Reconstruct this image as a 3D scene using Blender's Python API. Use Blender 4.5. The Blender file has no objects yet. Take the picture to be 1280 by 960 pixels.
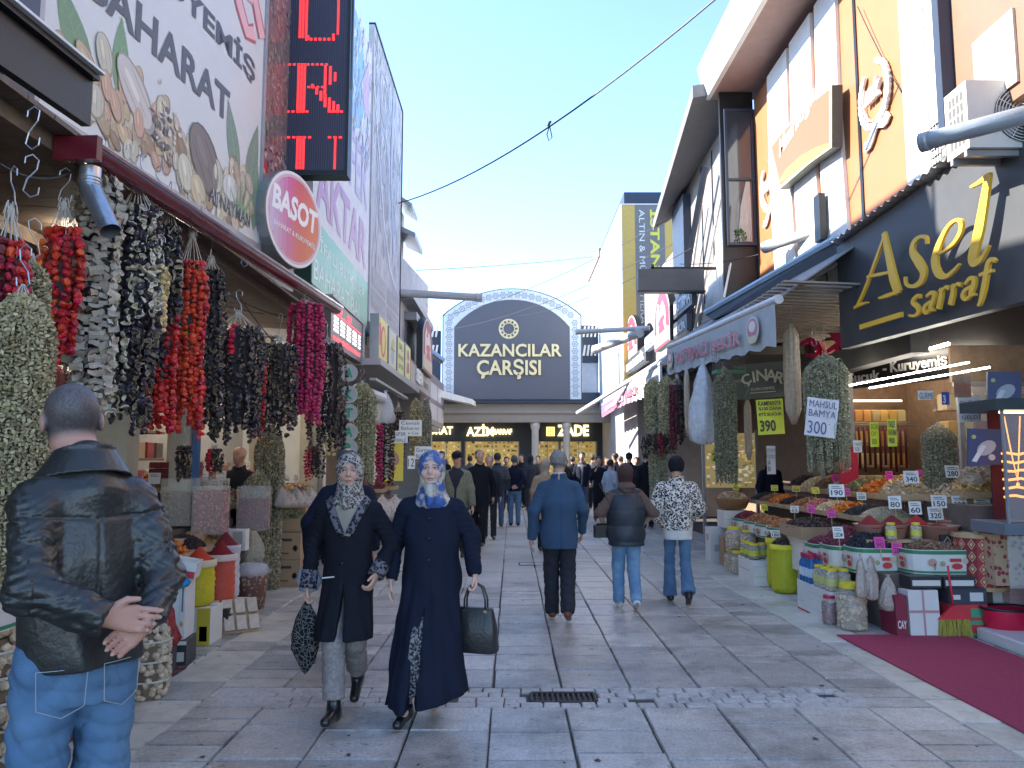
import bpy,math,random
import numpy as np
from mathutils import Vector,Matrix
R=math.radians
sc=bpy.context.scene
COL=sc.collection
rng=random.Random(7)

# ---------------- camera, world, sun, exposure ----------------
CAMZ,FPX,PITCH=1.55,960.0,math.atan(97/960.0)
cd=bpy.data.cameras.new('camera'); cam=bpy.data.objects.new('camera',cd); COL.objects.link(cam)
cd.sensor_width=36; cd.lens=36*FPX/1280; cd.clip_start=.05; cd.clip_end=2000
cam.location=(0,0,CAMZ); cam.rotation_euler=(R(90)+PITCH,0,0)
sc.camera=cam
SUN_AZ,SUN_EL=R(80),R(35)  # azimuth measured from +Y towards -X
w=bpy.data.worlds.new('World'); sc.world=w; w.use_nodes=True
nt=w.node_tree; bg=nt.nodes['Background']
sky=nt.nodes.new('ShaderNodeTexSky'); sky.sky_type='NISHITA'; sky.sun_disc=False
sky.sun_elevation=SUN_EL; sky.sun_rotation=-SUN_AZ
sky.air_density=1.0; sky.dust_density=.05; sky.ozone_density=2.6; sky.altitude=1500
nt.links.new(sky.outputs[0],bg.inputs[0]); bg.inputs[1].default_value=0.14
sd=bpy.data.lights.new('sun','SUN'); sun=bpy.data.objects.new('sun',sd); COL.objects.link(sun)
sd.energy=4.0; sd.angle=R(.55); sd.color=(1,.93,.82)
S=Vector((-math.sin(SUN_AZ)*math.cos(SUN_EL),math.cos(SUN_AZ)*math.cos(SUN_EL),math.sin(SUN_EL)))
sun.rotation_euler=S.to_track_quat('Z','Y').to_euler(); sun.location=(-10,10,20)
sc.view_settings.view_transform='Standard'; sc.view_settings.look='None'
sc.view_settings.gamma=1; sc.view_settings.exposure=2.2
sc.cycles.max_bounces=7; sc.cycles.diffuse_bounces=4; sc.cycles.transparent_max_bounces=12
sc.cycles.use_denoising=True; sc.cycles.sample_clamp_indirect=6

# ---------------- photo pixel -> place ----------------
def ray(px,py):
    u,v=(px-640)/FPX,(480-py)/FPX
    return u,math.cos(PITCH)-v*math.sin(PITCH),math.sin(PITCH)+v*math.cos(PITCH)
def AY(px,py,Y):
    a,b,c=ray(px,py); t=Y/b; return Vector((a*t,Y,CAMZ+c*t))
def AX(px,py,X):
    a,b,c=ray(px,py); t=X/a; return Vector((X,b*t,CAMZ+c*t))
def AZ(px,py,Z=0.):
    a,b,c=ray(px,py); t=(Z-CAMZ)/c; return Vector((a*t,b*t,Z))
def AW(px,py,A,B):  # on the vertical plane over ground points A, B
    a,b,c=ray(px,py); nx,ny=B[1]-A[1],-(B[0]-A[0])
    t=(A[0]*nx+A[1]*ny)/(a*nx+b*ny); return Vector((a*t,b*t,CAMZ+c*t))

# ---------------- materials ----------------
MC={}
def mat(name,c=(.5,.5,.5),rough=.6,metal=0,var=.15,vs=6,bump=.15,bs=60,emit=None,es=1,alpha=1,attr=False,
        rnd=0,spec=.5,coat=0,dirt=0,kind=None,c2=None,ps=30,trans=0,hue=0):
    if name in MC: return MC[name]
    m=bpy.data.materials.new(name); m.use_nodes=True; n=m.node_tree; N=n.nodes; L=n.links
    b=N['Principled BSDF']; MC[name]=m
    m.diffuse_color=(*c,1)
    tc=N.new('ShaderNodeTexCoord'); nz=N.new('ShaderNodeTexNoise'); nz.inputs['Scale'].default_value=vs
    nz.inputs['Detail'].default_value=6; nz.inputs['Roughness'].default_value=.65
    L.new(tc.outputs['Object'],nz.inputs['Vector'])
    if attr:
        base=N.new('ShaderNodeAttribute'); base.attribute_name='Col'; out=base.outputs['Color']
    else:
        base=N.new('ShaderNodeRGB'); base.outputs[0].default_value=(*c,1); out=base.outputs[0]
    def mix(f,a,bcol,mode='MIX'):
        x=N.new('ShaderNodeMix'); x.data_type='RGBA'; x.blend_type=mode
        for s_,v_ in ((x.inputs[0],f),(x.inputs[6],a),(x.inputs[7],bcol)):
            if hasattr(v_,'links'): L.new(v_,s_)
            else: s_.default_value=v_
        return x.outputs[2]
    def rampf(src,lo,hi):
        r_=N.new('ShaderNodeMapRange'); r_.inputs[1].default_value=lo; r_.inputs[2].default_value=hi
        L.new(src,r_.inputs[0]); return r_.outputs[0]
    if kind and c2:
        if kind=='voronoi' or kind=='leopard' or kind=='edge':
            vo=N.new('ShaderNodeTexVoronoi'); vo.inputs['Scale'].default_value=ps
            nw=N.new('ShaderNodeTexNoise'); nw.inputs['Scale'].default_value=ps*.35; L.new(tc.outputs['Object'],nw.inputs['Vector'])
            ad=N.new('ShaderNodeMixRGB'); ad.blend_type='ADD'; ad.inputs[0].default_value=.06 if kind!='leopard' else .035
            L.new(tc.outputs['Object'],ad.inputs[1]); L.new(nw.outputs['Color'],ad.inputs[2]); L.new(ad.outputs[0],vo.inputs['Vector'])
            if kind=='edge': vo.feature='DISTANCE_TO_EDGE'; f=rampf(vo.outputs['Distance'],.05,.09)
            elif kind=='voronoi': f=rampf(vo.outputs['Distance'],.32,.40)
            else:
                d=vo.outputs['Distance']; m1=N.new('ShaderNodeMath'); m1.operation='SUBTRACT'; L.new(d,m1.inputs[0]); m1.inputs[1].default_value=.36
                m2=N.new('ShaderNodeMath'); m2.operation='ABSOLUTE'; L.new(m1.outputs[0],m2.inputs[0]); f=rampf(m2.outputs[0],.13,.17)
            out=mix(f,out,(*c2,1))
        elif kind=='wave':
            wv=N.new('ShaderNodeTexWave'); wv.inputs['Scale'].default_value=ps; wv.inputs['Distortion'].default_value=1.5
            wv.bands_direction='Z'; L.new(tc.outputs['Object'],wv.inputs['Vector']); out=mix(rampf(wv.outputs['Fac'],.35,.65),out,(*c2,1))
        elif kind=='noise':
            nk=N.new('ShaderNodeTexNoise'); nk.inputs['Scale'].default_value=ps; nk.inputs['Detail'].default_value=3
            L.new(tc.outputs['Object'],nk.inputs['Vector']); out=mix(rampf(nk.outputs['Fac'],.45,.58),out,(*c2,1))
    if var:
        out=mix(1,out,mix(nz.outputs['Fac'],(1-var*2,1-var*2,1-var*2,1),(1+var*2,)*3+(1,)),'MULTIPLY')
    if dirt:
        n2=N.new('ShaderNodeTexNoise'); n2.inputs['Scale'].default_value=1.7; n2.inputs['Detail'].default_value=9; n2.inputs['Roughness'].default_value=.7
        L.new(tc.outputs['Object'],n2.inputs['Vector'])
        out=mix(rampf(n2.outputs['Fac'],.48,.66),out,mix(dirt,out,(.09,.075,.06,1)))
        n3=N.new('ShaderNodeTexNoise'); n3.inputs['Scale'].default_value=13; n3.inputs['Detail'].default_value=3; L.new(tc.outputs['Object'],n3.inputs['Vector'])
        out=mix(rampf(n3.outputs['Fac'],.66,.71),out,mix(dirt,out,(.07,.06,.05,1)))
    if rnd:
        oi=N.new('ShaderNodeObjectInfo'); out=mix(1,out,mix(oi.outputs['Random'],(1-rnd,)*3+(1,),(1+rnd,1+rnd*.9,1+rnd*.8,1)),'MULTIPLY')
        if hue:
            hs=N.new('ShaderNodeHueSaturation'); mr=N.new('ShaderNodeMapRange'); mr.inputs[3].default_value=.5-hue; mr.inputs[4].default_value=.5+hue
            m7=N.new('ShaderNodeMath'); m7.operation='FRACT'; m8=N.new('ShaderNodeMath'); m8.operation='MULTIPLY'; m8.inputs[1].default_value=7.31
            L.new(oi.outputs['Random'],m8.inputs[0]); L.new(m8.outputs[0],m7.inputs[0]); L.new(m7.outputs[0],mr.inputs[0])
            L.new(mr.outputs[0],hs.inputs['Hue']); L.new(out,hs.inputs['Color']); out=hs.outputs[0]
    L.new(out,b.inputs['Base Color'])
    b.inputs['Roughness'].default_value=rough; b.inputs['Metallic'].default_value=metal
    b.inputs['Specular IOR Level'].default_value=spec; b.inputs['Coat Weight'].default_value=coat
    if rough>.15 and var:
        L.new(mix(nz.outputs['Fac'],(rough*.75,)*3+(1,),(min(1,rough*1.25),)*3+(1,)),b.inputs['Roughness'])
    if bump:
        nb=N.new('ShaderNodeTexNoise'); nb.inputs['Scale'].default_value=bs; nb.inputs['Detail'].default_value=4
        L.new(tc.outputs['Object'],nb.inputs['Vector']); bp=N.new('ShaderNodeBump'); bp.inputs['Strength'].default_value=bump
        bp.inputs['Distance'].default_value=.01; L.new(nb.outputs['Fac'],bp.inputs['Height']); L.new(bp.outputs[0],b.inputs['Normal'])
    if emit:
        b.inputs['Emission Color'].default_value=(*emit,1); b.inputs['Emission Strength'].default_value=es
        if attr: L.new(out,b.inputs['Emission Color'])
    b.inputs['Alpha'].default_value=alpha
    b.inputs['Transmission Weight'].default_value=trans
    return m

# ---------------- mesh building ----------------
ORG={}
def _props(o,label,cat,group=None,kind=None):
    if label: o['label']=label
    if cat: o['category']=cat
    if group: o['group']=group
    if kind: o['kind']=kind
    return o
def thing(name,label,cat,loc=(0,0,0),rz=0,group=None,local=False,rot=None):
    o=bpy.data.objects.new(name,None); COL.objects.link(o); o.empty_display_size=.1
    o.location=loc; o.rotation_euler=rot or (0,0,rz); ORG[o.name]=None if local else Vector(loc)
    return _props(o,label,cat,group)
ICO_V=None
def ico():
    global ICO_V
    if ICO_V is None:
        t=(1+5**.5)/2; v=np.array([(-1,t,0),(1,t,0),(-1,-t,0),(1,-t,0),(0,-1,t),(0,1,t),(0,-1,-t),(0,1,-t),(t,0,-1),(t,0,1),(-t,0,-1),(-t,0,1)],float)
        v /=np.linalg.norm(v[0])
        f=[(0,11,5),(0,5,1),(0,1,7),(0,7,10),(0,10,11),(1,5,9),(5,11,4),(11,10,2),(10,7,6),(7,1,8),(3,9,4),(3,4,2),(3,2,6),(3,6,8),(3,8,9),(4,9,5),(2,4,11),(6,2,10),(8,6,7),(9,8,1)]
        ICO_V=(v,f)
    return ICO_V
OCT=(np.array([(1,0,0),(-1,0,0),(0,1,0),(0,-1,0),(0,0,1),(0,0,-1)],float),[(0,2,4),(2,1,4),(1,3,4),(3,0,4),(2,0,5),(1,2,5),(3,1,5),(0,3,5)])
def randrot(rg):
    a,b_,c_=rg.uniform(0,6.28),rg.uniform(0,6.28),rg.uniform(0,6.28)
    return np.array((Matrix.Rotation(a,3,'X')@Matrix.Rotation(b_,3,'Y')@Matrix.Rotation(c_,3,'Z')))
class MB:
    def __init__(s): s.v=[]; s.f=[]; s.c=[]; s.mi=[]; s.n=0
    def add(s,V,F,col=None,mi=0):
        V=np.asarray(V,float).reshape(-1,3); k=s.n; s.v.append(V); s.n+=len(V)
        for f in F: s.f.append(tuple(i+k for i in f)); s.c.append(col); s.mi.append(mi)
        return s
    def box(s,c,d,rz=0,M=None,col=None,mi=0,bev=0):
        x,y,z=(q/2 for q in d)
        if bev:
            V=[]
            for sz,(ix,iy) in ((-z,(0,0)),(z-bev,(0,0)),(z,(bev,bev))):
                for a,b_ in ((-1,-1),(1,-1),(1,1),(-1,1)): V.append((a*(x-ix),b_*(y-iy),sz))
            F=[(3,2,1,0),(8,9,10,11)]+[(k*4+i,k*4+(i+1) %4,k*4+4+(i+1) %4,k*4+4+i) for k in (0,1) for i in range(4)]
        else:
            V=[(-x,-y,-z),(x,-y,-z),(x,y,-z),(-x,y,-z),(-x,-y,z),(x,-y,z),(x,y,z),(-x,y,z)]
            F=[(3,2,1,0),(4,5,6,7),(0,1,5,4),(1,2,6,5),(2,3,7,6),(3,0,4,7)]
        V=np.array(V)
        if M is not None: V=V@np.array(M.to_3x3()).T+np.array(M.translation) if len(M)==4 else V@np.array(M).T
        if rz: q=Matrix.Rotation(rz,3,'Z'); V=V@np.array(q).T
        return s.add(V+np.array(c),F,col,mi)
    def hexa(s,P8,col=None,mi=0):  # bottom 4 ccw, top 4 ccw
        return s.add(P8,[(3,2,1,0),(4,5,6,7),(0,1,5,4),(1,2,6,5),(2,3,7,6),(3,0,4,7)],col,mi)
    def tube(s,pts,r,n=8,col=None,mi=0,cap=True):
        P=[Vector(p) for p in pts]; rr=r if hasattr(r,'__len__') else [r]*len(P); V=[]; up=Vector((0,0,1))
        prev=None
        for i,p in enumerate(P):
            t=(P[min(i+1,len(P)-1)]-P[max(i-1,0)]).normalized()
            a=prev-t*prev.dot(t) if prev is not None else (up.cross(t) if abs(t.z)<.95 else Vector((1,0,0)).cross(t))
            if a.length<1e-6: a=Vector((1,0,0)).cross(t)
            a.normalize(); b_=t.cross(a); prev=a
            for k in range(n):
                an=2*math.pi*k/n; V.append(p+(a*math.cos(an)+b_*math.sin(an))*rr[i])
        F=[(i*n+k,i*n+(k+1) %n,(i+1)*n+(k+1) %n,(i+1)*n+k) for i in range(len(P)-1) for k in range(n)]
        if cap: F+=[tuple(range(n))[::-1],tuple((len(P)-1)*n+k for k in range(n))]
        return s.add(V,F,col,mi)
    def lathe(s,prof,n=24,c=(0,0,0),sx=1,sy=1,col=None,mi=0,M=None,cap=True,wob=0):
        V=[]
        for r_,z in prof:
            for k in range(n):
                a=2*math.pi*k/n; q=1+wob*math.sin(3*a+z*31)+wob*.7*math.sin(7*a-z*57); V.append((r_*q*sx*math.cos(a),r_*q*sy*math.sin(a),z))
        V=np.array(V)
        if M is not None: V=V@np.array(M.to_3x3()).T
        F=[(i*n+k,i*n+(k+1) %n,(i+1)*n+(k+1) %n,(i+1)*n+k) for i in range(len(prof)-1) for k in range(n)]
        if cap: F+=[tuple(range(n))[::-1],tuple((len(prof)-1)*n+k for k in range(n))]
        return s.add(V+np.array(c),F,col,mi)
    def ell(s,c,r,M=None,col=None,mi=0,low=False):
        V,F=OCT if low else ico(); V=V*np.array(r)
        if M is not None: V=V@np.asarray(M).T
        return s.add(V+np.array(c),F,col,mi)
    def poly(s,pts,th=None,col=None,mi=0):
        P=[Vector(p) for p in pts]; n=len(P)
        if th is None: return s.add(P,[tuple(range(n))],col,mi)
        th=Vector(th); return s.add(P+[p+th for p in P],[tuple(range(n))[::-1],tuple(range(n,2*n))]+[(i,(i+1) %n,n+(i+1) %n,n+i) for i in range(n)],col,mi)
    def arrays(s):
        return np.concatenate(s.v) if s.v else np.zeros((0,3))
    def mesh(s,name,mats,smooth=False,off=None):
        V=s.arrays()
        if off is not None: V=V-np.array(off)
        me=bpy.data.meshes.new(name); me.from_pydata(V.tolist(),[],s.f)
        for m in (mats if isinstance(mats,(list,tuple)) else [mats]): me.materials.append(m)
        if any(s.mi): me.polygons.foreach_set('material_index',s.mi)
        if smooth: me.polygons.foreach_set('use_smooth',[True]*len(s.f))
        if any(c is not None for c in s.c):
            at=me.color_attributes.new('Col','FLOAT_COLOR','CORNER')
            cnt=[len(f) for f in s.f]; arr=np.array([(c or (.5,.5,.5)) for c in s.c]); arr=np.repeat(arr,cnt,axis=0)
            at.data.foreach_set('color',np.hstack([arr,np.ones((len(arr),1))]).ravel())
        me.validate(); me.update(); return me
    def build(s,name,mats,parent=None,smooth=False,kind=None,label=None):
        o_=ORG.get(parent.name) if parent else None
        ob=bpy.data.objects.new(name,s.mesh(name,mats,smooth,o_)); COL.objects.link(ob)
        if parent: ob.parent=parent; ORG[ob.name]=o_
        if kind: ob['kind']=kind
        if label: ob['label']=label
        return ob
    def top(s,name,mats,label,cat,group=None,smooth=False,kind=None):
        V=s.arrays(); lo,hi=V.min(0),V.max(0); c=((lo[0]+hi[0])/2,(lo[1]+hi[1])/2,lo[2])
        ob=bpy.data.objects.new(name,s.mesh(name,mats,smooth,c)); COL.objects.link(ob); ob.location=c; ORG[ob.name]=Vector(c)
        return _props(ob,label,cat,group,kind)
def struct(name,mb,m,parent=None,smooth=False,label=None):
    o=mb.build(name,m,parent,smooth,kind='structure' if parent is None else None);
    if label: o['label']=label
    return o
def copy_tree(o,parent=None):
    c=o.copy(); COL.objects.link(c)
    if parent: c.parent=parent
    for ch in list(o.children): copy_tree(ch,c)
    return c
# text ---------------------------------------------------------------
TC={}
def text_geo(t,bold=0.,shear=0.,spacing=1.):
    k=(t,bold,shear,spacing)
    if k not in TC:
        cu=bpy.data.curves.new('t','FONT'); cu.body=t; cu.size=1; cu.offset=bold; cu.shear=shear; cu.resolution_u=3; cu.space_character=spacing
        cu.fill_mode='FRONT'
        ob=bpy.data.objects.new('t',cu); me=bpy.data.meshes.new_from_object(ob)
        V=np.array([v.co[:] for v in me.vertices]).reshape(-1,3); F=[tuple(p.vertices) for p in me.polygons]
        bpy.data.objects.remove(ob); bpy.data.curves.remove(cu); bpy.data.meshes.remove(me)
        lo=V.min(0); V=V-lo; sz=V.max(0); TC[k]=(V[:,:2]/sz[:2],F,sz[0]/sz[1])
    return TC[k]
class Frame:  # a flat face in the place: origin (lower corner), unit right, unit up; normal points out
    def __init__(s,O,ux,uy=(0,0,1)):
        s.O=Vector(O); s.x=Vector(ux).normalized(); s.y=Vector(uy).normalized(); s.n=s.x.cross(s.y).normalized()
    def p(s,a,b,d=0): return s.O+s.x*a+s.y*b+s.n*d
    def box(s,mb,a0,b0,a1,b1,d0,d1,col=None,mi=0):
        mb.hexa([s.p(a0,b0,d1),s.p(a1,b0,d1),s.p(a1,b0,d0),s.p(a0,b0,d0),s.p(a0,b1,d1),s.p(a1,b1,d1),s.p(a1,b1,d0),s.p(a0,b1,d0)],col,mi)
    def rect(s,mb,a0,b0,a1,b1,d=.001,col=None,mi=0): mb.add([s.p(a0,b0,d),s.p(a1,b0,d),s.p(a1,b1,d),s.p(a0,b1,d)],[(0,1,2,3)],col,mi)
    def ellipse(s,mb,a,b,ra,rb,ang=0,d=.001,col=None,n=16,mi=0,rin=0):
        ca,sa=math.cos(ang),math.sin(ang); P=[]; Q=[]
        for k in range(n):
            t=2*math.pi*k/n; x,y=ra*math.cos(t),rb*math.sin(t); P.append(s.p(a+x*ca-y*sa,b+x*sa+y*ca,d))
            if rin: Q.append(s.p(a+(x*ca-y*sa)*rin,b+(x*sa+y*ca)*rin,d))
        if rin: mb.add(P+Q,[(k,(k+1) %n,n+(k+1) %n,n+k) for k in range(n)],col,mi)
        else: mb.add(P,[tuple(range(n))],col,mi)
    def poly(s,mb,pts,d=.001,col=None,mi=0): mb.add([s.p(a,b,d) for a,b in pts],[tuple(range(len(pts)))],col,mi)
    def prism(s,mb,pts,d0,d1,col=None,mi=0):
        n=len(pts); mb.add([s.p(a,b,d0) for a,b in pts]+[s.p(a,b,d1) for a,b in pts],[tuple(range(n))[::-1],tuple(range(n,2*n))]+[(i,(i+1) %n,n+(i+1) %n,n+i) for i in range(n)],col,mi)
    def text(s,mb,t,a,b,w,h,d=.002,ext=0,col=None,mi=0,bold=0.,shear=0.,ang=0,spacing=1.):
        V,F,asp=text_geo(t,bold,shear,spacing)
        if h is None: h=w/asp
        if w is None: w=h*asp
        ca,sa=math.cos(ang),math.sin(ang)
        P=[s.p(a+x*w*ca-y*h*sa,b+x*w*sa+y*h*ca,d+ext) for x,y in V]
        mb.add(P,F,col,mi)
        if ext:
            from collections import Counter
            E=Counter()
            for f in F:
                for i in range(len(f)): E[(f[i],f[(i+1) %len(f)])]+=1
            n=len(P); Q=[s.p(a+x*w*ca-y*h*sa,b+x*w*sa+y*h*ca,d) for x,y in V]
            mb.add(P+Q,[(j,i,n+i,n+j) for (i,j) in E if (j,i) not in E],col,mi)
    def stroke(s,mb,pts,w,d=.002,ext=0,col=None,mi=0):  # ribbon through (a,b) points; w: width or list
        n=len(pts); ww=w if hasattr(w,'__len__') else [w]*n; Lp,Rp=[],[]
        for i in range(n):
            p0,p1=pts[max(0,i-1)],pts[min(n-1,i+1)]; dx,dy=p1[0]-p0[0],p1[1]-p0[1]; l=math.hypot(dx,dy) or 1
            nx,ny=-dy/l*ww[i]/2,dx/l*ww[i]/2; Lp.append((pts[i][0]+nx,pts[i][1]+ny)); Rp.append((pts[i][0]-nx,pts[i][1]-ny))
        P=[s.p(*q,d+ext) for q in Lp+Rp]; F=[(i,n+i,n+i+1,i+1) for i in range(n-1)]
        mb.add(P,F,col,mi)
        if ext:
            Q=[s.p(*q,d) for q in Lp+Rp]; m_=2*n
            mb.add(P+Q,[(i,i+1,m_+i+1,m_+i) for i in range(n-1)]+[(n+i+1,n+i,m_+n+i,m_+n+i+1) for i in range(n-1)]+[(0,m_,m_+n,n),(n-1,2*n-1,m_+2*n-1,m_+n-1)],col,mi)
# ---------------- ground and paving ----------------
def uvf(fr,v): d=v-fr.O; return d.dot(fr.x),d.dot(fr.y)
def world_tex(m):
    n=m.node_tree; g=n.nodes.new('ShaderNodeNewGeometry')
    for l in list(n.links):
        if l.from_node.type=='TEX_COORD': n.links.new(g.outputs['Position'],l.to_socket);
    return m
slab_g=world_tex(mat('grey paving stone',(.47,.445,.41),.38,var=.26,vs=8,bump=.45,bs=34,rnd=.24,dirt=.6,spec=.6,kind='noise',c2=(.37,.345,.315),ps=55))
slab_c=world_tex(mat('cream paving stone',(.62,.57,.47),.42,var=.15,vs=7,bump=.2,bs=30,rnd=.10,dirt=.45,spec=.6))
slab_s=world_tex(mat('paving stones further on',(.2,.2,.21),.4,var=.16,vs=9,bump=.3,bs=26,dirt=.3,attr=True,spec=.4))
joint_m=world_tex(mat('joint sand',(.07,.065,.06),.95,var=.3,vs=14,bump=.6,bs=90))
cob_m=world_tex(mat('worn cobble stone',(.42,.40,.38),.45,var=.25,vs=22,bump=.9,bs=45,rnd=.2,dirt=.5))
m=MB(); m.box((0,60,-.28),(500,500,.1)); struct('ground',m,joint_m)
m=MB(); m.box((0,14.5,-.12),(16,33,.2)); PV=struct('pavement',m,joint_m)
cols=[-3.1,-2.46,-2.02,-1.58,-1.1,-.6,-.13,.34,.82,1.3,1.78,2.25,2.68,3.12,3.6,4.1]
kind=['s','c','s','g','g','g','g','g','g','g','g','s','c','s','s']
rows=[2.4,2.86,3.30,3.74,4.18,4.62,5.06,5.48]
while rows[-1]<30: rows.append(rows[-1]+rng.choice([.44,.44,.46,.30,.42]))
smesh={}
def slab_mesh(mt):
    if mt.name not in smesh:
        b=MB(); b.box((0,0,-.022),(1,1,.044),bev=.012); smesh[mt.name]=b.mesh('paving_slab',mt)
    return smesh[mt.name]
cnt=0; rest=MB(); near_c=[]
slabs=[]
for ci in range(len(cols)-1):
    x0,x1=cols[ci],cols[ci+1]; k=kind[ci]; ys=list(rows)
    if k=='s': ys=sorted(set(ys+[(a+b)/2 for a,b in zip(rows,rows[1:])]))
    elif k=='c': ys=[y+.15 for y in rows]
    else: ys=[y if y in (5.06,5.48) else y+(rng.uniform(-.02,.02) if rng.random()<.8 else rng.uniform(.1,.2)) for y in ys]
    ys=[y for i,y in enumerate(ys) if i==0 or rng.random()>.08 or y in (5.06,5.48) or i==len(ys)-1]
    for a,b in zip(ys,ys[1:]):
        if a>29: continue
        if 5.06<(a+b)/2<5.5 and-2.0<x0<2.2: continue
        if x0<-2.5 and a<3: continue
        mt=slab_c if (k=='c' and rng.random()<.82) else slab_g
        slabs.append((a+abs(x0)*.4,x0,x1,a,b,mt))
slabs.sort()
for i,(_,x0,x1,a,b,mt) in enumerate(slabs):
    g=rng.uniform(.007,.014); z=rng.uniform(-.003,.002); c=((x0+x1)/2+rng.uniform(-.004,.004),(a+b)/2,z)
    if i<285:
        o=bpy.data.objects.new('paving_slab',slab_mesh(mt)); COL.objects.link(o); o.parent=PV; o.location=c
        o.scale=(x1-x0-g,b-a-g*1.7,1); o.rotation_euler=(rng.uniform(-.004,.004),rng.uniform(-.004,.004),rng.uniform(-.006,.006))
    else:
        v=rng.uniform(.85,1.15); rest.box((c[0],c[1],z-.022),(x1-x0-g,b-a-g,.044),bev=.008,col=((.58*v,.53*v,.44*v) if mt is slab_c else (.46*v,.44*v,.41*v)))
rest.build('paving_slabs',slab_s,PV,kind='stuff')
# broken cobble band across the street with the drain
cb=MB(); y=5.06
for r_ in range(4):
    x=-2.0; hh=.105
    while x<2.25:
        wd=rng.uniform(.08,.2)
        if not (.10<x+wd/2<.58 and 0<r_<3) and rng.random()<.97:
            cb.box((x+wd/2,y+r_*hh+hh/2,-.024+rng.uniform(-.006,.002)),(wd-.007,hh-.007,.05),rz=0,bev=.008)
        x+=wd
cb.build('cobbles',cob_m,PV,kind='stuff')
iron=mat('rusty cast iron',(.06,.05,.045),.55,.6,var=.3,vs=30,bump=.6,bs=80)
def grate(cx,cy,lab,w=.42,d=.2):
    t=thing('drain_grate',lab,'drain',(cx,cy,-.03),group='drain grates in the paving'); m=MB()
    m.box((cx,cy-d/2,-.012),(w,.025,.03),bev=.003); m.box((cx,cy+d/2,-.012),(w,.025,.03),bev=.003); m.box((cx-w/2,cy,-.012),(.025,d-.025,.03),bev=.003); m.box((cx+w/2,cy,-.012),(.025,d-.025,.03),bev=.003); m.build('frame',iron,t)
    bm_=MB(); bm_.box((0,0,0),(.018,d-.026,.024),bev=.003); me=bm_.mesh('bar',iron)
    for i in range(11):
        o=bpy.data.objects.new('bar',me); COL.objects.link(o); o.parent=t; o.location=(-w/2+(i+1)*w/12,0,.018)
grate(.34,5.27,'cast iron drain grate set in the broken cobble band of the street')
grate(.30,11.9,'small dark drain grate further up the street beside the man in the blue suit',.38,.3)
# litter: dry leaves and stains-sized crumbs
m=MB()
for i in range(70):
    x,y=rng.uniform(-2.3,2.9),rng.uniform(3.6,12); s_=rng.uniform(.006,.02); a=rng.uniform(0,6)
    P=[(x+s_*math.cos(a+q)*(1+.5*math.sin(3*q)),y+s_*math.sin(a+q),.003+.004*math.sin(q*2+i)**2) for q in (0,1.1,2.2,3.3,4.4,5.4)]
    m.add(P,[tuple(range(6))],(.07,.05,.035) if i %9 else (.6,.6,.58))
m.build('litter',mat('dry litter',attr=True,rough=.9),None,kind='stuff')
red_c=world_tex(mat('red carpet pile',(.50,.05,.11),.95,var=.2,vs=30,bump=1,bs=400))
m=MB(); P=[(2.90,7.05),(4.02,7.05),(4.05,3.2),(2.95,3.2)]; m.hexa([Vector((x,y,.003)) for x,y in P[::-1]]+[Vector((x,y,.014)) for x,y in P[::-1]])
m.top('red_carpet',red_c,'long crimson carpet laid on the paving in front of the gold shop','carpet')
white_st=world_tex(mat('white marble step',(.62,.60,.57),.35,var=.08,vs=4,bump=.05)); m=MB(); m.box((5.1,5.2,.04),(1.95,3.6,.1),bev=.01); struct('shop_step',m,white_st)
dred=world_tex(mat('dark red tiles',(.10,.03,.035),.5,var=.2,vs=12,bump=.2)); m=MB()
tb=MB(); tb.lathe([(.058,0),(.058,.022),(.054,.026)],6); tme=tb.mesh('tile',dred)
m.box((-2.95,4.9,.004),(.98,2.2,.012)); RT=struct('tile_mat',m,joint_m)
for i in range(9):
    for j_ in range(18):
        x,y=-2.50-i*.103,3.9+j_*.119+(i %2)*.06
        if x>-3.4 and y<6.0: o=bpy.data.objects.new('tile',tme); COL.objects.link(o); o.parent=RT; o.location=(x,y,.004);
# ---------------- buildings ----------------
def M_(n,c,r=.7,**k): return mat(n,c,r,**k)
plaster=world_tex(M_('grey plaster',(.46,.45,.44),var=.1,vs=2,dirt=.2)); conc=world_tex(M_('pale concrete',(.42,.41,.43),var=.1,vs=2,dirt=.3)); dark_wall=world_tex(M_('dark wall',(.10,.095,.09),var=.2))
darkblue=M_('dark blue grey sheet metal',(.032,.045,.075),.45,var=.1,metal=.2); steel=M_('painted grey steel',(.30,.31,.33),.4,var=.1,metal=.3); galv=M_('galvanised pipe',(.48,.5,.53),.3,metal=.8,var=.15,vs=14,bump=.1)
blackm=M_('black metal',(.012,.012,.015),.4,var=.2,metal=.2); brownwall=world_tex(M_('brown composite panel',(.24,.125,.08),.55,var=.06,vs=3)); orange=world_tex(M_('orange composite panel',(.37,.15,.06),.5,var=.06,vs=3,bump=.05))
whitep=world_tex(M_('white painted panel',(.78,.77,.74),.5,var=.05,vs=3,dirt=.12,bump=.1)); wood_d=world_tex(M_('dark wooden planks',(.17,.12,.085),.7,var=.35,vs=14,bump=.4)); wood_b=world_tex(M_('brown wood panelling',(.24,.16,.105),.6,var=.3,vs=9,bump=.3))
glass=M_('shop glass',(.6,.65,.66),.04,alpha=.22,var=0,bump=0,spec=.8); dglass=M_('dark window glass',(.04,.05,.065),.06,var=0,bump=0,spec=.9); red_sh=M_('red corrugated metal',(.22,.03,.04),.5,var=.15)
def bld(name,label,loc): return thing(name,label,'building',loc)
def bx(name,m,par,x0,x1,y0,y1,z0,z1,bev=0,label=None):
    b=MB(); b.box(((x0+x1)/2,(y0+y1)/2,(z0+z1)/2),(abs(x1-x0),abs(y1-y0),abs(z1-z0)),bev=bev); o=b.build(name,m,par)
    if label: o['label']=label
    return o
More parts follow.
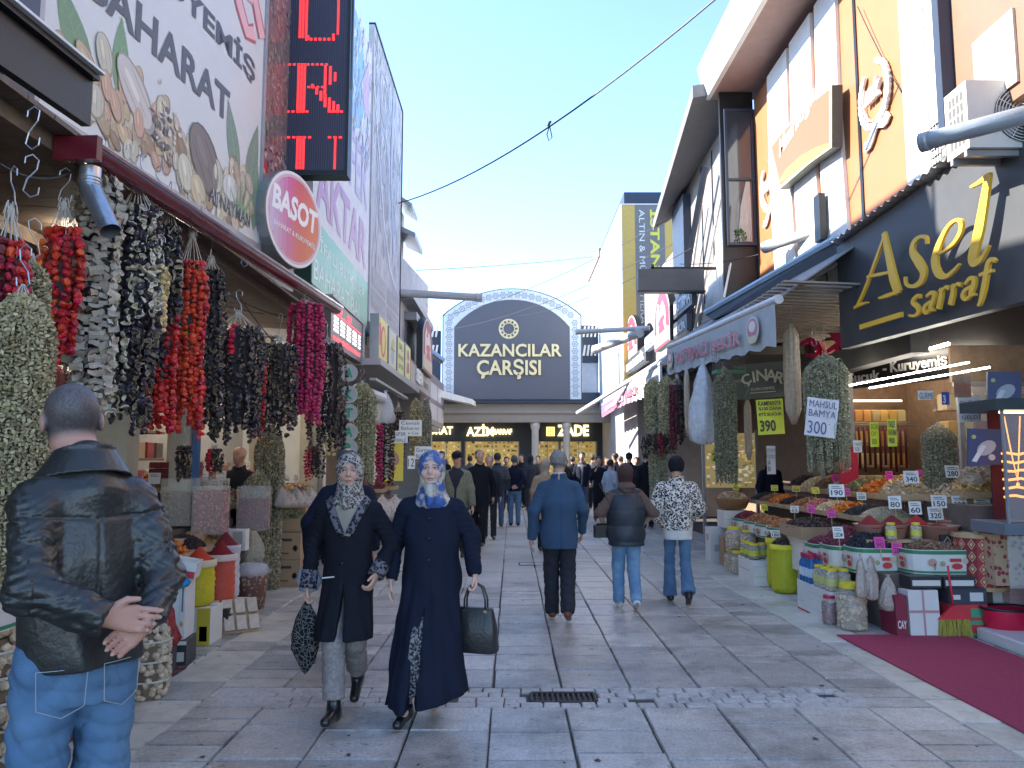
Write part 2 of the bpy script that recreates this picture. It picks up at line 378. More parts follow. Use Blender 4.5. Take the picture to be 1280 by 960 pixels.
# left, near: nut shop
L1=bld('shop_building','nut and spice shop with open front under the big nut billboard',(-4.8,5.4,0))
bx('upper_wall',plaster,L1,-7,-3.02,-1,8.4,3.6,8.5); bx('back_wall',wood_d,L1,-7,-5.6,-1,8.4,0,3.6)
for i,y in enumerate((1.2,7.2)): bx('pillar',mat('beige painted post',(.42,.38,.30)),L1,-3.9,-3.6,y,y+.24,0,3.55)
bx('pillar',mat('beige painted post',(.42,.38,.30)),L1,-3.62,-3.42,8.15,8.35,0,3.5)
bx('pipe',mat('blue plastic pipe',(.04,.12,.30),.4),L1,-3.40,-3.34,8.2,8.26,0,3.4)
pl=MB(); pl.box((0,0,0),(3.6,.205,.03),bev=.004); pme=pl.mesh('ceiling_plank',wood_d)
for i in range(47):
    o=bpy.data.objects.new('ceiling_plank',pme); COL.objects.link(o); o.parent=L1; o.location=(-4.12+4.8,.2+i*.215-5.4,3.40+.001*(i %3)); o.rotation_euler=(0,.06,0)
bx('beam',wood_d,L1,-2.6,-2.45,0,9.2,3.20,3.34); bx('beam',wood_d,L1,-3.9,-3.78,0,9.2,3.26,3.40)
# roof edge fascia and downpipe
P0,P1=Vector((-2.42,1.6,3.24)),Vector((-2.36,3.95,3.34))
m=MB(); fr=Frame((-2.52,.8,3.30),(.04,1,.03)); fr.box(m,0,0,3.3,.26,0,.05); fr.box(m,0,.26,3.3,.29,-.3,.09); m.build('roof_fascia',blackm,L1)
m=MB(); fr.box(m,0,.295,3.3,.31,.05,.12); m.build('edge_trim',whitep,L1)
maroon=M_('maroon gutter enamel',(.13,.012,.022),.25,var=.15,coat=.5,bump=.03)
g0,g1=AY(97,178,3.95),AY(420,385,8.9); gd=(g1-g0).normalized()
G=thing('gutter','maroon half round rain gutter with wire hooks along the left shop roof','gutter',g0); m=MB()
n=14; side=gd.cross(Vector((0,0,1))).normalized(); V=[]
for p in (g0,g1):
    for r_ in (.075,.068):
        for k_ in range(n+1): a=math.pi+math.pi*k_/n; V.append(p+side*math.cos(a)*r_+Vector((0,0,1))*math.sin(a)*r_)
N1=n+1; F=[(k_,k_+1,2*N1+k_+1,2*N1+k_) for k_ in range(n)]+[(N1+k_,3*N1+k_,3*N1+k_+1,N1+k_+1) for k_ in range(n)]+[(0,2*N1,3*N1,N1),(n,N1+n,3*N1+n,2*N1+n)]
m.add(V,F); m.build('trough',maroon,G,True)
m=MB(); m.lathe([(.07,0),(.085,.005)],4,(0,0,0)); fr=Frame(g0-side*.1-Vector((0,0,.1)),side,(0,0,1)); m=MB(); fr.box(m,-.02,0,.22,.13,-.03,.02); m.build('end_box',maroon,G)
m=MB(); fr=Frame(g0+Vector((.08,0,-.005)),gd,(0,0,1)); fr.box(m,0,0,(g1-g0).length,.02,0,.012); m.build('rim',maroon,G)
t=thing('downpipe','short galvanised elbow downpipe hanging from the start of the maroon gutter','pipe',g0); a=g0+Vector((.02,.1,-.1)); m=MB(); m.tube([a,a+Vector((-.0,0,-.10)),a+Vector((.015,-.0,-.14)),a+Vector((.05,-.02,-.19)),a+Vector((.17,-.08,-.38))],[.055,.055,.058,.055,.052],16,cap=False); m.build('pipe',galv,t,True)
m=MB()
for k_ in range(3): m.lathe([(.056,-.004),(.062,0),(.056,.004)],16,a+Vector((0,0,-.06-.018*k_)),cap=False)
m.build('ridge',galv,t,True)
# left, middle: herbalist building and printed mesh, left far
L2=bld('shop_building','herbalist building behind the white and green sign with a tall printed mesh on it',(-4.8,12.5,0))
bx('upper_wall',plaster,L2,-7,-2.62,8.5,16.1,3.75,9.15); bx('back_wall',plaster,L2,-7,-5.6,8.5,16.1,0,3.75); bx('ceiling',conc,L2,-5.6,-2.62,8.5,16.1,3.62,3.745)
for y in (9.6,12.6,15.6): bx('pillar',mat('beige painted post'),L2,-4.3,-4.0,y,y+.3,0,3.6)
bx('party_wall',whitep,L2,-5.6,-3.9,16.0,16.2,0,3.6)
L3=bld('shop_building','grey rendered building with roller shutter behind the arched sign',(-4.8,19,0))
b=MB(); b.hexa([Vector(p) for p in ((-7,16.2,3.7),(-2.42,16.2,3.7),(-2.42,21.8,3.7),(-7,21.8,3.7),(-7,16.2,6.1),(-2.42,16.2,6.0),(-2.42,21.8,6.6),(-7,21.8,6.6))]); b.build('upper_wall',conc,L3)
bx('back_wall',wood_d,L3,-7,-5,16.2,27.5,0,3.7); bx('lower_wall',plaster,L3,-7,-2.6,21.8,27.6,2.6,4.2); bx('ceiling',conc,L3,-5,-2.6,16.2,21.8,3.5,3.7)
bx('cornice',steel,L3,-2.42,-2.12,16.3,20.4,5.05,5.2); bx('shutter_box',steel,L3,-2.42,-2.14,17.0,20.0,4.72,4.9)
sm=MB(); sm.box((0,0,0),(.02,2.7,.048),bev=.006); sme=sm.mesh('shutter_slat',steel)
for i in range(20): o=bpy.data.objects.new('shutter_slat',sme); COL.objects.link(o); o.parent=L3; o.location=(-2.40+4.8,18.5-19,3.75+i*.05)
bx('upper_block',conc,L3,-7,-2.5,16.3,17.3,6.02,7.2); m=MB(); m.poly([(-2.5,16.4,6.6),(-2.12,16.4,6.42),(-2.12,17.8,6.42),(-2.5,17.8,6.6)],(0,0,.12)); m.build('canopy',steel,L3)
m=MB(); m.poly([(-2.5,16.4,7.3),(-2.2,16.4,7.1),(-2.2,17.4,7.1),(-2.5,17.4,7.3)],(0,0,.1)); m.build('canopy',steel,L3)
# right side -----------------------------------------------------
R1=bld('shop_building','brown panelled building carrying the air conditioners above the gold shop',(5.5,5,0))
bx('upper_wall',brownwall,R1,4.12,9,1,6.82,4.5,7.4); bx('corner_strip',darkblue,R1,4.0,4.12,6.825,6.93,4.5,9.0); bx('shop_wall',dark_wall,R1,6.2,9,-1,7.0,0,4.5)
bx('window',M_('boarded window',(.50,.44,.36),.6),R1,4.095,4.118,5.95,6.5,4.62,5.25)
R2=bld('shop_building','orange panelled restaurant building with white stripes and a deep white eave',(6.5,9.8,0))
bx('upper_wall',orange,R2,4.06,9,8.95,12.35,3.6,7.6); bx('upper_wall',orange,R2,4.06,9,7.62,8.949,4.2,7.6); bx('corner_panel',whitep,R2,4.04,9,7.18,7.60,4.3,7.6); bx('side_panel',whitep,R2,4.06,9,6.94,7.17,4.4,7.6)
bx('panel_gap',blackm,R2,4.045,4.058,8.58,8.64,4.21,7.55)
m=MB(); m.poly([(3.35,6.0,7.62),(3.35,12.75,7.78),(3.22,12.75,8.35),(3.22,6.0,8.2)],(.08,0,0)); m.build('eave_fascia',whitep,R2)
m=MB(); m.poly([(3.36,6.0,7.63),(4.2,6.0,7.63),(4.2,12.75,7.79),(3.36,12.75,7.79)],(0,0,.06)); m.build('soffit',M_('pinkish soffit board',(.36,.25,.23),.7),R2)
bx('roof_slab',conc,R2,3.45,9,6.94,12.7,7.9,8.3)
m=MB(); m.poly([(3.9,12.6,8.3),(3.9,9.0,8.3),(3.9,9.0,11.2)],(3,0,0)); m.build('gable',M_('red brown gable',(.30,.10,.08)),R2); m=MB(); m.tube([(3.85,12.7,8.3),(3.85,8.8,11.45)],.07,6); m.build('gable_trim',whitep,R2)
fr=Frame((4.06,12.35,3.7),(0,-1,0))
for i,(x0,x1) in enumerate(((966,992),(996,1024),(1030,1058))):  # wide white stripes from eave to awning
    q0,q1=uvf(fr,AX(x0,230,4.06))[0],uvf(fr,AX(x1,230,4.06))[0]; m=MB(); s_=.12
    fr.prism(m,[(q0+s_,0),(q1+s_,0),(q1-.02,2.2),(q1+.02,3.88),(q0+.02,3.88),(q0-.02,2.2)],.002,.045+.002*i); m.build('stripe',whitep,R2)
bx('shop_wall',wood_b,R2,6.4,9,7.0,12.5,0,3.6); bx('lintel',dark_wall,R2,4.3,4.5,8.2,12.5,2.72,3.0)
pb=MB(); pb.box((0,0,0),(.03,.135,2.4),bev=.004); pbm=pb.mesh('wall_board',wood_b)
for i in range(36): o=bpy.data.objects.new('wall_board',pbm); COL.objects.link(o); o.parent=R2; o.location=(6.36-6.5,7.5+i*.14-9.8,1.6)
bx('end_wall',wood_b,R2,4.9,6.4,12.3,12.5,0,3.5)
R3=bld('shop_building','dark grey clad building with slanted eave and a curtained end window',(6.5,15,0))
bx('upper_wall',M_('taupe panel',(.22,.20,.19),.6,var=.1),R3,3.78,9,12.5,17.6,3.5,7.5); m=MB()
m.poly([(3.1,12.6,7.75),(4.2,12.6,7.95),(4.2,17.8,7.55),(3.35,17.8,7.0)],(0,0,.22)); m.build('eave',M_('grey eave board',(.16,.16,.17),.7),R3)
bx('end_wall',blackm,R3,3.5,4.06,12.42,12.49,3.6,7.76); bx('window',dglass,R3,3.60,4.0,12.385,12.415,5.15,7.4)
for (a,b_,c_,d_) in ((3.56,3.6,5.1,7.45),(4.0,4.04,5.1,7.45),(3.6,4.0,5.1,5.15),(3.6,4.0,7.4,7.45),(3.6,4.0,6.2,6.24)): bx('window_frame',darkblue,R3,a,b_,12.36,12.41,c_,d_)
m=MB()
for i in range(8): m.tube([(3.74+i*.03,12.375-.004*(i %2),5.16),(3.80+i*.022,12.375,5.75),(3.90+i*.006,12.375,6.18)],.014,5)
m.build('curtain',M_('cream curtain',(.55,.52,.46),.9),R3); m=MB()
for i in range(60): m.ell((3.78+rng.uniform(-.09,.09),12.35,5.27+rng.uniform(-.09,.1)),(.02,.008,.018),randrot(rng),low=True)
m.build('pot_plant',M_('leaf green',(.08,.16,.04),.6),R3)
bx('dark_column',darkblue,R3,3.62,3.78,15.8,16.9,3.5,7.2)
for y in (13.2,14.0,14.8): bx('panel_joint',blackm,R3,3.765,3.779,y,y+.04,4.2,7.4)
fr=Frame((3.74,15.6,3.9),(0,-1,0))
m=MB(); fr.prism(m,[(.3,0),(2.5,0),(2.5,2.0)],-.02,0); m.build('slat_backing',conc,R3)
for i in range(22): m=MB(); x=.34+i*.1; fr.box(m,x,0,x+.045,max(.05,(x-.3)/2.2*2.0),0,.03); m.build('white_slat',whitep,R3)
for a,b_ in (((2.6,2.3),(.1,.0)),((1.2,2.6),(-.2,.9))): m=MB(); m.tube([fr.p(a[0],a[1],.08),fr.p(b_[0],b_[1],.08)],.03,6); m.build('brace',whitep,R3)
m=MB(); m.tube([fr.p(2.0,3.0,.2),fr.p(-.8,.2,.25)],.06,4); m.build('canopy_arm',darkblue,R3)
bx('shop_wall',wood_b,R3,6.4,9,12.5,21.8,0,3.5); bx('ceiling',dark_wall,R3,3.9,6.4,12.5,21.8,3.3,3.45)
R4=bld('tower_building','white building with a yellow and grey jewellery banner on its end wall',(5.5,26.5,0))
bx('wall',whitep,R4,3.2,9,22,31,3.4,9.1); bx('base',conc,R4,3.6,9,22,31,0,3.4); bx('parapet',darkblue,R4,3.3,9,21.95,31,9.1,9.45); bx('far_cap',M_('brown roof edge',(.25,.2,.16)),R4,3.14,3.5,27.2,31.2,8.95,9.25)
bx('lower_render',M_('blue grey painted render',(.33,.38,.45),var=.3,vs=1.5),R4,3.19,3.199,22,31,3.4,6.2)
m=MB()
for i in range(14): z=4.9+.0*i; m.tube([(4.0+i*.075,21.9,4.9-.02*i),(4.0+i*.075,21.5,4.45)],.045,5)
m.build('awning_sheet',red_sh,R4)
# right small fillers between
for i,(y0,y1) in enumerate(((17.7,21.9),)): bx('upper_wall',M_('mottled render',(.30,.28,.27),var=.35,vs=6),R3,3.82,9,y0,y1,3.5,6.5)
# arcade at the end -----------------------------------------------
AR=bld('market_hall','covered copper market hall with arched name board closing the street',(0,29,0))
beige_b=world_tex(M_('beige render beam',(.29,.25,.21),var=.1)); shopf=M_('dark shop fascia',(.035,.045,.065),.5,var=.1)
bx('beam',beige_b,AR,-6,6,28.0,28.5,2.98,3.66); bx('beam_moulding',beige_b,AR,-6,6,27.94,27.999,3.3,3.42); bx('blue_band',darkblue,AR,-6,6,27.8,28.45,3.665,4.05)
bx('ceiling',beige_b,AR,-6,6,28.5,31,3.4,3.66)
bx('side_cladding',M_('pale blue cladding',(.5,.54,.62)),AR,2.6,4.5,28.3,28.5,4.055,5.2); bx('side_band',darkblue,AR,2.6,6,28.25,28.5,5.21,6.6); bx('side_band',darkblue,AR,-6,-2.65,28.25,28.5,4.3,6.4)
for z in (5.45,6.15):  # striped awnings either side of the arch
    for x0,n_ in ((2.62,12),(-4.4,12)):
        for i in range(n_): m=MB(); x=x0+i*.14; m.poly([(x,28.2,z),(x+.07,28.2,z),(x+.13,28.2,z+.4),(x+.06,28.2,z+.4)],(0,-.03,0)); m.build('awning_stripe',whitep,AR)
for x in (-3.05,.85,2.0,4.6):
    m=MB(); m.lathe([(.17,0),(.17,.3),(.13,.34),(.125,2.7),(.16,2.76),(.19,2.98)],14,(x,28.2,0)); m.build('column',M_('cream stone column',(.5,.46,.40),.6),AR,True)
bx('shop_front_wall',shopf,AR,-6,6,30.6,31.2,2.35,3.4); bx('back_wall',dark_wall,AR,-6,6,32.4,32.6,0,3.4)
warm=mat('lit showcase interior',(.8,.6,.2),.5,emit=(1,.68,.16),es=.075,attr=True,var=.1)
def showcase(x0,x1,z0=.9,z1=2.36):
    bx('shop_floor_case',shopf,AR,x0-.1,x1+.1,30.7,31.0,0,z0); m=MB(); fr=Frame((x0,30.95,z0),(1,0,0)); g=random.Random(int(x0*10)+99)
    W,Hh=x1-x0,z1-z0; fr.rect(m,0,0,W,Hh,0,(.72,.52,.16))
    for r_ in range(9):
        y=.08+r_*Hh/9
        for c_ in range(int(W/.16)):
            if g.random()<.8: x=.05+c_*.16+g.uniform(-.02,.02); w_=g.uniform(.06,.13); fr.rect(m,x,y,x+w_,y+g.uniform(.03,.1),.012,g.choice([(.95,.8,.4),(.3,.16,.05),(.9,.85,.6),(.5,.3,.06),(.12,.08,.05)]))
    m.build('lit_display',warm,AR); m=MB(); fr.box(m,-.03,-.03,0,Hh+.03,0,.3); m.build('door_frame',steel,AR); m=MB(); fr.box(m,W,-.03,W+.03,Hh+.03,0,.3); m.build('door_frame',steel,AR)
    m=MB(); fr.box(m,W*.5,0,W*.5+.025,Hh,.2,.24); m.build('mullion',steel,AR)
for a in ((-3.2,-2.05),(-1.85,.25),(.95,1.85),(1.95,3.35)): showcase(*a)
for a,b_ in ((-2.05,-1.85),(.25,.95),(3.35,6)): bx('shop_wall',shopf,AR,a+.04,b_-.04,30.62,31.1,0,2.36)
# name board
fr=Frame((-2.55,27.78,3.80),(1,0,0)); W,Hs,Ht=5.1,3.1,4.1
def arch(w,hs,ht,off=0,n=20):
    P=[(off,0),(w-off,0)]; c=w/2; rw=c-off; sag=ht-hs; Rr=(rw*rw+sag*sag)/(2*sag); a0=math.asin(rw/Rr)
    return P+[(c+Rr*math.sin(a0-2*a0*i/n),ht-off-Rr+Rr*math.cos(a0-2*a0*i/n)) for i in range(n+1)]
NB=thing('name_board','arched dark blue board reading Kazancılar Çarşısı in pale gold letters','sign',(0,27.8,3.8));
m=MB(); fr.prism(m,arch(W,Hs,Ht),-.25,0); m.build('back_panel',darkblue,NB)
m=MB(); fr.prism(m,arch(W,Hs,Ht,.04),.002,.05); m.build('border',M_('silver border',(.55,.60,.66),.5,var=.05),NB)
m=MB(); fr.prism(m,arch(W,Hs-.02,Ht,.44),.052,.07); m.build('board',M_('slate blue board',(.085,.09,.115),.5,var=.06),NB)
m=MB(); motif=[]
pts=[(.25,y) for y in np.arange(.2,Hs-.1,.26)]+[(W-.25,y) for y in np.arange(.2,Hs-.1,.26)]
c=W/2; rw=c-.25; sag=Ht-Hs; Rr=((c-.04)**2+sag*sag)/(2*sag); cyy=Ht-Rr
for a in np.arange(-.80,.81,.078):
    x,y=c+(Rr-.25)*math.sin(a),cyy+(Rr-.25)*math.cos(a)
    if .25<=x<=W-.25: pts.append((x,y))
for i,(x,y) in enumerate(pts):
    fr.ellipse(m,x,y,.105,.105,0,.053,(.20,.24,.30),12,rin=.72); fr.ellipse(m,x,y,.05,.05,.4,.0535,(.2,.24,.3),6,rin=.5)
    for k_ in range(6): fr.ellipse(m,x+.13*math.cos(k_*1.047),y+.13*math.sin(k_*1.047),.028,.012,k_*1.047,.054,(.22,.26,.32),6)
m.build('border_ornament',mat('print',attr=True,rough=.5,var=.03,bump=0),NB)
gold_l=M_('pale gold letter',(.72,.60,.34),.4,var=.08,metal=.2)
for s_,x0,x1,z0,z1 in (('KAZANCILAR',573,702,446,430),('ÇARŞISI',596,676,474,449)):
    a,b_=AY(x0,z0,27.7),AY(x1,z1,27.7); u0,v0=uvf(fr,a); u1,v1=uvf(fr,b_); m=MB(); fr.text(m,s_,u0,v0,u1-u0,v1-v0,.075,.06,bold=.022); m.build('lettering',gold_l,NB)
cx,cy=uvf(fr,AY(636,411,27.7)); m=MB()
for k_ in range(12):
    a=k_*math.pi/6; fr.ellipse(m,cx+.27*math.cos(a),cy+.27*math.sin(a),.085,.085,0,.09,None,8)
fr.ellipse(m,cx,cy,.37,.37,0,.085,None,24,rin=.55); m.build('emblem',gold_l,NB); m=MB()
for k_ in range(12):
    a=k_*math.pi/6; fr.ellipse(m,cx+.27*math.cos(a),cy+.27*math.sin(a),.045 if k_ %2 else .06,.045,a,.098,None,5)
m.build('emblem_hole',mat('slate blue board'),NB)
# shop letters under the arcade (serif-like by doubled thin strokes)
def shop_letters(word,x0,x1,ytop,ybot,label,bold=.03):
    a,b_=AY(x0,ybot,30.5),AY(x1,ytop,30.5); f2=Frame((0,30.55,0),(1,0,0)); m=MB(); f2.text(m,word,a.x,a.z,b_.x-a.x,b_.z-a.z,.0,.05,bold=bold)
    wd=(b_.x-a.x); hh=b_.z-a.z
    m.top('shop_sign',mat('glowing cream letters',(.9,.75,.4),.4,emit=(1,.82,.42),es=.7),label,'sign',group='jeweller signs under the arcade')
shop_letters('AZİM',583,617,530,545,'glowing serif letters reading AZİM above the middle showcase'); shop_letters('SARRAF',617,640,536,543,'small glowing letters reading SARRAF after the AZİM sign')
shop_letters('URAT',536,566,533,543,'glowing letters ending in URAT above the leftmost showcase'); shop_letters('ZADE',697,736,531,545,'glowing letters reading ZADE above the showcase behind the thin columns'); shop_letters('P',787,793,537,545,'single glowing letter at the dark end of the arcade')
m=MB(); f2=Frame((0,30.5,0),(1,0,0)); a=AY(683,545,30.5); f2.box(m,a.x,a.z,a.x+.33,a.z+.36,0,.03,(.9,.7,.2));
for i in range(3):
    for k_ in range(3): f2.rect(m,a.x+.04+i*.095,a.z+.04+k_*.1,a.x+.10+i*.095,a.z+.10+k_*.1,.034,(.35,.24,.06))
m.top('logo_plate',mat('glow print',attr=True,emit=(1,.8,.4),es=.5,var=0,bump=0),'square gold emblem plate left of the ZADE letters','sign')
m=MB(); a,b_=AY(793,548,27.5),AY(806,541,27.5); f2=Frame((0,27.5,0),(1,0,0)); f2.box(m,a.x,a.z,b_.x,b_.z,0,.05); m.top('led_plate',mat('red led',(.8,.02,.04),emit=(1,.03,.06),es=.8,var=.1),'small glowing red display under the end of the arcade','sign')
# wires
wire=M_('black cable',(.015,.015,.018),.6,var=0)
def cable(p,q,sag,lab,r=.008,n=16):
    m=MB(); m.tube([p.lerp(q,i/n)-Vector((0,0,sag*4*(i/n)*(1-i/n))) for i in range(n+1)],r,5); return m.top('cable',wire,lab,'cable')
cable(AY(498,254,15.6),AY(905,-10,8),.35,'thick black cable slung diagonally across the open sky',.012)
q=AY(686,156,11.6); m=MB(); m.tube([q+Vector(p) for p in ((0,0,.05),(.02,0,-.05),(.05,0,-.2),(.0,0,-.26),(-.03,0,-.16),(.01,0,-.02))],.009,5); m.tube([q+Vector((-.01,0,-.02)),q+Vector((.03,0,.06))],.02,6); m.top('cable_loop',wire,'small loop with clip dangling from the slung cable','cable')
cable(AY(520,338,20),AY(740,321,28),.05,'thin wire crossing the sky just above the arched board',.01)
cable(AY(553,395,26),AY(846,268,17),.3,'thin wire running from the arch to the yellow banner',.008); cable(AY(560,412,26),AY(850,300,17),.3,'lower thin wire running from the arch towards the dark clad building',.008); cable(AY(645,395,27),AY(865,310,14),.25,'wire rising from the arch crown to the grey hanging box sign',.008)
# LED flag tubes
def pole(a,b_,r,lab,m_=None): m=MB(); m.tube([a,a.lerp(b_,.92),a.lerp(b_,.93),b_],[r,r,r*1.12,r*1.12],12); return m.top('pole',m_ or M_('grey tube',(.42,.41,.41),.5),lab,'pole',smooth=False)
pole(AY(496,366,16.2),AY(602,372,16.6),.085,'grey tube sticking out of the wall above the roller shutter')
# ---------------- signs and billboards ----------------
prt=mat('printed vinyl',attr=True,rough=.38,var=.03,vs=5,bump=.03,bs=20,spec=.5)
prt_m=mat('matt printed mesh',attr=True,rough=.6,var=.08,vs=3,bump=.12,bs=260)
def nut(fr,m,a,b,ra,rb,ang,c,d,n=12):
    fr.ellipse(m,a,b,ra,rb,ang,d,tuple(x*.55 for x in c),n); fr.ellipse(m,a-ra*.06,b+rb*.05,ra*.9,rb*.88,ang,d+.0006,c,n)
    ca,sa=math.cos(ang),math.sin(ang)
    for k in (-.5,0,.5): fr.ellipse(m,a-sa*rb*k,b+ca*rb*k,ra*.72,rb*.05,ang,d+.0011,tuple(x*.72 for x in c),6)
    fr.ellipse(m,a-ra*.2,b+rb*.3,ra*.45,rb*.2,ang,d+.0016,tuple(min(1,x*1.25) for x in c),8)
def leaf(fr,m,a,b,L,W,ang,c,d):
    P=[]; n=9
    for i in range(n+1): t=i/n; P.append((t*L,W*math.sin(math.pi*t**.8)*.5))
    for i in range(n-1,0,-1): t=i/n; P.append((t*L,-W*math.sin(math.pi*t**.8)*.5))
    ca,sa=math.cos(ang),math.sin(ang); fr.poly(m,[(a+x*ca-y*sa,b+x*sa+y*ca) for x,y in P],d,c)
    fr.stroke(m,[(a,b),(a+L*ca,b+L*sa)],[.012,.002],d+.0007,0,tuple(x*1.5 for x in c))
    for i in range(1,8):
        t=i/8; x0,y0=a+t*L*ca,b+t*L*sa; w_=W*.42*math.sin(math.pi*t**.8)
        for s_ in (1,-1): fr.stroke(m,[(x0,y0),(x0+(.06*ca-s_*w_*sa),y0+(.06*sa+s_*w_*ca))],.004,d+.0007,0,tuple(x*1.4 for x in c))
A0,B0=(-3.0,3.0),(-2.1,11)
O=AW(45,130,A0,B0); fr=Frame((O.x,O.y,3.68),(B0[0]-A0[0],B0[1]-A0[1],0)); Wn=3.0; g=random.Random(3)
NS=thing('billboard','large white billboard with printed nuts reading YEMİŞ BAHARAT above the left shop','billboard',fr.p(1.5,0,-.1))
m=MB(); fr.box(m,0,0,Wn,4.0,-.12,0); m.build('panel',mat('billboard vinyl',(.66,.64,.60),.35,var=.05,vs=2,bump=.03),NS)
m=MB(); fr.box(m,-.05,-.06,0,4.0,-.12,.02); fr.box(m,-.05,-.06,Wn,-.0,-.12,.02); fr.box(m,Wn,-.06,Wn+.05,4,-.12,.02); m.build('frame',M_('aluminium frame',(.35,.35,.37),.4,metal=.4),NS)
m=MB(); cdark=(.085,.085,.095)
fr.text(m,'BAHARAT',.36,.93,1.98,.30,.006,0,cdark,bold=.025); fr.text(m,'KURUYEMİŞ',.40,1.50,2.42,.33,.006,0,cdark,bold=.025)
fr.text(m,'Ali NAYMAN',2.02,.10,.78,.13,.014,0,(.75,.74,.7),bold=.07); fr.text(m,'Ali NAYMAN',2.02,.10,.78,.13,.0155,0,(.05,.05,.05),bold=.03)
for off,w_,c in ((0,.19,(.55,.10,.13)),(.002,.13,(.80,.45,.42))):  # looping red script R above
    for pts in ([(2.0,2.9),(2.02,2.45),(2.12,2.2)],[(2.0,2.85),(2.3,2.95),(2.42,2.75),(2.28,2.55),(2.05,2.5),(2.3,2.4),(2.45,2.15),(2.62,1.98),(2.78,2.05)],[(2.55,2.9),(2.62,2.5),(2.66,2.3)],[(2.5,2.95),(2.8,2.9),(2.9,2.7),(2.7,2.5),(2.85,2.25),(2.95,2.1)],[(1.2,2.9),(1.3,2.4),(1.55,2.3),(1.8,2.5)]): fr.stroke(m,pts,w_,.006+off,0,c)
leaf(fr,m,.48,.30,.72,.26,2.15,(.16,.27,.13),.0020); leaf(fr,m,.78,.38,.62,.20,1.62,(.18,.30,.14),.0025); leaf(fr,m,2.55,.45,.75,.24,1.9,(.20,.28,.19),.002); leaf(fr,m,2.75,.40,.8,.24,1.35,(.20,.27,.2),.003); leaf(fr,m,2.9,.1,.7,.2,1.5,(.22,.3,.2),.0034)
alm,wal,pis,pea,haz=(.52,.38,.22),(.50,.40,.28),(.56,.50,.36),(.60,.36,.24),(.34,.22,.13)
dd=.004
def env(a): return .62-.02*a+.10*math.sin(a*2.4) if a>.9 else .25+.42*a
items=[]
for i in range(150):
    a=g.uniform(.12,2.85); top=env(a); b=g.uniform(max(-.0,.42-a*.75)+.05,max(.12,top)); items.append((b,a))
items.sort(reverse=True)
for i,(b,a) in enumerate(items):
    c=g.choice([alm,alm,wal,pis,pea,haz]) if a<1.4 else g.choice([wal,haz,pis,(.55,.47,.35),(.6,.52,.36)]); s_=g.uniform(.05,.10)*(1+.15*(a>1.3)); v=g.uniform(.85,1.2)
    nut(fr,m,a,b,s_*g.uniform(1.0,1.5),s_*.72,g.uniform(1.2,2.6),tuple(x*v for x in c),dd+i*.00001+.0017*(i %3))
for (a,b,ra,rb,an,c) in ((.18,.40,.15,.085,1.9,alm),(.32,.38,.14,.08,2.1,alm),(.42,.47,.16,.075,2.4,alm),(.58,.62,.15,.09,1.9,pis),(.95,.52,.30,.15,2.4,(.60,.52,.45)),(1.95,.42,.33,.22,2.3,(.20,.15,.12)),(2.15,.36,.16,.12,1.7,(.55,.5,.38)),(2.40,.34,.13,.15,1.6,(.62,.6,.54)),(1.0,.33,.12,.07,1.7,pea),(1.65,.2,.16,.12,2.,(.62,.57,.42)),(1.85,.12,.15,.12,2.2,(.58,.48,.30)),(.62,.42,.11,.06,1.8,pea),(.72,.33,.12,.06,2.0,pea),(.52,.26,.12,.09,1.6,pis)):
    nut(fr,m,a,b,ra,rb,an,c,.0105+.002*g.random(),18)
for i in range(70):  # walnut kernel wrinkles
    a,b=1.30+g.gauss(0,.10),.42+g.gauss(0,.13); fr.ellipse(m,a,b,g.uniform(.015,.04),g.uniform(.012,.025),g.uniform(0,3),.0135+.00002*i,g.choice([(.62,.58,.5),(.12,.09,.08),(.45,.36,.26)]),7)
for k in range(7): a=.6+k*.35; fr.stroke(m,[(2.62,.12),(2.62+.35*math.cos(a),.12+.35*math.sin(a))],[.05,.004],.013,0,(.25,.36,.18))
m.build('print',prt,NS)
# strip of dark framed poster left of it and red/spice strip right of it
fp=Frame(fr.p(-1.6,-.05,.02),fr.x); m=MB(); fp.box(m,0,0,1.54,4,-.1,0,(.03,.05,.10)); fp.box(m,1.26,0,1.50,4,0,.05,(.025,.045,.09)); fp.rect(m,0,.12,1.22,4,.002,(.075,.09,.12))
for i in range(80):
    a,b=g.uniform(.3,1.18),g.uniform(.7,1.6); fp.ellipse(m,a,b,.05,.03,g.uniform(0,3),.004+i*.00002,g.choice([(.3,.33,.38),(.2,.23,.28),(.4,.43,.47)]),8)
fp.ellipse(m,.95,.42,.2,.04,-.3,.006,(.55,.58,.62)); fp.ellipse(m,.9,.85,.3,.14,.2,.0058,(.38,.42,.47),20,rin=.8)
m.top('poster',prt,'dark blue framed poster of bowls left of the nut billboard','poster')
f2=Frame(fr.p(Wn+.06,-.25,-.06),fr.x); m=MB(); f2.box(m,0,0,1.0,4.6,-.06,0,(.17,.16,.16)); f2.rect(m,.02,3.95,.95,4.15,.002,(.03,.28,.18))
for i in range(900):
    a,b=g.uniform(.02,.97),g.uniform(.9,4.0); c=g.choice([(.24,.19,.16),(.32,.26,.21),(.15,.12,.10)]) if 1.5<b<2.9 else g.choice([(.10,.11,.13),(.3,.3,.3),(.04,.04,.05),(.45,.40,.34)])
    fr_=g.uniform(.01,.035); f2.ellipse(m,a,b,fr_*1.4,fr_*.7,g.uniform(0,3),.003+.000002*i,c,5)
f2.poly(m,[(.0,.35),(.45,.85),(.0,1.3)],.008,(.62,.42,.16)); f2.stroke(m,[(.0,1.32),(.62,.70)],.08,.009,0,(.35,.03,.06))
m.top('poster',prt,'narrow spice poster with a yellow diamond between the nut billboard and the red LED sign','poster')
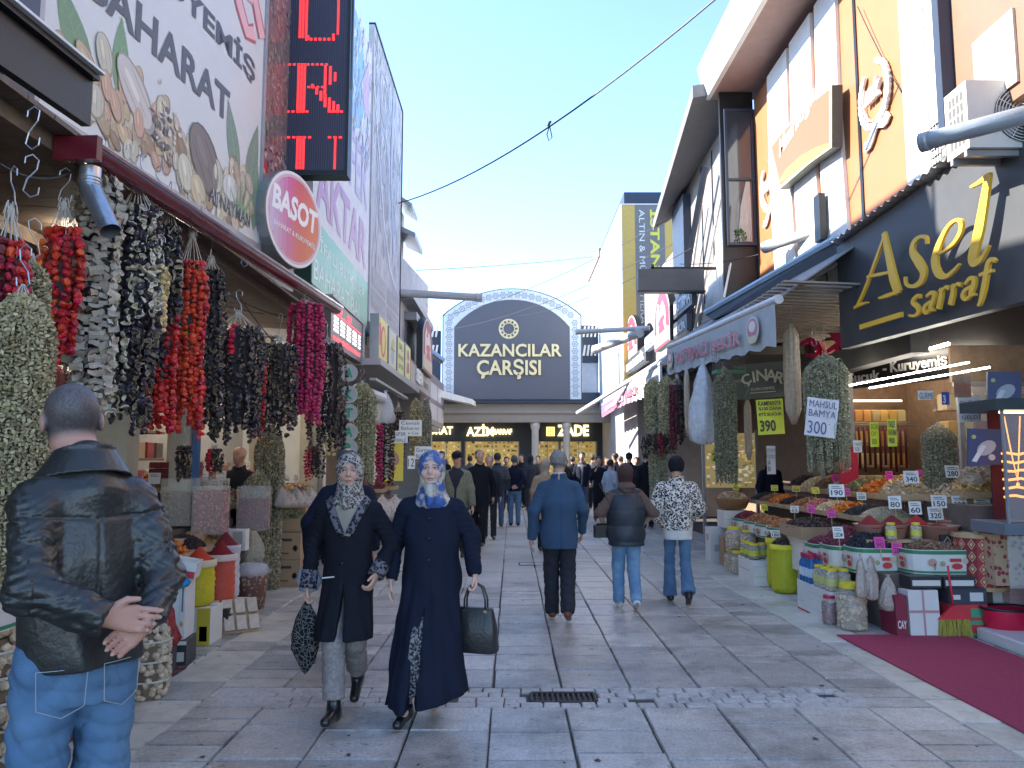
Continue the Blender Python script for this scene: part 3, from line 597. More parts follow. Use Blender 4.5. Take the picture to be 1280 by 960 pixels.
# LED sign
LY=8.15; a0,a1=AY(352,216,LY),AY(433,216,LY); fl=Frame((a0.x,LY,a0.z),(1,0,0)); Wl=a1.x-a0.x; Hl=3.2
LS=thing('led_sign','tall vertical LED sign with glowing red serif letters hung over the street','sign',fl.p(Wl/2,0,-.1))
m=MB(); fl.box(m,0,0,Wl,Hl,-.16,0); m.build('case',M_('dark LED panel',(.035,.035,.06),.45,var=.05),LS)
m=MB();
for a,b,c,d in ((-.012,-.03,.02,Hl),(Wl-.02,-.03,Wl+.012,Hl),(.02,-.03,Wl-.02,.025)): fl.box(m,a,b,c,d,-.17,.012)
m.build('frame',M_('black frame'),LS) if False else m.build('frame',blackm,LS)
m=MB()
for i in range(26): x=.03+i*(Wl-.06)/26; fl.box(m,x,.03,x+.006,Hl-.05,0,.004)
m.build('led_column',M_('dark led strip',(.07,.06,.10),.5),LS)
red=mat('red LED light',(.9,.03,.03),.4,emit=(1,.03,.035),es=.42,var=.15,vs=60)
m=MB(); S_=Wl/.71
def bar(x0,x1,y0,y1): fl.box(m,x0*S_,y0,x1*S_,y1,.004,.010)
def dots(x0,x1,y,n,h=.022):
    for i in range(n): x=x0+(x1-x0)*i/n; bar(x,x+(x1-x0)/n*.55,y,y+h)
def zy(py): return AY(390,py,LY).z-a0.z
# U (upper), R (middle), next letter top (lower)
y0=zy(50)
for x in (.145,.178,.215): bar(x,x+.024,y0+.02+(x-.145)*-.0,zy(-60))
bar(.57,.592,y0+.06,zy(-60)); dots(.22,.57,y0-.01,7,.03); bar(.52,.545,y0+.02,y0+.07); bar(.235,.262,y0-.0,y0+.05)
m.build('led_letter',red,LS); m=MB(); r0,r1=zy(141),zy(80); H_=r1-r0
for x in (.145,.178,.212): bar(x,x+.025,r0,r1)
dots(.04,.30,r0,5); dots(.04,.50,r1-.02,9)
bar(.44,.466,r0+.30*H_,r1-.02); bar(.495,.522,r1-.43*H_,r1-.03); bar(.55,.575,r1-.36*H_,r1-.10); dots(.26,.46,r0+.50*H_,4)
for i in range(7): x=.30+i*.048; bar(x,x+.028,max(r0,r0+(.50-i*.13)*H_),r0+(.58-i*.07)*H_)
dots(.52,.68,r0,3)
m.build('led_letter',red,LS); m=MB(); q1=zy(171); dots(.05,.34,q1-.02,5); dots(.50,.68,q1-.02,3)
for x in (.155,.188,.222): bar(x,x+.024,.04,q1)
bar(.57,.592,.04,q1); m.build('led_letter',red,LS)
m=MB(); m.tube([fl.p(Wl,1.0,-.08),fl.p(Wl+.02,4.0,-.08)],.02,6); m.tube([fl.p(0,.2,-.1),fl.p(-.35,.1,.1)],.02,6); m.tube([fl.p(0,1.6,-.1),fl.p(-.4,1.3,.1)],.02,6); m.build('bracket',blackm,LS)
# round drum sign BASOT
nn=Vector((.95,-.31,0)).normalized(); ux=Vector((0,0,1)).cross(nn); dc=AY(368,275,7.75);
DR=thing('round_sign','thick round drum sign in lilac, red and orange reading BASOT','sign',dc); fd=Frame(dc,ux)
fd.n=nn; M4=Matrix((ux,Vector((0,0,1)),nn)).transposed().to_4x4(); Rr=.50
m=MB(); m.lathe([(Rr,-.36),(Rr,0),(Rr-.02,.006)],40,dc,M=M4); m.build('drum',M_('brushed grey drum',(.30,.31,.33),.35,metal=.5,vs=3),DR,False)
m=MB()
for i in range(14):
    for j in range(14):
        x0,x1=-Rr+i*Rr/7,-Rr+(i+1)*Rr/7; z0,z1=-Rr+j*Rr/7,-Rr+(j+1)*Rr/7; xc,zc=(x0+x1)/2,(z0+z1)/2
        if math.hypot(xc,zc)>Rr*.93: continue
        t=(xc/Rr+1)/2; u=(zc/Rr+1)/2; c=(.50+.22*t,max(.07,.46*(1-2.1*t))+.30*max(0,t-.62)+.10*(1-u),max(.10,.70*(1-1.5*t)))
        fd.rect(m,x0,z0,x1,z1,.007,c)
fd.ellipse(m,0,0,Rr*.99,Rr*.99,0,.0085,(.75,.72,.72),40,rin=.94); fd.ellipse(m,0,0,Rr*.94,Rr*.94,0,.0075,(.62,.40,.48),40,rin=.93)
fd.text(m,'BASOT',-.40,.02,.80,.26,.010,0,(.82,.80,.80),bold=.04,ang=-.10); fd.text(m,'BAHARAT & KURUYEMİŞ',-.36,-.16,.74,.09,.010,0,(.78,.72,.70),bold=.02,ang=-.10)
m.build('face',prt,DR); m=MB(); m.tube([dc-nn*.3,dc-nn*.75],.06,8); m.build('mount',steel,DR)
# AKTAR board
fa=Frame((-2.42,9.05,3.68),(0,1,0)); AK=thing('shop_sign','white and green herbalist board reading AKTAR ŞİFALI BİTKİLER BAHARAT','sign',fa.p(1.8,0))
m=MB(); fa.box(m,0,0,3.6,4.9,-.16,0); m.build('panel',M_('white sign board',(.66,.65,.66),.5,var=.05),AK); m=MB(); fa.box(m,-.04,-.05,3.64,0,-.17,.03); fa.box(m,-.05,0,0,.9,-.17,.02); m.build('frame',M_('dark green edge',(.01,.05,.035),.5),AK)
m=MB(); fa.rect(m,0,.0,3.58,.84,.003,(.15,.42,.30)); fa.poly(m,[(1.9,0),(2.2,0),(2.7,.84),(2.4,.84)],.004,(.26,.50,.36))
fa.text(m,'ŞİFALI BİTKİLER',.12,.46,3.2,.26,.006,0,(.62,.72,.66),bold=.0); fa.text(m,'BAHARAT BAL',.14,.10,2.9,.25,.006,0,(.62,.72,.66),bold=.0)
mg=(.46,.20,.36); fa.text(m,'AKTAR',.14,1.02,3.25,.72,.006,0,mg,bold=.03); fa.text(m,'LALE',.1,2.0,1.5,.6,.006,0,(.55,.42,.52),bold=.02); fa.text(m,'FER',2.0,2.0,1.4,.9,.006,0,(.50,.40,.54),bold=.02)
fa.ellipse(m,2.2,3.9,.85,.95,0,.005,(.30,.50,.62),30); fa.ellipse(m,2.2,3.9,.87,.97,0,.006,(.7,.75,.8),30,rin=.94); fa.ellipse(m,2.0,3.9,.36,.6,.0,.008,(.5,.62,.7),24,rin=.85); fa.ellipse(m,2.2,4.0,.2,.5,.0,.009,(.6,.7,.78),24,rin=.8); fa.poly(m,[(2.7,3.9),(3.3,4.6),(3.4,3.7),(3.1,3.5)],.0085,(.62,.42,.50))
g=random.Random(12)
for i in range(150):
    a,b=g.uniform(.1,3.5),g.uniform(2.6,4.85); L_=g.uniform(.1,.4); fa.stroke(m,[(a,b),(a+L_*.4,b+L_*.5),(a+L_*.3,b+L_)],g.uniform(.02,.07),.0092+i*.00001,0,g.choice([(.30,.45,.62),(.62,.40,.48),(.70,.70,.68),(.42,.30,.45),(.50,.55,.42),(.22,.32,.5)]))
m.build('print',prt,AK)
# printed mesh
fm=Frame((-2.40,12.72,3.9),(0,1,0)); ME=thing('mesh_banner','tall pale mesh banner with faint printed emblems on the herbalist facade','banner',fm.p(1.7,0)); Wm=3.4
m=MB(); fm.box(m,0,0,Wm,5.25,-.1,0); m.build('panel',M_('pale mesh',(.52,.52,.56),.65,var=.12,vs=2.5,bump=.2,bs=240),ME)
m=MB(); g=random.Random(5)
for i in range(420):
    a,b=g.uniform(.1,3.3),g.uniform(.9,5.1); c=g.choice([(.28,.28,.30),(.24,.24,.27),(.72,.72,.72),(.40,.30,.34),(.28,.36,.50),(.45,.43,.38)]); L=g.uniform(.1,.35)
    fm.stroke(m,[(a,b),(a+L*.3,b+L*.8),(a+L*.4*math.sin(i),b+L*1.5)],g.uniform(.008,.03),.002+i*.000008,0,c)
for b in (4.4,3.3,2.35): fm.ellipse(m,1.1,b,.5,.52,0,.006,(.40,.43,.50),24,rin=.88); fm.ellipse(m,1.1,b,.3,.36,0,.006,(.66,.66,.68),20,rin=.9); fm.ellipse(m,1.1,b-.3,.42,.2,0,.0065,(.38,.38,.43),14)
for b,t_ in ((.30,'BAHARAT ÇAY'),(.68,'KURUYEMİŞ')):
    for a in (.15,1.8): fm.rect(m,a,b,a+1.45,b+.32,.005,(.36,.36,.40)); fm.text(m,t_,a+.08,b+.07,1.28,.18,.007,0,(.6,.6,.63))
fm.stroke(m,[(.0,4.2),(1.2,2.2),(2.0,1.4),(3.3,1.1)],.10,.0075,0,(.62,.62,.66)); fm.stroke(m,[(2.2,5.2),(2.0,3.4),(2.5,1.8)],.22,.0077,0,(.40,.46,.62)); m.build('print',prt_m,ME)
m=MB(); fm.box(m,Wm,0,Wm+.04,5.27,-.1,.02); fm.box(m,0,5.25,Wm,5.29,-.1,.02); m.build('frame',blackm,ME)
f3=Frame((-2.36,12.75,3.45),(0,1,0)); m=MB(); f3.box(m,0,0,3.3,.44,-.08,0,(.30,.27,.29))
fm2=Frame((-2.38,12.75,3.95),(0,1,0))
m.top('sign_strip',prt,'dull grey strip board under the pale mesh banner','sign')
# LED price display
fz=Frame((-2.28,9.55,3.03),(0,1,0)); LD=thing('led_display','grey bronze LED display with red lines and rows of white dots under the green sign','sign',fz.p(.9,0)); m=MB(); fz.box(m,0,0,2.0,.60,-.12,0); m.build('case',M_('bronze display case',(.16,.12,.115),.35,metal=.2),LD)
m=MB(); fz.rect(m,.12,.42,1.9,.435,.004,(.8,.05,.08));
for r_ in range(4):
    for c_ in range(18):
        if c_ %4!=3: fz.rect(m,.15+c_*.097,.19+r_*.055,.15+c_*.097+.055,.19+r_*.055+.035,.004,(.85,.86,.86))
fz.text(m,'KURUYEMİŞ BAHARAT',.12,.06,1.75,.09,.004,0,(.85,.06,.08),bold=.03); fz.ellipse(m,.55,.50,.04,.04,0,.004,(.8,.05,.08)); fz.text(m,'ALO',.9,.46,.28,.08,.004,0,(.8,.05,.08),bold=.03)
m.build('led_text',mat('display print',attr=True,emit=(1,1,1),es=.9,var=0,bump=0),LD); m=MB(); fz.box(m,2.0,-.02,2.12,.62,-.14,.02); fz.box(m,0,.6,2.0,.63,-.14,.02); m.build('frame',steel,LD)
# pressed yellow boards row
GY='small upright boards hung in a row on the left facade'
for i,(y,wd,hh,z,bgc,fg,lab) in enumerate(((11.95,.85,.78,3.10,(.70,.60,.10),(.6,.03,.05),'yellow board with a red and yellow crest, first of the row of small boards'),(12.95,.85,.74,3.12,(.62,.62,.50),(.2,.2,.15),'cream board with dark emblem, second of the row of small boards'),(13.95,.85,.72,3.14,(.72,.70,.22),(.12,.12,.08),'lemon board with black lettering, third of the row of small boards'),(14.95,.8,.7,3.18,(.70,.72,.26),(.6,.05,.1),'lemon board with a red figure, last of the row of small boards'))):
    f5=Frame((-2.1,y,z),(0,1,0)); t=thing('small_board',lab,'sign',f5.p(.3,0),group=GY); m=MB(); f5.box(m,0,0,wd,hh,-.14,0); m.build('box',steel,t); m=MB(); f5.rect(m,.03,.03,wd-.03,hh-.03,.003,bgc)
    if i==0: f5.ellipse(m,wd/2,hh*.5,.24,.26,0,.005,fg); f5.ellipse(m,wd/2,hh*.5,.13,.2,0,.007,(.75,.6,.1)); f5.rect(m,.06,.30,.2,.65,.006,fg)
    elif i==1: f5.ellipse(m,wd/2,hh*.62,.2,.12,.4,.005,(.45,.5,.1)); f5.ellipse(m,wd/2,hh*.35,.16,.14,0,.006,(.4,.4,.42)); f5.rect(m,.2,hh*.5,.65,hh*.54,.007,fg)
    elif i==2: f5.text(m,'BAL',.2,.50,.45,.13,.005,0,fg,bold=.03); f5.text(m,'PEYNİR',.12,.32,.6,.1,.005,0,fg,bold=.03); f5.text(m,'ZEYTİN',.12,.15,.6,.1,.005,0,fg,bold=.03)
    else: f5.ellipse(m,wd/2,.5,.14,.12,0,.005,fg); f5.poly(m,[(.2,.12),(.6,.16),(.55,.36),(.3,.36)],.006,fg)
    m.build('print',prt,t)
m=MB(); f6=Frame((-2.0,11.6,3.02),(0,1,0)); f6.box(m,0,0,4.9,.10,-.5,0); f6.box(m,.2,-.22,3.9,-.18,-.2,-.1); m.top('sign_ledge',steel,'grey steel ledge carrying the row of small boards','ledge')
f7=Frame((-2.12,15.9,3.20),(0,1,0)); t=thing('shop_sign','long maroon edged board with block letters SEN under the arched sign','sign',f7.p(1,0)); m=MB(); f7.box(m,0,-.05,3.9,.50,-.1,0,(.16,.03,.06)); f7.rect(m,.05,0,3.85,.45,.003,(.42,.38,.34)); m.build('board',prt,t)
m=MB(); f7.text(m,'SEN',.8,.08,1.1,.32,.01,.04,(.8,.8,.8),bold=.05); f7.text(m,'baharat',2.2,.12,1.2,.22,.006,0,(.1,.08,.08)); m.build('lettering',prt,t)
# arched delicatessen signs (left, right x2)
def arched(O_,u_,w_,hs,ht,lab,group='arched delicatessen signs',dim=1.):
    fx=Frame(O_,u_); t=thing('arched_sign',lab,'sign',fx.p(w_/2,0),group=group); m=MB(); fx.prism(m,arch(w_,hs,ht),-.14,0); m.build('box',blackm,t)
    m=MB(); fx.prism(m,arch(w_,hs,ht,.02),.001,.012,(.72*dim,.66*dim,.62*dim)); fx.poly(m,arch(w_,hs,ht,.05),.014,(.32*dim,.05*dim,.08*dim)); c=w_/2
    fx.poly(m,[(.05,.05),(w_-.05,.05),(w_-.05,ht*.25),(c,ht*.36),(.05,ht*.25)],.016,(.62*dim,.50*dim,.38*dim))
    fx.poly(m,[(c-w_*.32,ht*.30),(c+w_*.30,ht*.28),(c+w_*.25,ht*.62),(c+w_*.1,ht*.78),(c-w_*.05,ht*.70),(c-w_*.2,ht*.80),(c-w_*.34,ht*.6)],.018,(.70*dim,.64*dim,.60*dim))
    fx.ellipse(m,c,ht*.45,w_*.22,ht*.07,.1,.020,(.62*dim,.05,.10),12); fx.poly(m,[(c-w_*.2,ht*.25),(c+w_*.22,ht*.25),(c+w_*.12,ht*.45),(c-w_*.1,ht*.45)],.021,(.60*dim,.06,.12)); fx.ellipse(m,c-w_*.1,ht*.68,w_*.1,ht*.05,.4,.021,(.6*dim,.1,.12),8)
    m.build('print',prt,t); return t
arched((-2.0,17.0,3.62),(0,1,0),2.0,.85,1.30,'arched maroon and cream sign with a printed cook on the left facade')
# protruding far panels (left)
for (x0,x1,yt,yb,Y,c,lab) in ((524,531,430,500,19.6,(.55,.53,.52),'narrow upright white board with small dark print beyond the arched sign'),(533,552,447,524,21.0,(.20,.18,.20),'dark hanging sign box with pale posters beyond the left facade')):
    a,b_=AX(x0,yb,-2.35),AY(x1,yt,Y); f8=Frame((-2.3,20 if x0<530 else 21.4,a.z-.1),(0.02,1,0)); m=MB(); wd=1.2 if x0<530 else 3.6; f8.box(m,0,0,wd,1.45,-.1,0,c)
    for i in range(4 if x0>530 else 8): f8.rect(m,.1+(i %2)*wd/2,.15+(i //2)*(.32 if x0<530 else .6),wd/2+(i %2)*wd/2-.05,.15+(i //2)*(.32 if x0<530 else .6)+(.2 if x0<530 else .45),.004,(.5,.48,.5) if x0>530 else (.2,.12,.12))
    m.top('hanging_sign',prt,lab,'sign')
m=MB(); a,b_=AY(530,492,24),AY(590,505,24.6); m.poly([a,b_,b_+Vector((0,0,.16)),a+Vector((0,0,.25))],(0,2.5,.1)); m.top('canopy',whitep,'small white canopy edge jutting out below the blue arched board','canopy')
m=MB(); a,b_=AX(478,415,-2.3),AY(498,425,19.5); m.tube([AY(536,438,20),AY(554,452,20)],.09,8); m.top('pole',galv,'short grey tube end beside the dark hanging sign box','pole')
# AKTAR discs
for i,(ch,py) in enumerate((('A',466),('K',493),('T',516),('A',540),('R',560))):
    c=AY(436,py,9.9); f9=Frame(c,(1,.12,0)); t=thing('letter_disc','grey disc with green letter %s, %s of the hanging column of letter discs' %(ch,('topmost','second','third','fourth','lowest')[i]),'sign',c,group='hanging column of letter discs'); m=MB(); f9.prism(m,[(.115*math.cos(k*.2618),.115*math.sin(k*.2618)) for k in range(24)],-.02,0); m.build('disc',M_('grey acrylic disc',(.40,.39,.37),.4),t)
    m=MB(); f9.text(m,ch,-.05,-.062,.10,.125,.002,.008,None,bold=.04); m.build('letter',M_('green letter',(.01,.28,.15),.4),t)
for i,(px,py,pw,ph,Y,lines,lab) in enumerate(((513,535,28,20,13.6,('Cevizli','Baharat','Taze Çay'),'white paper sign with three lines hanging from the okra bunches'),(500,546,19,15,13.0,('SIFIR','YERLİ'),'small white paper sign below the three line paper sign'),(529,566,21,16,12.6,('Gurme','Bal Tahin'),'white handwritten sign right above the blue headscarf'),(514,578,9,16,12.2,('12',),'small white tag beside the head of the woman in blue headscarf'))):
    c=AY(px,py,Y); s_=Y/960; f9=Frame(c-Vector((pw*s_/2,0,ph*s_/2)),(1,.1,0)); m=MB(); f9.box(m,0,0,pw*s_,ph*s_,-.01,0,(.72,.71,.68)); k=len(lines)
    for q,ln in enumerate(lines): f9.text(m,ln,.08*pw*s_,ph*s_*(1-(q+.9)/(k+.1)),pw*s_*.8,ph*s_*.62/k,.003,0,(.05,.05,.06))
    m.top('paper_sign',prt,lab,'sign')
# ------------- right-hand signs -------------
# Asel sign
As,Bs=AX(1055,437,3.87),AX(1280,377,4.19); As,Bs=(3.85,8.9),(4.22,6.0)
ux=Vector((Bs[0]-As[0],Bs[1]-As[1],0)); fs=Frame((As[0],As[1],2.86),ux); Ls=ux.length+.9
AS=thing('shop_sign','big dark blue grey board with raised gold letters reading Asel sarraf','sign',fs.p(1.5,0)); m=MB(); fs.prism(m,[(0,0),(Ls,0),(Ls,1.62),(2.2,1.46),(0,1.22)],-.12,0); m.build('board',world_tex(M_('dark slate composite board',(.065,.07,.078),.42,var=.08,vs=2,bump=.03)),AS)
nf=Vector((-ux.y,ux.x,0)).normalized(); nf=nf if nf.x<0 else-nf; As2,Bs2=(As[0]+nf.x*.12,As[1]+nf.y*.12),(Bs[0]+nf.x*.12,Bs[1]+nf.y*.12)
def us(px,py): return uvf(fs,AW(px,py,As2,Bs2))
gold=mat('gold letter face',(.85,.50,.05),.35,metal=0,var=.08,vs=3,bump=.02); m=MB()
def brush(pts,ws):
    P=[]; W_=[]
    for i in range(len(pts)-1):  # catmull-rom through photo points
        p0,p1,p2,p3=(np.array(us(*pts[max(0,min(len(pts)-1,j))])) for j in (i-1,i,i+1,i+2))
        for t in np.linspace(0,1,6,endpoint=False):
            P.append(tuple(.5*((2*p1)+(-p0+p2)*t+(2*p0-5*p1+4*p2-p3)*t*t+(-p0+3*p1-3*p2+p3)*t**3))); W_.append(ws[i]+(ws[i+1]-ws[i])*t)
    P.append(us(*pts[-1])); W_.append(ws[-1]); brush.n+=1
    fs.stroke(m,P,[w_*.0088 for w_ in W_],.09+.0008*(brush.n %12),.03)
brush.n=0
brush([(1071,381),(1080,362),(1092,330),(1106,291)],[3,4,4,3]); brush([(1104,291),(1110,320),(1116,348),(1122,366)],[7,10,13,11]); brush([(1083,346),(1098,343),(1112,340)],[3,4,3]); brush([(1067,385),(1074,381),(1084,378)],[3,4,2]); brush([(1098,373),(1110,369),(1124,364)],[2,5,3])
brush([(1158,305),(1157,297),(1150,296),(1142,303),(1140,315),(1148,328),(1154,340),(1150,353),(1140,358),(1132,355),(1131,346)],[3,4,4,6,8,11,10,7,4,3,3])
brush([(1170,318),(1180,314),(1192,304),(1200,290),(1201,278),(1195,275),(1184,284),(1174,304),(1168,325),(1172,341),(1181,346),(1190,340),(1199,330)],[2,3,4,5,5,3,4,7,10,9,5,4,2])
brush([(1213,234),(1222,229),(1232,222),(1238,217)],[2,4,6,3]); brush([(1235,219),(1230,250),(1224,285),(1216,320),(1218,328),(1226,324),(1236,307)],[7,10,12,12,9,5,2])
def q_(a,b): return (a,b)
brush([(1150,373),(1149,369),(1144,372),(1141,378),(1147,384),(1148,391),(1142,395),(1136,394)],[2,3,4,5,5,5,3,2])  # s
brush([(1158,371),(1164,366),(1168,368),(1166,377),(1163,385),(1168,388)],[3,4,5,5,5,2]); brush([(1166,375),(1157,381),(1154,387),(1157,391),(1163,386)],[3,4,5,4,3])  # a
brush([(1173,364),(1176,362),(1175,372),(1172,386)],[2,4,6,6]); brush([(1175,368),(1181,359),(1186,360)],[2,3,5])  # r
brush([(1188,360),(1191,357),(1190,368),(1187,381)],[2,4,6,6]); brush([(1190,363),(1196,355),(1201,356)],[2,3,5])  # r
brush([(1206,355),(1212,348),(1217,349),(1216,358),(1213,367),(1219,368)],[3,4,5,6,5,2]); brush([(1216,357),(1206,363),(1203,370),(1207,374),(1213,369)],[3,4,5,4,3])  # a
brush([(1244,327),(1240,324),(1235,329),(1232,345),(1229,362),(1225,378),(1222,382)],[3,4,5,6,6,4,2]); brush([(1224,344),(1232,341),(1241,338)],[3,4,3])  # f
brush([(1075,409),(1101,401),(1127,393)],[6,6,6]); m.build('gold_lettering',gold,AS)
corr=M_('corrugated sheet edge',(.55,.55,.55),.4,metal=.4); m=MB(); P=[]
for i in range(75): t=i/74; x=t*Ls; z=(1.22+(1.46-1.22)*x/2.2 if x<2.2 else 1.46+.16*(x-2.2)/(Ls-2.2))+.03+.022*math.cos(i*math.pi*.5*2/2*1.0)
P=[(i/180*Ls) for i in range(181)]; V=[]
for x in P:
    z=(1.22+.24*x/2.2 if x<2.2 else 1.46+.16*(x-2.2)/(Ls-2.2))+.035+.018*math.sin(x*52)
    for d in (.10,-1.0): V.append(fs.p(x,z-(d+.5)*.0+(.12 if d<0 else 0),d))
m.add(V,[(2*i,2*i+2,2*i+3,2*i+1) for i in range(180)]); m.top('corrugated_roof',corr,'corrugated metal sheet roofing over the gold lettered board','roof',smooth=True)
m=MB(); m.tube([AY(1152,178,5.7),AY(1190,168,5.6),AY(1310,136,5.2)],[.068,.068,.068],14,cap=True); m.tube([AY(1151,178.5,5.72),AY(1162,175.5,5.67)],.076,14); m.top('pipe',M_('blue grey painted pipe',(.32,.36,.40),.4,metal=.2),'blue grey round pipe sticking out over the gold lettered board','pipe',smooth=True)
m=MB(); m.tube([AY(958,309,11.0),AY(1010,292,10.2),AY(1100,268,8.9)],.075,12); m.tube([AY(956,309.5,11.05),AY(966,306,10.9)],.09,12); m.top('pipe',M_('pale grey tube',(.42,.44,.46),.4),'pale grey awning tube below the orange wall','pipe',smooth=True)
# emblem wreaths on orange wall
fo=Frame((4.04,12.35,3.7),(0,-1,0)); wm=M_('matt white cut out',(.74,.72,.68),.5,var=.03)
def uo(px,py): return uvf(fo,AX(px,py,4.04))
def wreath(lab,c0,c1,s_,alt=1.):
    t=thing('wall_emblem',lab,'emblem',fo.p(c0,c1),group='white wreath emblems on the orange wall'); m=MB(); k=0
    for sd in (-1,1):
        for i in range(11 if sd<0 else 13):
            a=-2.2+i*.26 if sd<0 else-.95+i*.2; a=-math.pi/2+sd*(.25+i*.21); r_=s_*.62
            fo.prism(m,[(c0+r_*math.cos(a)+s_*.15*(math.cos(q+a*0)*math.cos(a+1.2*sd)*1.0-.45*math.sin(q)*math.sin(a+1.2*sd)),c1+r_*1.1*math.sin(a)+s_*.12*(math.cos(q)*math.sin(a+1.2*sd)+.45*math.sin(q)*math.cos(a+1.2*sd))) for q in (0,.8,1.57,2.4,3.14,3.9,4.7,5.5)],.0,.03+.002*(i %2))
        fo.stroke(m,[(c0+s_*.5*math.cos(-math.pi/2+sd*(.1+i*.25)),c1+s_*.56*math.sin(-math.pi/2+sd*(.1+i*.25))) for i in range(9)],.03*s_,.0,.025)
    m.build('wreath',wm,t); m=MB(); fo.text(m,'mk',c0-s_*.36,c1-s_*.14,s_*.72,s_*.44,0,.04,None,bold=.06,shear=.3); m.build('letters',wm,t)
    m=MB(); P=[(c0+s_*(-.55+i*.11),c1-s_*(.95-.30*i/10+.10*math.sin(i*.9))) for i in range(11)]; fo.stroke(m,P,.20*s_,0,.02); m.build('ribbon',wm,t); m=MB(); fo.stroke(m,P,.12*s_,.022,.004); m.build('ribbon_face',steel,t)
c=uo(1094,112); wreath('big white laurel wreath with mk letters and ribbon on the orange wall',c[0],c[1]-.05,.52)
c=uo(962,232); wreath('far smaller looking white laurel wreath at the end of the orange wall',c[0],c[1],.55)
# oval box sign
c0=AX(972,232,3.86); c1=AX(1040,200,3.86); fv=Frame((3.86,c0.y,4.9),(0,-1,0)); Lv=c0.y-c1.y
def uvv(px,py): return uvf(fv,AX(px,py,3.86))
t=thing('shop_sign','orange box sign with white script and a yellow green belly jutting from the orange wall','sign',fv.p(Lv/2,0)); P=[uvv(*p) for p in ((962,184),(974,168),(1000,140),(1020,122),(1040,106),(1040,184),(1012,204),(974,237))]
m=MB(); fv.prism(m,P,-.13,0); m.build('box',M_('dark box side',(.07,.08,.07),.5),t)
cx_=sum(p[0] for p in P)/8; cy_=sum(p[1] for p in P)/8; m=MB(); fv.poly(m,P,.003,(.72,.66,.45)); fv.poly(m,[(cx_+(a-cx_)*.93,cy_+(b-cy_)*.91) for a,b in P],.005,(.34,.12,.04))
G_=[uvv(*p) for p in ((971,232),(983,212),(1003,194),(1022,184),(1037,179),(1037,183),(1011,203))]; fv.poly(m,G_,.007,(.40,.46,.05)); a,b_=uvv(972,212),uvv(1034,130)
fv.text(m,'Mısırlıoğlu',a[0]+.12,a[1]+.06,(b_[0]-a[0])*.82,.34,.009,0,(.80,.74,.62),bold=.03,shear=.3,ang=.17); m.build('face',prt,t)
m=MB(); fv.box(m,Lv*.62,-.55,Lv*.72,.05,-.12,-.04); m.build('bracket',blackm,t)
m=MB(); fo.text(m,'mısırlıoğlu',1.0,.2,1.5,.3,.001,.02,None,bold=.02) if False else None
# AC units
acm=M_('cream plastic casing',(.62,.61,.56),.5,var=.05)
def acu(lab,c,w_=.84,h_=.58,d_=.32):
    c=Vector(c); t=thing('air_conditioner',lab,'air conditioner',c,group='air conditioner units on the brown wall'); f_=Frame(c,(1,0,0)); m=MB(); f_.box(m,0,0,w_,h_,-d_,0); m.build('casing',acm,t)
    m=MB(); cx2=w_*.56; cy2=h_/2; f_.ellipse(m,cx2,cy2,h_*.43,h_*.43,0,.002,None,32); m.build('fan_recess',M_('dark fan recess',(.06,.06,.06),.6),t)
    m=MB()
    for k in range(7): a=k*.8976; f_.poly(m,[(cx2+r_*math.cos(a+q),cy2+r_*math.sin(a+q)) for r_,q in ((.05,0),(h_*.40,.15),(h_*.40,.55),(.05,.5))],.006)
    m.build('fan_blade',steel,t)
    for k in range(9): m=MB(); r_=h_*(.07+.045*k); f_.ellipse(m,cx2,cy2,r_,r_,0,.018,None,30,rin=1-.008/r_); m.build('guard_ring',acm,t)
    m=MB()
    for k in range(12): a=k*math.pi/6; f_.stroke(m,[(cx2+.03*math.cos(a),cy2+.03*math.sin(a)),(cx2+h_*.43*math.cos(a),cy2+h_*.43*math.sin(a))],.006,.014,.003)
    f_.ellipse(m,cx2,cy2,.045,.045,0,.02,None,12); m.build('guard_spokes',acm,t)
    m=MB(); fy=Frame(c+Vector((0,d_,0)),(0,-1,0))
    for a in range(4):
        for b in range(5): fy.rect(m,.06+a*.055,.06+b*.095,.10+a*.055,.135+b*.095,.002)
    m.build('side_vent',M_('dark vent',(.1,.1,.1)),t,kind='stuff'); m=MB(); m.box(c+Vector((w_/2+.1,.06,-.03)),(w_+.2,.04,.05)); m.build('bracket',steel,t); m=MB(); m.box(c+Vector((w_/2+.1,.26,-.03)),(w_+.2,.04,.05)); m.build('bracket',steel,t)
acu('cream air conditioner unit partly hidden behind the blue grey pipe',AY(1212,184,6.1))
acu('upper air conditioner unit cut by the edge of the view',AY(1279,92,6.1))
m=MB(); f_=Frame((4.03,7.10,4.35),(0,-1,0))
for a in range(4):
    for b in range(6): f_.box(m,a*.045,b*.075,a*.045+.012,b*.075+.075,0,.01); f_.box(m,0,b*.075,.15,b*.075+.012,0,.01)
m.top('wall_grille',wm,'white lattice grille beside the blue corner strip','grille')
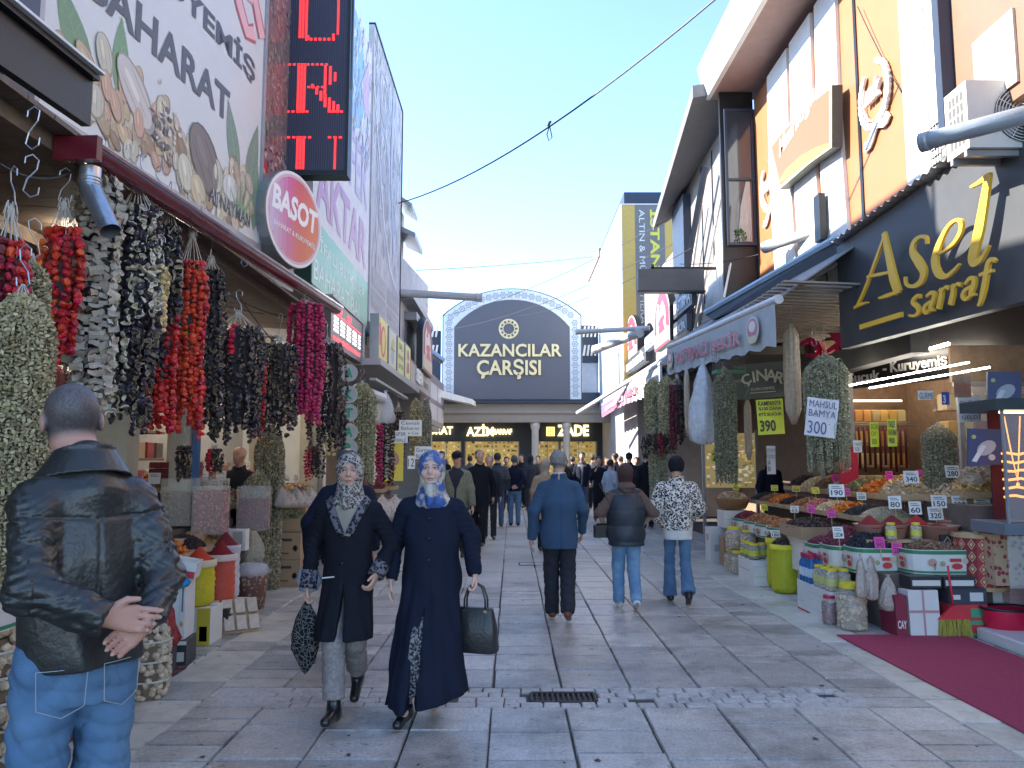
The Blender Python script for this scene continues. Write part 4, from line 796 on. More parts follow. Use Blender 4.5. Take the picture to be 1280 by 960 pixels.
# awnings --------------------------------------------------------
awn=M_('grey awning cloth',(.22,.24,.26),.8,var=.1,bump=.2,bs=200); rollm=M_('white roller tube',(.56,.57,.58),.4)
def awning(lab,A,B,back,drop,words,lc,bgc=(.42,.46,.46),nlab=None):
    t=thing('awning',lab,'awning',A); A,B=Vector(A),Vector(B); u=(B-A); L=u.length; m=MB(); m.tube([A,B],.055,12); m.build('roller',rollm,t)
    bA,bB=A+Vector(back),B+Vector(back); m=MB(); m.poly([A,B,bB,bA],(0,0,.02)); m.build('canopy_cloth',awn,t)
    f_=Frame(A+Vector((-.05,0,-drop-.05)),(u.x,u.y,0)); uz=u.z/max(.01,math.hypot(u.x,u.y)); n=40; V=[]; F=[]; Lh=math.hypot(u.x,u.y)
    for i in range(n+1):
        x=Lh*i/n
        for k in range(5): z=drop*k/4; V.append(f_.p(x,z+x*uz-(.04*math.sin(x*5)**2 if k==0 else 0),.018*math.sin(x*9+k*.3)*(1-k/4)))
    for i in range(n):
        for k in range(4): F.append((i*5+k,(i+1)*5+k,(i+1)*5+k+1,i*5+k+1))
    m=MB(); m.add(V,F,bgc); m.build('valance',mat('printed awning cloth',attr=True,rough=.7,var=.12,vs=6,bump=.15,bs=200),t,True)
    fx=Frame(f_.p(0,0,.03),(u.x,u.y,u.z)); fx.y=Vector((0,0,1)); m=MB()
    for (txt,x0,x1,y0,y1,c,b_) in words:
        if c is not None: fx.text(m,txt,x0*L+0,y0*drop,(x1-x0)*L,(y1-y0)*drop,.004,0,(.72,.66,.66),bold=b_+.025)
        fx.text(m,txt,x0*L,y0*drop,(x1-x0)*L,(y1-y0)*drop,.007,0,c or (.7,.7,.7),bold=b_)
    m.build('lettering',prt,t); return t,fx,L
pk=(.52,.10,.16)
t,fx,L=awning('grey awning with valance reading PASTIRMACI BEKİR in pink between two crests',(3.0,14.5,3.72),(3.02,8.55,3.38),(1.1,0,.75),.46,[('PASTIRMACI',.15,.52,.25,.72,pk,.02),('BEKİR',.56,.80,.25,.74,pk,.02)],pk)
for x in (.07,.88):
    m=MB(); w_=.10*L; fx.ellipse(m,x*L,.24,w_*.42,.17,0,.004,(.55,.52,.50),20); fx.ellipse(m,x*L,.26,w_*.34,.12,0,.006,(.45,.12,.15),18); fx.ellipse(m,x*L,.28,w_*.22,.07,0,.008,(.7,.62,.6),12); fx.ellipse(m,x*L,.12,w_*.32,.05,0,.008,(.6,.52,.3),12); m.build('crest',prt,t)
awning('grey awning farther along with small white and pink valance print',(3.0,22.3,3.64),(3.0,15.0,3.50),(1.0,0,.4),.50,[('KURUYEMİŞ',.04,.30,.3,.6,None,.0),('BEKİR',.38,.62,.25,.75,pk,.03),('BAHARAT',.68,.95,.35,.65,None,.0)],pk)
awning('maroon awning valance nearest the market hall',(2.95,24.8,3.38),(3.0,18.9,3.44),(.9,0,.35),.34,[('ŞEKERCİ',.2,.8,.25,.75,None,.02)],pk,(.36,.12,.19))
m=MB(); m.tube([AY(722,516,24.0),AY(790,474,19.0),AY(836,446,15.0)],.06,8); m.top('awning_bar',rollm,'long white front bar of the folded awning pointing at the market hall','bar')
for i,(p,q,lab) in enumerate((((720,415,15.5),(812,410,15.0),'thin white tube jutting level over the street from the right facade'),((744,437,17),(800,416,15),'thicker pale tube jutting below the thin white tube'))): pole(AY(*q),AY(*p),.05 if i==0 else .09,lab,rollm)
# dark folded awning under the orange wall
t=thing('awning','dark folded awning with light blue edge under the orange wall','awning',AY(890,390,12)); m=MB(); a,b_,c,d=AY(884,392,12.2),AY(1046,300,9.0),AY(1070,302,8.7),AY(890,402,12.2)
m.poly([AX(882,394,3.3),AY(1046,300,9.1),AY(1046,330,9.1),AX(890,400,3.25)],(.35,0,.05)); m.build('canopy_cloth',M_('dark awning cloth',(.03,.035,.045),.7),t); m=MB(); m.tube([AX(882,391,3.3),AY(1046,298,9.1)],.05,6); m.build('edge',M_('light blue edge',(.35,.5,.62),.5),t)
m=MB(); m.tube([AX(975,372,3.4),AY(1045,326,9.1)],.06,8); m.build('arm',steel,t)
for k in range(9):  # slatted underside boards
    pass
SB=MB(); SB.box((0,0,0),(1.9,.09,.02)); sbm=SB.mesh('slat',M_('weathered slat',(.30,.27,.23),.7)); t=thing('slat_canopy','slatted wooden canopy underside above the hanging okra','canopy',(4.2,10.4,3.25))
for i in range(22): o=bpy.data.objects.new('slat',sbm); COL.objects.link(o); o.parent=t; o.location=(-.2,-1.9+i*.175,.28); o.rotation_euler=(0,.04,0)
# hanging grey box sign over street
c0,c1=AY(798,363,13.6),AY(880,336,13.6); fh=Frame((c0.x,13.6,c0.z),(1,0,0)); t=thing('box_sign','blank dark grey box sign hung from a bar over the awnings','sign',fh.p(.5,0)); m=MB(); fh.box(m,0,0,c1.x-c0.x,c1.z-c0.z,-.15,0); m.build('box',M_('dark grey face',(.085,.085,.095),.5),t); m=MB(); fh.box(m,-.02,-.03,c1.x-c0.x+.02,0,-.16,.01); fh.box(m,.25,c1.z-c0.z+.0,1.8,c1.z-c0.z+.05,-.1,-.05); fh.box(m,.25,c1.z-c0.z,.3,c1.z-c0.z+.1,-.1,-.05); m.build('bar',blackm,t)
m=MB(); a=AY(917,310,12.5); m.tube([AY(905,372,12.3),a],.02,6); m.tube([a,a+Vector((.05,0,.05)),a+Vector((0,0,.12)),a+Vector((-.04,0,.05))],.02,6); m.top('tied_rod',whitep,'white rod with a knotted cloth at its tip beside the curtained window','rod')
# istanbul banner
a,b_=AY(781,480,21.9),AY(848,252,21.9); fi=Frame((3.22,21.9,3.9),(1,0,0)); Wi=1.62; Hi=5.15; t=thing('banner','tall yellow and grey vertical banner reading İSTANBUL ALTIN & MÜCEVHERAT','banner',fi.p(.8,0)); m=MB(); fi.box(m,0,0,Wi,Hi,-.05,0,(.55,.38,.09)); fi.rect(m,.38,0,1.25,Hi,.003,(.17,.165,.165))
for i in range(26): fi.stroke(m,[(.06+.02*math.sin(i),i*.2),(.18,i*.2+.12),(.32,i*.2+.05)],.012,.004,0,(.62,.46,.16))
for k,(txt,x,h_,c,L_) in enumerate((('İSTANBUL',.82,.36,(.70,.66,.08),2.9),('ALTIN & MÜCEVHERAT',.50,.20,(.72,.72,.72),3.6))):
    V,F,asp=text_geo(txt,.03 if k==0 else 0); z1=AY(800,262 if k==0 else 262,21.9).z-3.9
    m.add([fi.p(x+y_*h_,z1-x_*L_,.006) for x_,y_ in V] if False else [fi.p(x+y_*h_,z1-x_*L_,.006) for x_,y_ in V],[f[::-1] for f in F],c)
m.build('print',prt,t); m=MB(); fi.box(m,-.03,0,0,Hi+.03,-.06,.02); fi.box(m,Wi,0,Wi+.03,Hi+.03,-.06,.02); fi.box(m,0,Hi,Wi,Hi+.03,-.06,.02); m.build('frame',whitep,t)
# signs above second awning
arched(AX(782,458,3.35),(0,-1,0),2.2,.75,1.3,'bright red arched sign with a printed cook above the farther awning',dim=1.1)
arched(AX(819,440,3.25),(0,-1,0),1.7,.75,1.25,'faded arched sign with a printed cook right above the farther awning end')
def plate(p,u_,w_,h_,d_,bg_,words,lab,emit=None,mm=None):
    f_=Frame(p,u_); t=thing('shop_sign',lab,'sign',f_.p(w_/2,0)); m=MB(); f_.box(m,0,0,w_,h_,-d_,0,bg_); m.build('box',mm or prt,t); m=MB()
    for (txt,a,b,ww,hh,c,bo,ex) in words: f_.text(m,txt,a,b,ww,hh,.003,ex,c,bold=bo)
    m.build('lettering',prt,t); return t,f_
plate(AX(776,475,3.3),(0,-1,0),4.4,.42,.1,(.06,.065,.08),[('PASTIRMACI BEKİR',.15,.08,4.0,.28,(.8,.8,.8),.03,.02)],'dark fascia reading PASTIRMACI BEKİR in white under the arched signs')
plate(AX(842,400,3.3),(0,-1,0),1.6,.36,.1,(.05,.06,.08),[('PASTIRMA',.1,.08,1.4,.22,(.72,.72,.75),.02,.01)],'small dark plate reading PASTIRMA near the grey box sign'); plate(AX(842,425,3.3),(0,-1,0),1.2,.32,.1,(.05,.06,.08),[('BEKİR',.1,.06,1.0,.2,(.72,.72,.75),.02,.01)],'smaller dark plate reading BEKİR below the PASTIRMA plate')
plate(AX(806,440,3.28),(0,-1,0),1.6,.34,.12,(.30,.36,.48),[('SUCUK',.1,.08,1.3,.2,(.75,.75,.78),.03,.02)],'blue grey plate reading SUCUK between the two arched signs')
plate(AX(756,493,3.15),(0,-1,0),3.4,.95,.1,(.34,.38,.38),[('STNE',.2,.42,2.6,.36,(.55,.62,.25),.02,.0),('KURUYEMİŞ',.2,.12,2.4,.16,(.7,.7,.7),.0,.0)],'pale grey board reading STNE with small white print low on the white building')
# shop level signs right
t,f_=plate((3.52,12.15,2.52),(1,-.12,.07),.86,.56,.08,(.06,.075,.06),[('KURUYEMİŞ',.27,.12,.36,.06,(.7,.7,.6),0,0),('PASTIRMA',.03,.27,.15,.05,(.6,.6,.5),0,0),('SUCUK',.70,.27,.13,.05,(.6,.6,.5),0,0)],'dark olive fascia with curved cream letters reading ÇINAR KURUYEMİŞ')
m=MB()
for ch,a,b,an,h_ in (('Ç',.17,.18,.35,.20),('I',.31,.25,.12,.18),('N',.36,.27,.04,.18),('A',.49,.265,-.06,.18),('R',.62,.235,-.3,.18)): f_.text(m,ch,a,b,None,h_,.003,.01,(.74,.72,.58),bold=.02,ang=an)
f_.rect(m,.25,.085,.65,.095,.004,(.7,.7,.6)); m.build('curved_letters',prt,t)
fb=Frame((5.15,11.0,2.62),(.42,-1,0)); t=thing('shop_sign','black fascia with pink raised script and small white words - Sucuk - Kuruyemiş','sign',fb.p(1.6,0)); m=MB(); fb.box(m,-.6,0,4.2,.95,-.1,0); m.build('board',blackm,t)
def ub(px,py): return uvf(fb,AW(px,py,(5.15,11.0),(5.57,10.0)))
m=MB(); pkm=M_('pink raised letter',(.72,.03,.16),.35);
for pts,ws in (([(1004,430),(1014,425),(1024,432),(1034,448),(1042,446)],[.05,.09,.12,.09,.03]),([(1010,444),(1022,445),(1030,436)],[.05,.08,.05]),([(1036,440),(1048,432),(1050,441),(1040,448),(1045,456),(1060,452)],[.05,.09,.11,.11,.10,.04]),([(1040,412),(1052,425),(1064,440),(1070,452)],[.10,.12,.12,.05]),([(1068,440),(1085,452),(1090,440)],[.08,.12,.08]),([(1095,436),(1110,445)],[.12,.05])):
    fb.stroke(m,[ub(*p) for p in pts],[w_*1.1 for w_ in ws],.02,.03)
m.build('pink_script',pkm,t); m=MB(); a,b_,c,d=ub(1062,470),ub(1099,458),ub(1112,462),ub(1184,445)
fb.text(m,'- Sucuk',ub(1052,470)[0],ub(1056,480)[1],ub(1100,462)[0]-ub(1052,470)[0],.15,.004,.01,None,bold=.02); fb.text(m,'- Kuruyemiş',ub(1104,460)[0],ub(1104,471)[1],ub(1184,445)[0]-ub(1104,460)[0],.20,.004,.01,None,bold=.02); m.build('small_words',M_('silver letter',(.55,.56,.58),.4),t)
ledm=mat('white LED strip',(.9,.9,.85),.4,emit=(1,.95,.85),es=14,var=0,bump=0)
for i,(p,q) in enumerate((((1060,482,9.3),(1211,453,7.9)),((1087,485,9.6),(1237,459,7.8)),((880,300,0),(0,0,0)))):
    if i<2: m=MB(); m.tube([AY(*p),AY(*q)],.009,5); m.top('led_strip',ledm,('glowing LED strip along the bottom of the black fascia','second glowing LED strip behind the first one, lower')[i],'light')
def paper(px,py,pw,ph,Y,lines,lab,bg_=(.74,.73,.70),ink=(.06,.06,.07),tilt=0.,bold=0.0,yaw=0.0,cat='sign',nm='paper_sign',rows=None):
    s_=Y/960; c=AY(px,py,Y); f_=Frame(c,(math.cos(yaw)*math.cos(tilt),math.sin(yaw),math.sin(tilt)),(-math.sin(tilt),0,math.cos(tilt))); w_,h_=pw*s_,ph*s_; f_.O=f_.p(-w_/2,-h_/2); m=MB()
    n=5; V=[f_.p(w_*i/n,h_*j/n,.012*math.sin(i*.9+j*.5)*w_/.3) for j in range(n+1) for i in range(n+1)]; m.add(V,[(j*(n+1)+i,j*(n+1)+i+1,(j+1)*(n+1)+i+1,(j+1)*(n+1)+i) for j in range(n) for i in range(n)],bg_)
    y=1.
    for ln,hf in (lines if isinstance(lines[0],tuple) else [(l,.8/len(lines)) for l in lines]):
        y -=hf*1.12; f_.text(m,ln,.07*w_,h_*y,w_*min(.86,.2+.13*len(ln)),h_*hf*.82,.016*max(1,w_/.3),0,ink,bold=bold)
    return m.top(nm,prt,lab,cat)
paper(963,521,34,44,10.6,[('KAMPANYA',.16),('%100 DANA',.12),('ETİ SUCUK',.14),('390',.40)],'yellow green poster reading KAMPANYA %100 DANA ETİ SUCUK 390',(.62,.75,.06),bold=.03,tilt=.05,cat='poster',nm='poster')
paper(1027,522,40,48,8.75,[('MAHSUL',.22),('BAMYA',.22),('300',.40)],'handwritten sheet MAHSUL BAMYA 300 pinned on the big okra bunch',(.66,.69,.78),(.10,.12,.25),tilt=-.12)
paper(1212,512,28,31,7.6,['DUBAİ','ÇİKOLATA','GELDİ'],'handwritten sheet about DUBAİ chocolate taped on the shop glass',tilt=.04)
paper(1203,483,22,28,7.9,['SİGARA İÇİLMEZ'],'brown no smoking notice above the Dubai sheet',(.30,.20,.15),(.5,.12,.1)); paper(1182,498,10,16,7.9,['3'],'small blue and white sticker on the shop glass',(.06,.08,.4),(.7,.7,.8),bold=.04)
paper(1157,494,20,12,7.9,['GURME'],'small white printed label on the shop glass'); paper(1093,543,11,31,8.1,['SICAK','ÇAY','300'],'narrow yellow notice at the shop window, farther of two',(.66,.66,.04)); paper(1115,541,12,34,7.9,['TAZE','KAVURMA','900'],'narrow yellow notice at the shop window, nearer of two',(.66,.66,.04),bold=.02)
paper(1072,558,11,15,8.6,['TAKSİT','YOK'],'small white note on the wood panelling beside the shop window'); paper(964,575,11,35,10.3,['FİYAT','LİSTESİ','A','B'],'grey paper list under the yellow green sucuk poster',(.5,.5,.5)); paper(899,570,20,16,12.2,['250'],'bright yellow card hanging under the long okra bunch',(.72,.78,.05),bold=.03)
m=MB(); f_=Frame((4.40,10.35,.6),(1,.0,0)); f_.box(m,0,0,.24,1.15,-.06,0)
m.top('red_door_leaf',M_('crimson folding shutter',(.50,.02,.06),.5),'crimson folded shutter standing behind the nut stall','shutter')

for i,(p,q,sg) in enumerate(((AY(120,300,5.2),AY(330,392,7.6),.10),(AY(200,300,6.0),AY(372,398,7.9),.14),(AY(0,205,3.3),AY(90,215,4.0),.05),(AY(300,372,7.0),AY(420,470,9.2),.2),(AY(850,330,13),AY(948,318,11.4),.05),(AY(505,335,17.5),AY(556,395,26),.3),(AY(1072,8,8.4),AY(1190,205,6.9),.15))):
    cable(p,q,sg,'thin dark cable %s' %('drooping under the left ceiling in front of the plank end','drooping under the left ceiling near the drum sign','strung between hooks by the black fascia','running down to the letter discs','tied to the knotted white rod','between the grey cornice and the arched board','hanging down the orange and white panels')[i],.006,12)
m=MB(); f_=Frame((7.0,12.2,3.2),(-1,0,0))
# ---------------- bodies and cloth: smooth blended volumes meshed as one continuous surface ----------------
def smin(a,b,k): h=np.clip(.5+.5*(b-a)/k,0,1); return b+(a-b)*h-k*h*(1-h)
def smax(a,b,k): return-smin(-a,-b,k)
def vlen(q): return np.sqrt(np.einsum('ij,ij->i',q,q))
def s_cap(P,a,b,ra,rb):
    a=np.array(a,float); b=np.array(b,float); ab=b-a; q=P-a; t=np.clip(q@ab/max(ab@ab,1e-9),0,1)
    return vlen(q-t[:,None]*ab)-(ra+(rb-ra)*t)
def s_ell(P,c,r):
    r=np.array(r,float); q=(P-np.array(c))/r; k0=vlen(q); k1=vlen(q/r); return k0*(k0-1)/np.maximum(k1,1e-6)
def s_secs(P,secs,p=2.):  # (z, rx, ry, cx, cy) sections of a trunk
    a=np.array(secs,float); zz=np.linspace(a[0,0],a[-1,0],60); it=[np.interp(zz,a[:,0],a[:,i]) for i in range(1,5)]
    it=[np.convolve(np.pad(v,3,'edge'),np.ones(7)/7,'valid') for v in it]; z=P[:,2]
    rx,ry,cx,cy=(np.interp(z,zz,v) for v in it)
    q=(np.abs((P[:,0]-cx)/rx)**p+np.abs((P[:,1]-cy)/ry)**p)**(1/p)
    return np.maximum((q-1)*np.minimum(rx,ry),np.maximum(a[0,0]-z,z-a[-1,0]))
def near(P,c,rad,fn):
    d=vlen(P-np.array(c)); out=d-rad*.6; m=d<rad
    if m.any(): out[m]=fn(P[m])
    return out
def wr(P,seed,sx,sy,sz,amp,ridge=True):
    g=random.Random(seed); f=np.zeros(len(P)); Q=P*np.array([sx,sy,sz])
    for k in range(3):
        d=np.array([g.uniform(-1,1) for _ in range(3)]); d2=np.array([g.uniform(-1,1) for _ in range(3)]); s_=1.6**k
        x=np.sin((Q@d)*6.28*s_+1.6*np.sin((Q@d2)*5*s_+g.uniform(0,6))+g.uniform(0,6)); f+=((1-2*np.abs(x)) if ridge else x)/(1.4**k)
    return amp*f*.6
def sdf_mesh(fn,lo,hi,h):
    B=6; lo=np.array(lo,float); nb=np.ceil((np.array(hi)-lo)/(h*B)).astype(int)+1
    g=np.stack(np.meshgrid(*[np.arange(n) for n in nb],indexing='ij'),-1).reshape(-1,3)
    Dc=fn(lo+(g+.5)*B*h); act=np.abs(Dc)<B*h*1.25
    F=np.repeat(np.repeat(np.repeat(np.where(Dc<0,-1.,1.).reshape(nb),B,0),B,1),B,2)
    off=np.stack(np.meshgrid(*[np.arange(B)]*3,indexing='ij'),-1).reshape(-1,3)
    idx=(g[act][:,None,:]*B+off[None]).reshape(-1,3); vals=np.empty(len(idx))
    for i in range(0,len(idx),400000): vals[i:i+400000]=fn(lo+idx[i:i+400000]*h)
    F[idx[:,0],idx[:,1],idx[:,2]]=vals
    I=F<0; c=[I[i:I.shape[0]-1+i,j:I.shape[1]-1+j,k:I.shape[2]-1+k] for i in (0,1) for j in (0,1) for k in (0,1)]
    s_=sum(x.astype(np.int8) for x in c); cells=np.argwhere((s_>0) &(s_<8)); M=len(cells)
    if M==0: return np.zeros((0,3)),np.zeros((0,4),int)
    C8=np.array([(i,j,k) for i in (0,1) for j in (0,1) for k in (0,1)])
    V8=np.stack([F[tuple((cells+o).T)] for o in C8],1); acc=np.zeros((M,3)); cnt=np.zeros(M)
    for a in range(8):
        for b_ in range(a+1,8):
            if abs(C8[a]-C8[b_]).sum()!=1: continue
            va,vb=V8[:,a],V8[:,b_]; m=(va<0)!=(vb<0); t=np.where(m,va/np.where(va==vb,1,va-vb),0)
            acc+=np.where(m[:,None],C8[a]+t[:,None]*(C8[b_]-C8[a]),0); cnt+=m
    V=lo+(cells+acc/cnt[:,None])*h
    idg=-np.ones(s_.shape,int); idg[tuple(cells.T)]=np.arange(M); Q=[]
    for ax in range(3):
        u,v=(ax+1) %3,(ax+2) %3; A=I.take(range(I.shape[ax]-1),ax); Bm=I.take(range(1,I.shape[ax]),ax)
        e=np.argwhere(A!=Bm); e=e[(e[:,u]>0) &(e[:,v]>0) &(e[:,u]<s_.shape[u]) &(e[:,v]<s_.shape[v])]
        ins=A[tuple(e.T)]; q=[]
        for du,dv in ((1,1),(0,1),(0,0),(1,0)):
            p=e.copy(); p[:,u] -=du; p[:,v] -=dv; q.append(idg[tuple(p.T)])
        q=np.stack(q,1); q[~ins]=q[~ins][:,::-1]; Q.append(q)
    Q=np.concatenate(Q); return V,Q[(Q>=0).all(1)]
def np_mesh(name,V,Q,m,colors=None,smooth=True):
    me=bpy.data.meshes.new(name); me.vertices.add(len(V)); me.vertices.foreach_set('co',V.ravel()); k=Q.shape[1]
    me.loops.add(Q.size); me.loops.foreach_set('vertex_index',Q.ravel().astype(np.int32)); me.polygons.add(len(Q))
    me.polygons.foreach_set('loop_start',np.arange(0,Q.size,k,dtype=np.int32)); me.polygons.foreach_set('use_smooth',[smooth]*len(Q))
    me.materials.append(m)
    if colors is not None:
        at=me.color_attributes.new('Col','FLOAT_COLOR','POINT'); at.data.foreach_set('color',np.hstack([colors,np.ones((len(V),1))]).ravel())
    me.validate(); me.update(); return me
def sdf_obj(name,fn,lo,hi,h,m,parent=None,sc_=1.,colf=None):
    V,Q=sdf_mesh(fn,lo,hi,h); cl=colf(V) if colf else None
    ob=bpy.data.objects.new(name,np_mesh(name,V*sc_,Q,m,cl)); COL.objects.link(ob)
    if parent: ob.parent=parent
    return ob

SK={'head': (0,.01,1.635),'neck': (0,-.015,1.44)}
for _s,_n in ((1,'R'),(-1,'L')):
    SK.update({'sh'+_n: (_s*.172,-.01,1.375),'el'+_n: (_s*.225,-.04,1.13),'wr'+_n: (_s*.235,.03,.89),'hip'+_n: (_s*.085,0,.9),
               'kn'+_n: (_s*.09,.02,.49),'an'+_n: (_s*.09,-.02,.09),'to'+_n: (_s*.105,.13,.03),'hd'+_n: None,'pn'+_n: None})
def walk(s,arms=True):
    j={}
    for sg,n in ((1,'R'),(-1,'L')):
        f=s*sg; y=.24*f
        if f>=0: j['kn'+n]=(sg*.085,.15*f+.03,.50); j['an'+n]=(sg*.08,y,.09); j['to'+n]=(sg*.095,y+.15,.04+.03*f)
        else: j['kn'+n]=(sg*.085,-.03*-f+.03,.48); j['an'+n]=(sg*.08,y-.05,.09+.11*-f); j['to'+n]=(sg*.09,y+.06,.03)
        if arms: j['el'+n]=(sg*.23,-.03-.10*f,1.13); j['wr'+n]=(sg*.235,.05-.2*f,.90)
    return j
def V3(t): return np.array(t,float)
def hand_sdf(P,w_,d,n,t,curl,spread=.0,size=1.):
    d,n,t=(V3(x)/np.linalg.norm(x) for x in (d,n,t)); w_=V3(w_); out=None
    for k,(o,L) in enumerate(((.029,.070),(.010,.079),(-.010,.073),(-.028,.058))):
        kn=w_+(d*.088+t*o)*size; m=s_cap(P,w_+t*o*.5*size+d*.01,kn,.0145*size,.0115*size); out=m if out is None else smin(out,m,.012)
    for k,(o,L) in enumerate(((.029,.070),(.010,.079),(-.010,.073),(-.028,.058))):
        p=w_+(d*.088+t*o)*size; cu=curl[k] if hasattr(curl,'__len__') else curl; an=cu*.6; dd=d+t*spread*(1.5-k)
        for f,r0,r1 in ((.45,.0092,.0085),(.32,.0085,.0078),(.23,.0078,.0066)):
            q=p+(dd*math.cos(an)+n*math.sin(an))*L*f*size; out=smin(out,s_cap(P,p,q,r0*size,r1*size),.0025); p=q; an+=cu
    b=w_+(d*.02+t*.022)*size; e=b+(d*.75+t*.62+n*.25)*.045*size; g_=e+(d*.9+t*.15+n*.35)*.03*size
    out=smin(out,s_cap(P,b,e,.014*size,.0105*size),.008); return smin(out,s_cap(P,e,g_,.0105*size,.008*size),.003)
def head_sdf(q,detail,fat=1.):
    d=smin(s_ell(q,(0,-.012,.022),(.077,.096,.09)),s_ell(q,(0,.018,-.042),(.062*fat,.072,.084)),.03)
    d=smin(d,s_ell(q,(0,.058,-.1),(.028*fat,.026,.024)),.03)
    d=smin(d,s_cap(q,(0,.086,.008),(0,.106,-.026),.008,.012),.012)
    for s_ in (1,-1): d=smin(d,s_ell(q,(s_*.079,-.008,-.012),(.011,.022,.032)),.006)
    if detail:
        d=smin(d,s_ell(q,(0,.08,.026),(.05,.016,.011)),.02)
        for s_ in (1,-1):
            d=smin(d,s_ell(q,(s_*.037*fat,.062,-.034),(.026,.024,.026)),.02)
            d=smax(d,-s_ell(q,(s_*.032,.098,.006),(.019,.018,.012)),.008)
            d=smin(d,s_ell(q,(s_*.012,.098,-.030),(.009,.01,.008)),.006)
            d=smin(d,s_ell(q,(s_*.032,.077,.0045),(.0165,.0145,.0115)),.002)  # lids
        d=smin(d,s_ell(q,(0,.091,-.061),(.023,.011,.007)),.005); d=smin(d,s_ell(q,(0,.089,-.073),(.019,.011,.007)),.004)
        d=smax(d,-s_ell(q,(0,.102,-.0665),(.021,.012,.0018)),.002)
    return d
def rotm(yaw=0,pitch=0,roll=0): return np.array(Matrix.Rotation(yaw,3,'Z')@Matrix.Rotation(pitch,3,'X')@Matrix.Rotation(roll,3,'Y'))
skin_m=mat('skin',(.5,.3,.22),.5,var=.06,vs=20,bump=.1,bs=300,attr=True)
def person(label,loc,rz,H=1.72,h=.012,J=None,g=1.,skin=(.50,.29,.20),yaw=0,pitch=0,roll=0,lean=0,upper=None,lower=None,shoes=None,
           hair=None,scarf=None,cap=None,hands=True,detail=False,group='people walking along the bazaar street',extra=None,hb=None,buzz=None,nr=.056,curl=.45,fat=1.,beard=0,age=0):
    k=H/1.75; j=dict(SK); j.update(J or {}); hc=V3(j['head']); Rh=rotm(yaw,pitch,roll)
    nk=V3(j['neck']); vox=h/k
    def fbody(P):
        d=near(P,hc,.24,lambda q: head_sdf((q-hc)@Rh,detail,fat))
        d=smin(d,s_cap(P,nk,hc+V3((0,-.02,-.07))@np.eye(3),nr,nr-.003),.02)
        cy=nk[1]+.01
        d=smin(d,s_secs(P,[(.80,.13,.09,0,0),(.92,.15*g,.105*g,0,0),(1.05,.13*g,.10*g,0,0),(1.22,.145*g,.105*g,0,cy*.5),(1.35,.15,.095,0,cy),(1.44,.08,.06,0,cy)]),.03)
        for n in 'RL':
            d=smin(d,s_cap(P,j['sh'+n],j['el'+n],.045,.036),.03); d=smin(d,s_cap(P,j['el'+n],j['wr'+n],.036,.025),.01)
            d=smin(d,s_cap(P,j['hip'+n],j['kn'+n],.075,.05),.03); d=smin(d,s_cap(P,j['kn'+n],j['an'+n],.048,.036),.01)
            d=smin(d,s_cap(P,j['an'+n],j['to'+n],.035,.025),.01)
            if hands:
                w0=V3(j['wr'+n]); e0=V3(j['el'+n]); sg=1 if n=='R' else-1
                dd=V3(j['hd'+n]) if j['hd'+n] is not None else (w0-e0); pn=V3(j['pn'+n]) if j['pn'+n] is not None else V3((-sg,0,0.))
                dd=dd/np.linalg.norm(dd); pn=pn-dd*(pn@dd); pn /=np.linalg.norm(pn); tt=np.cross(dd,pn)*sg
                if j['pn'+n] is None and tt[1]<0: tt=-tt
                cu=curl.get(n,.45) if isinstance(curl,dict) else curl
                d=smin(d,near(P,w0+dd*.08,.2,lambda q: hand_sdf(q,w0,dd,pn,tt,cu)),.008)
        return d
    def cbody(V):
        q=(V-hc)@Rh; c=np.tile(np.array(skin),(len(V),1)); hd=vlen(V-hc)<.2
        def paint(m,col,a):
            m=(m*a)[:,None]; c[:]=c*(1-m)+np.array(col)*m
        g2=lambda x,s_: np.exp(-(x/s_)**2)
        f=hd*(q[:,1]>.03)
        red=(skin[0]*1.0,skin[1]*.72,skin[2]*.68)
        paint(f*g2(q[:,2]+.03,.02)*g2(np.abs(q[:,0])-.04,.02),red,.5); paint(f*g2(q[:,0],.015)*g2(q[:,2]+.03,.012),red,.5)
        if buzz:
            bd=np.clip(np.minimum((q[:,2]+.080+.35*np.maximum(q[:,1]+.02,0))/.03,(.040-q[:,1]+np.maximum(q[:,2]-.03,0)*.6)/.02),0,1)*(1-g2(np.abs(q[:,0])-.088,.008)*(q[:,2]<.02)); nz_=np.random.RandomState(1).uniform(.55,1.5,(len(V),1)); al=(bd*(vlen(V-hc)<.16)*.93)[:,None]
            c[:]=c*(1-al)+np.array(buzz)*nz_*(1+.6*np.clip(q[:,2:3]/.1,0,1))*al
        if beard: paint(f*(q[:,2]<-.045)+hd*(np.abs(q[:,0])>.05)*(q[:,2]<-.02)*(q[:,1]>-.01),(.06,.045,.035),beard)
        if detail or h<.02:
            br=(.06,.04,.03) if age<.5 else (.14,.10,.08)
            ex=np.abs(q[:,0]); paint(f*(g2(q[:,2]-(.027+(ex-.03)*-.12-.3*np.maximum(ex-.038,0)),.0042)*((ex>.013) &(ex<.05))),br,.8)
            if not detail: paint(f*g2(q[:,2]-.006,.006)*g2(ex-.031,.012),(.07,.05,.04),.75)
            paint(f*g2(q[:,2]+.067,.0085)*g2(q[:,0],.02)*(q[:,1]>.08),(.36,.13,.11),.75)
            if detail:
                paint(f*g2(q[:,2]-.006,.012)*g2(ex-.032,.02),(skin[0]*.62,skin[1]*.5,skin[2]*.48),.35)
                paint(f*g2(q[:,2]+.0665,.0022)*g2(q[:,0],.022)*(q[:,1]>.08),(.12,.03,.03),.9)
                paint(f*g2(ex-(.026+(-.03-q[:,2])*.35),.003)*((q[:,2]<-.035) &(q[:,2]>-.07)),(skin[0]*.6,skin[1]*.5,skin[2]*.45),.3+age*.3)
        return c
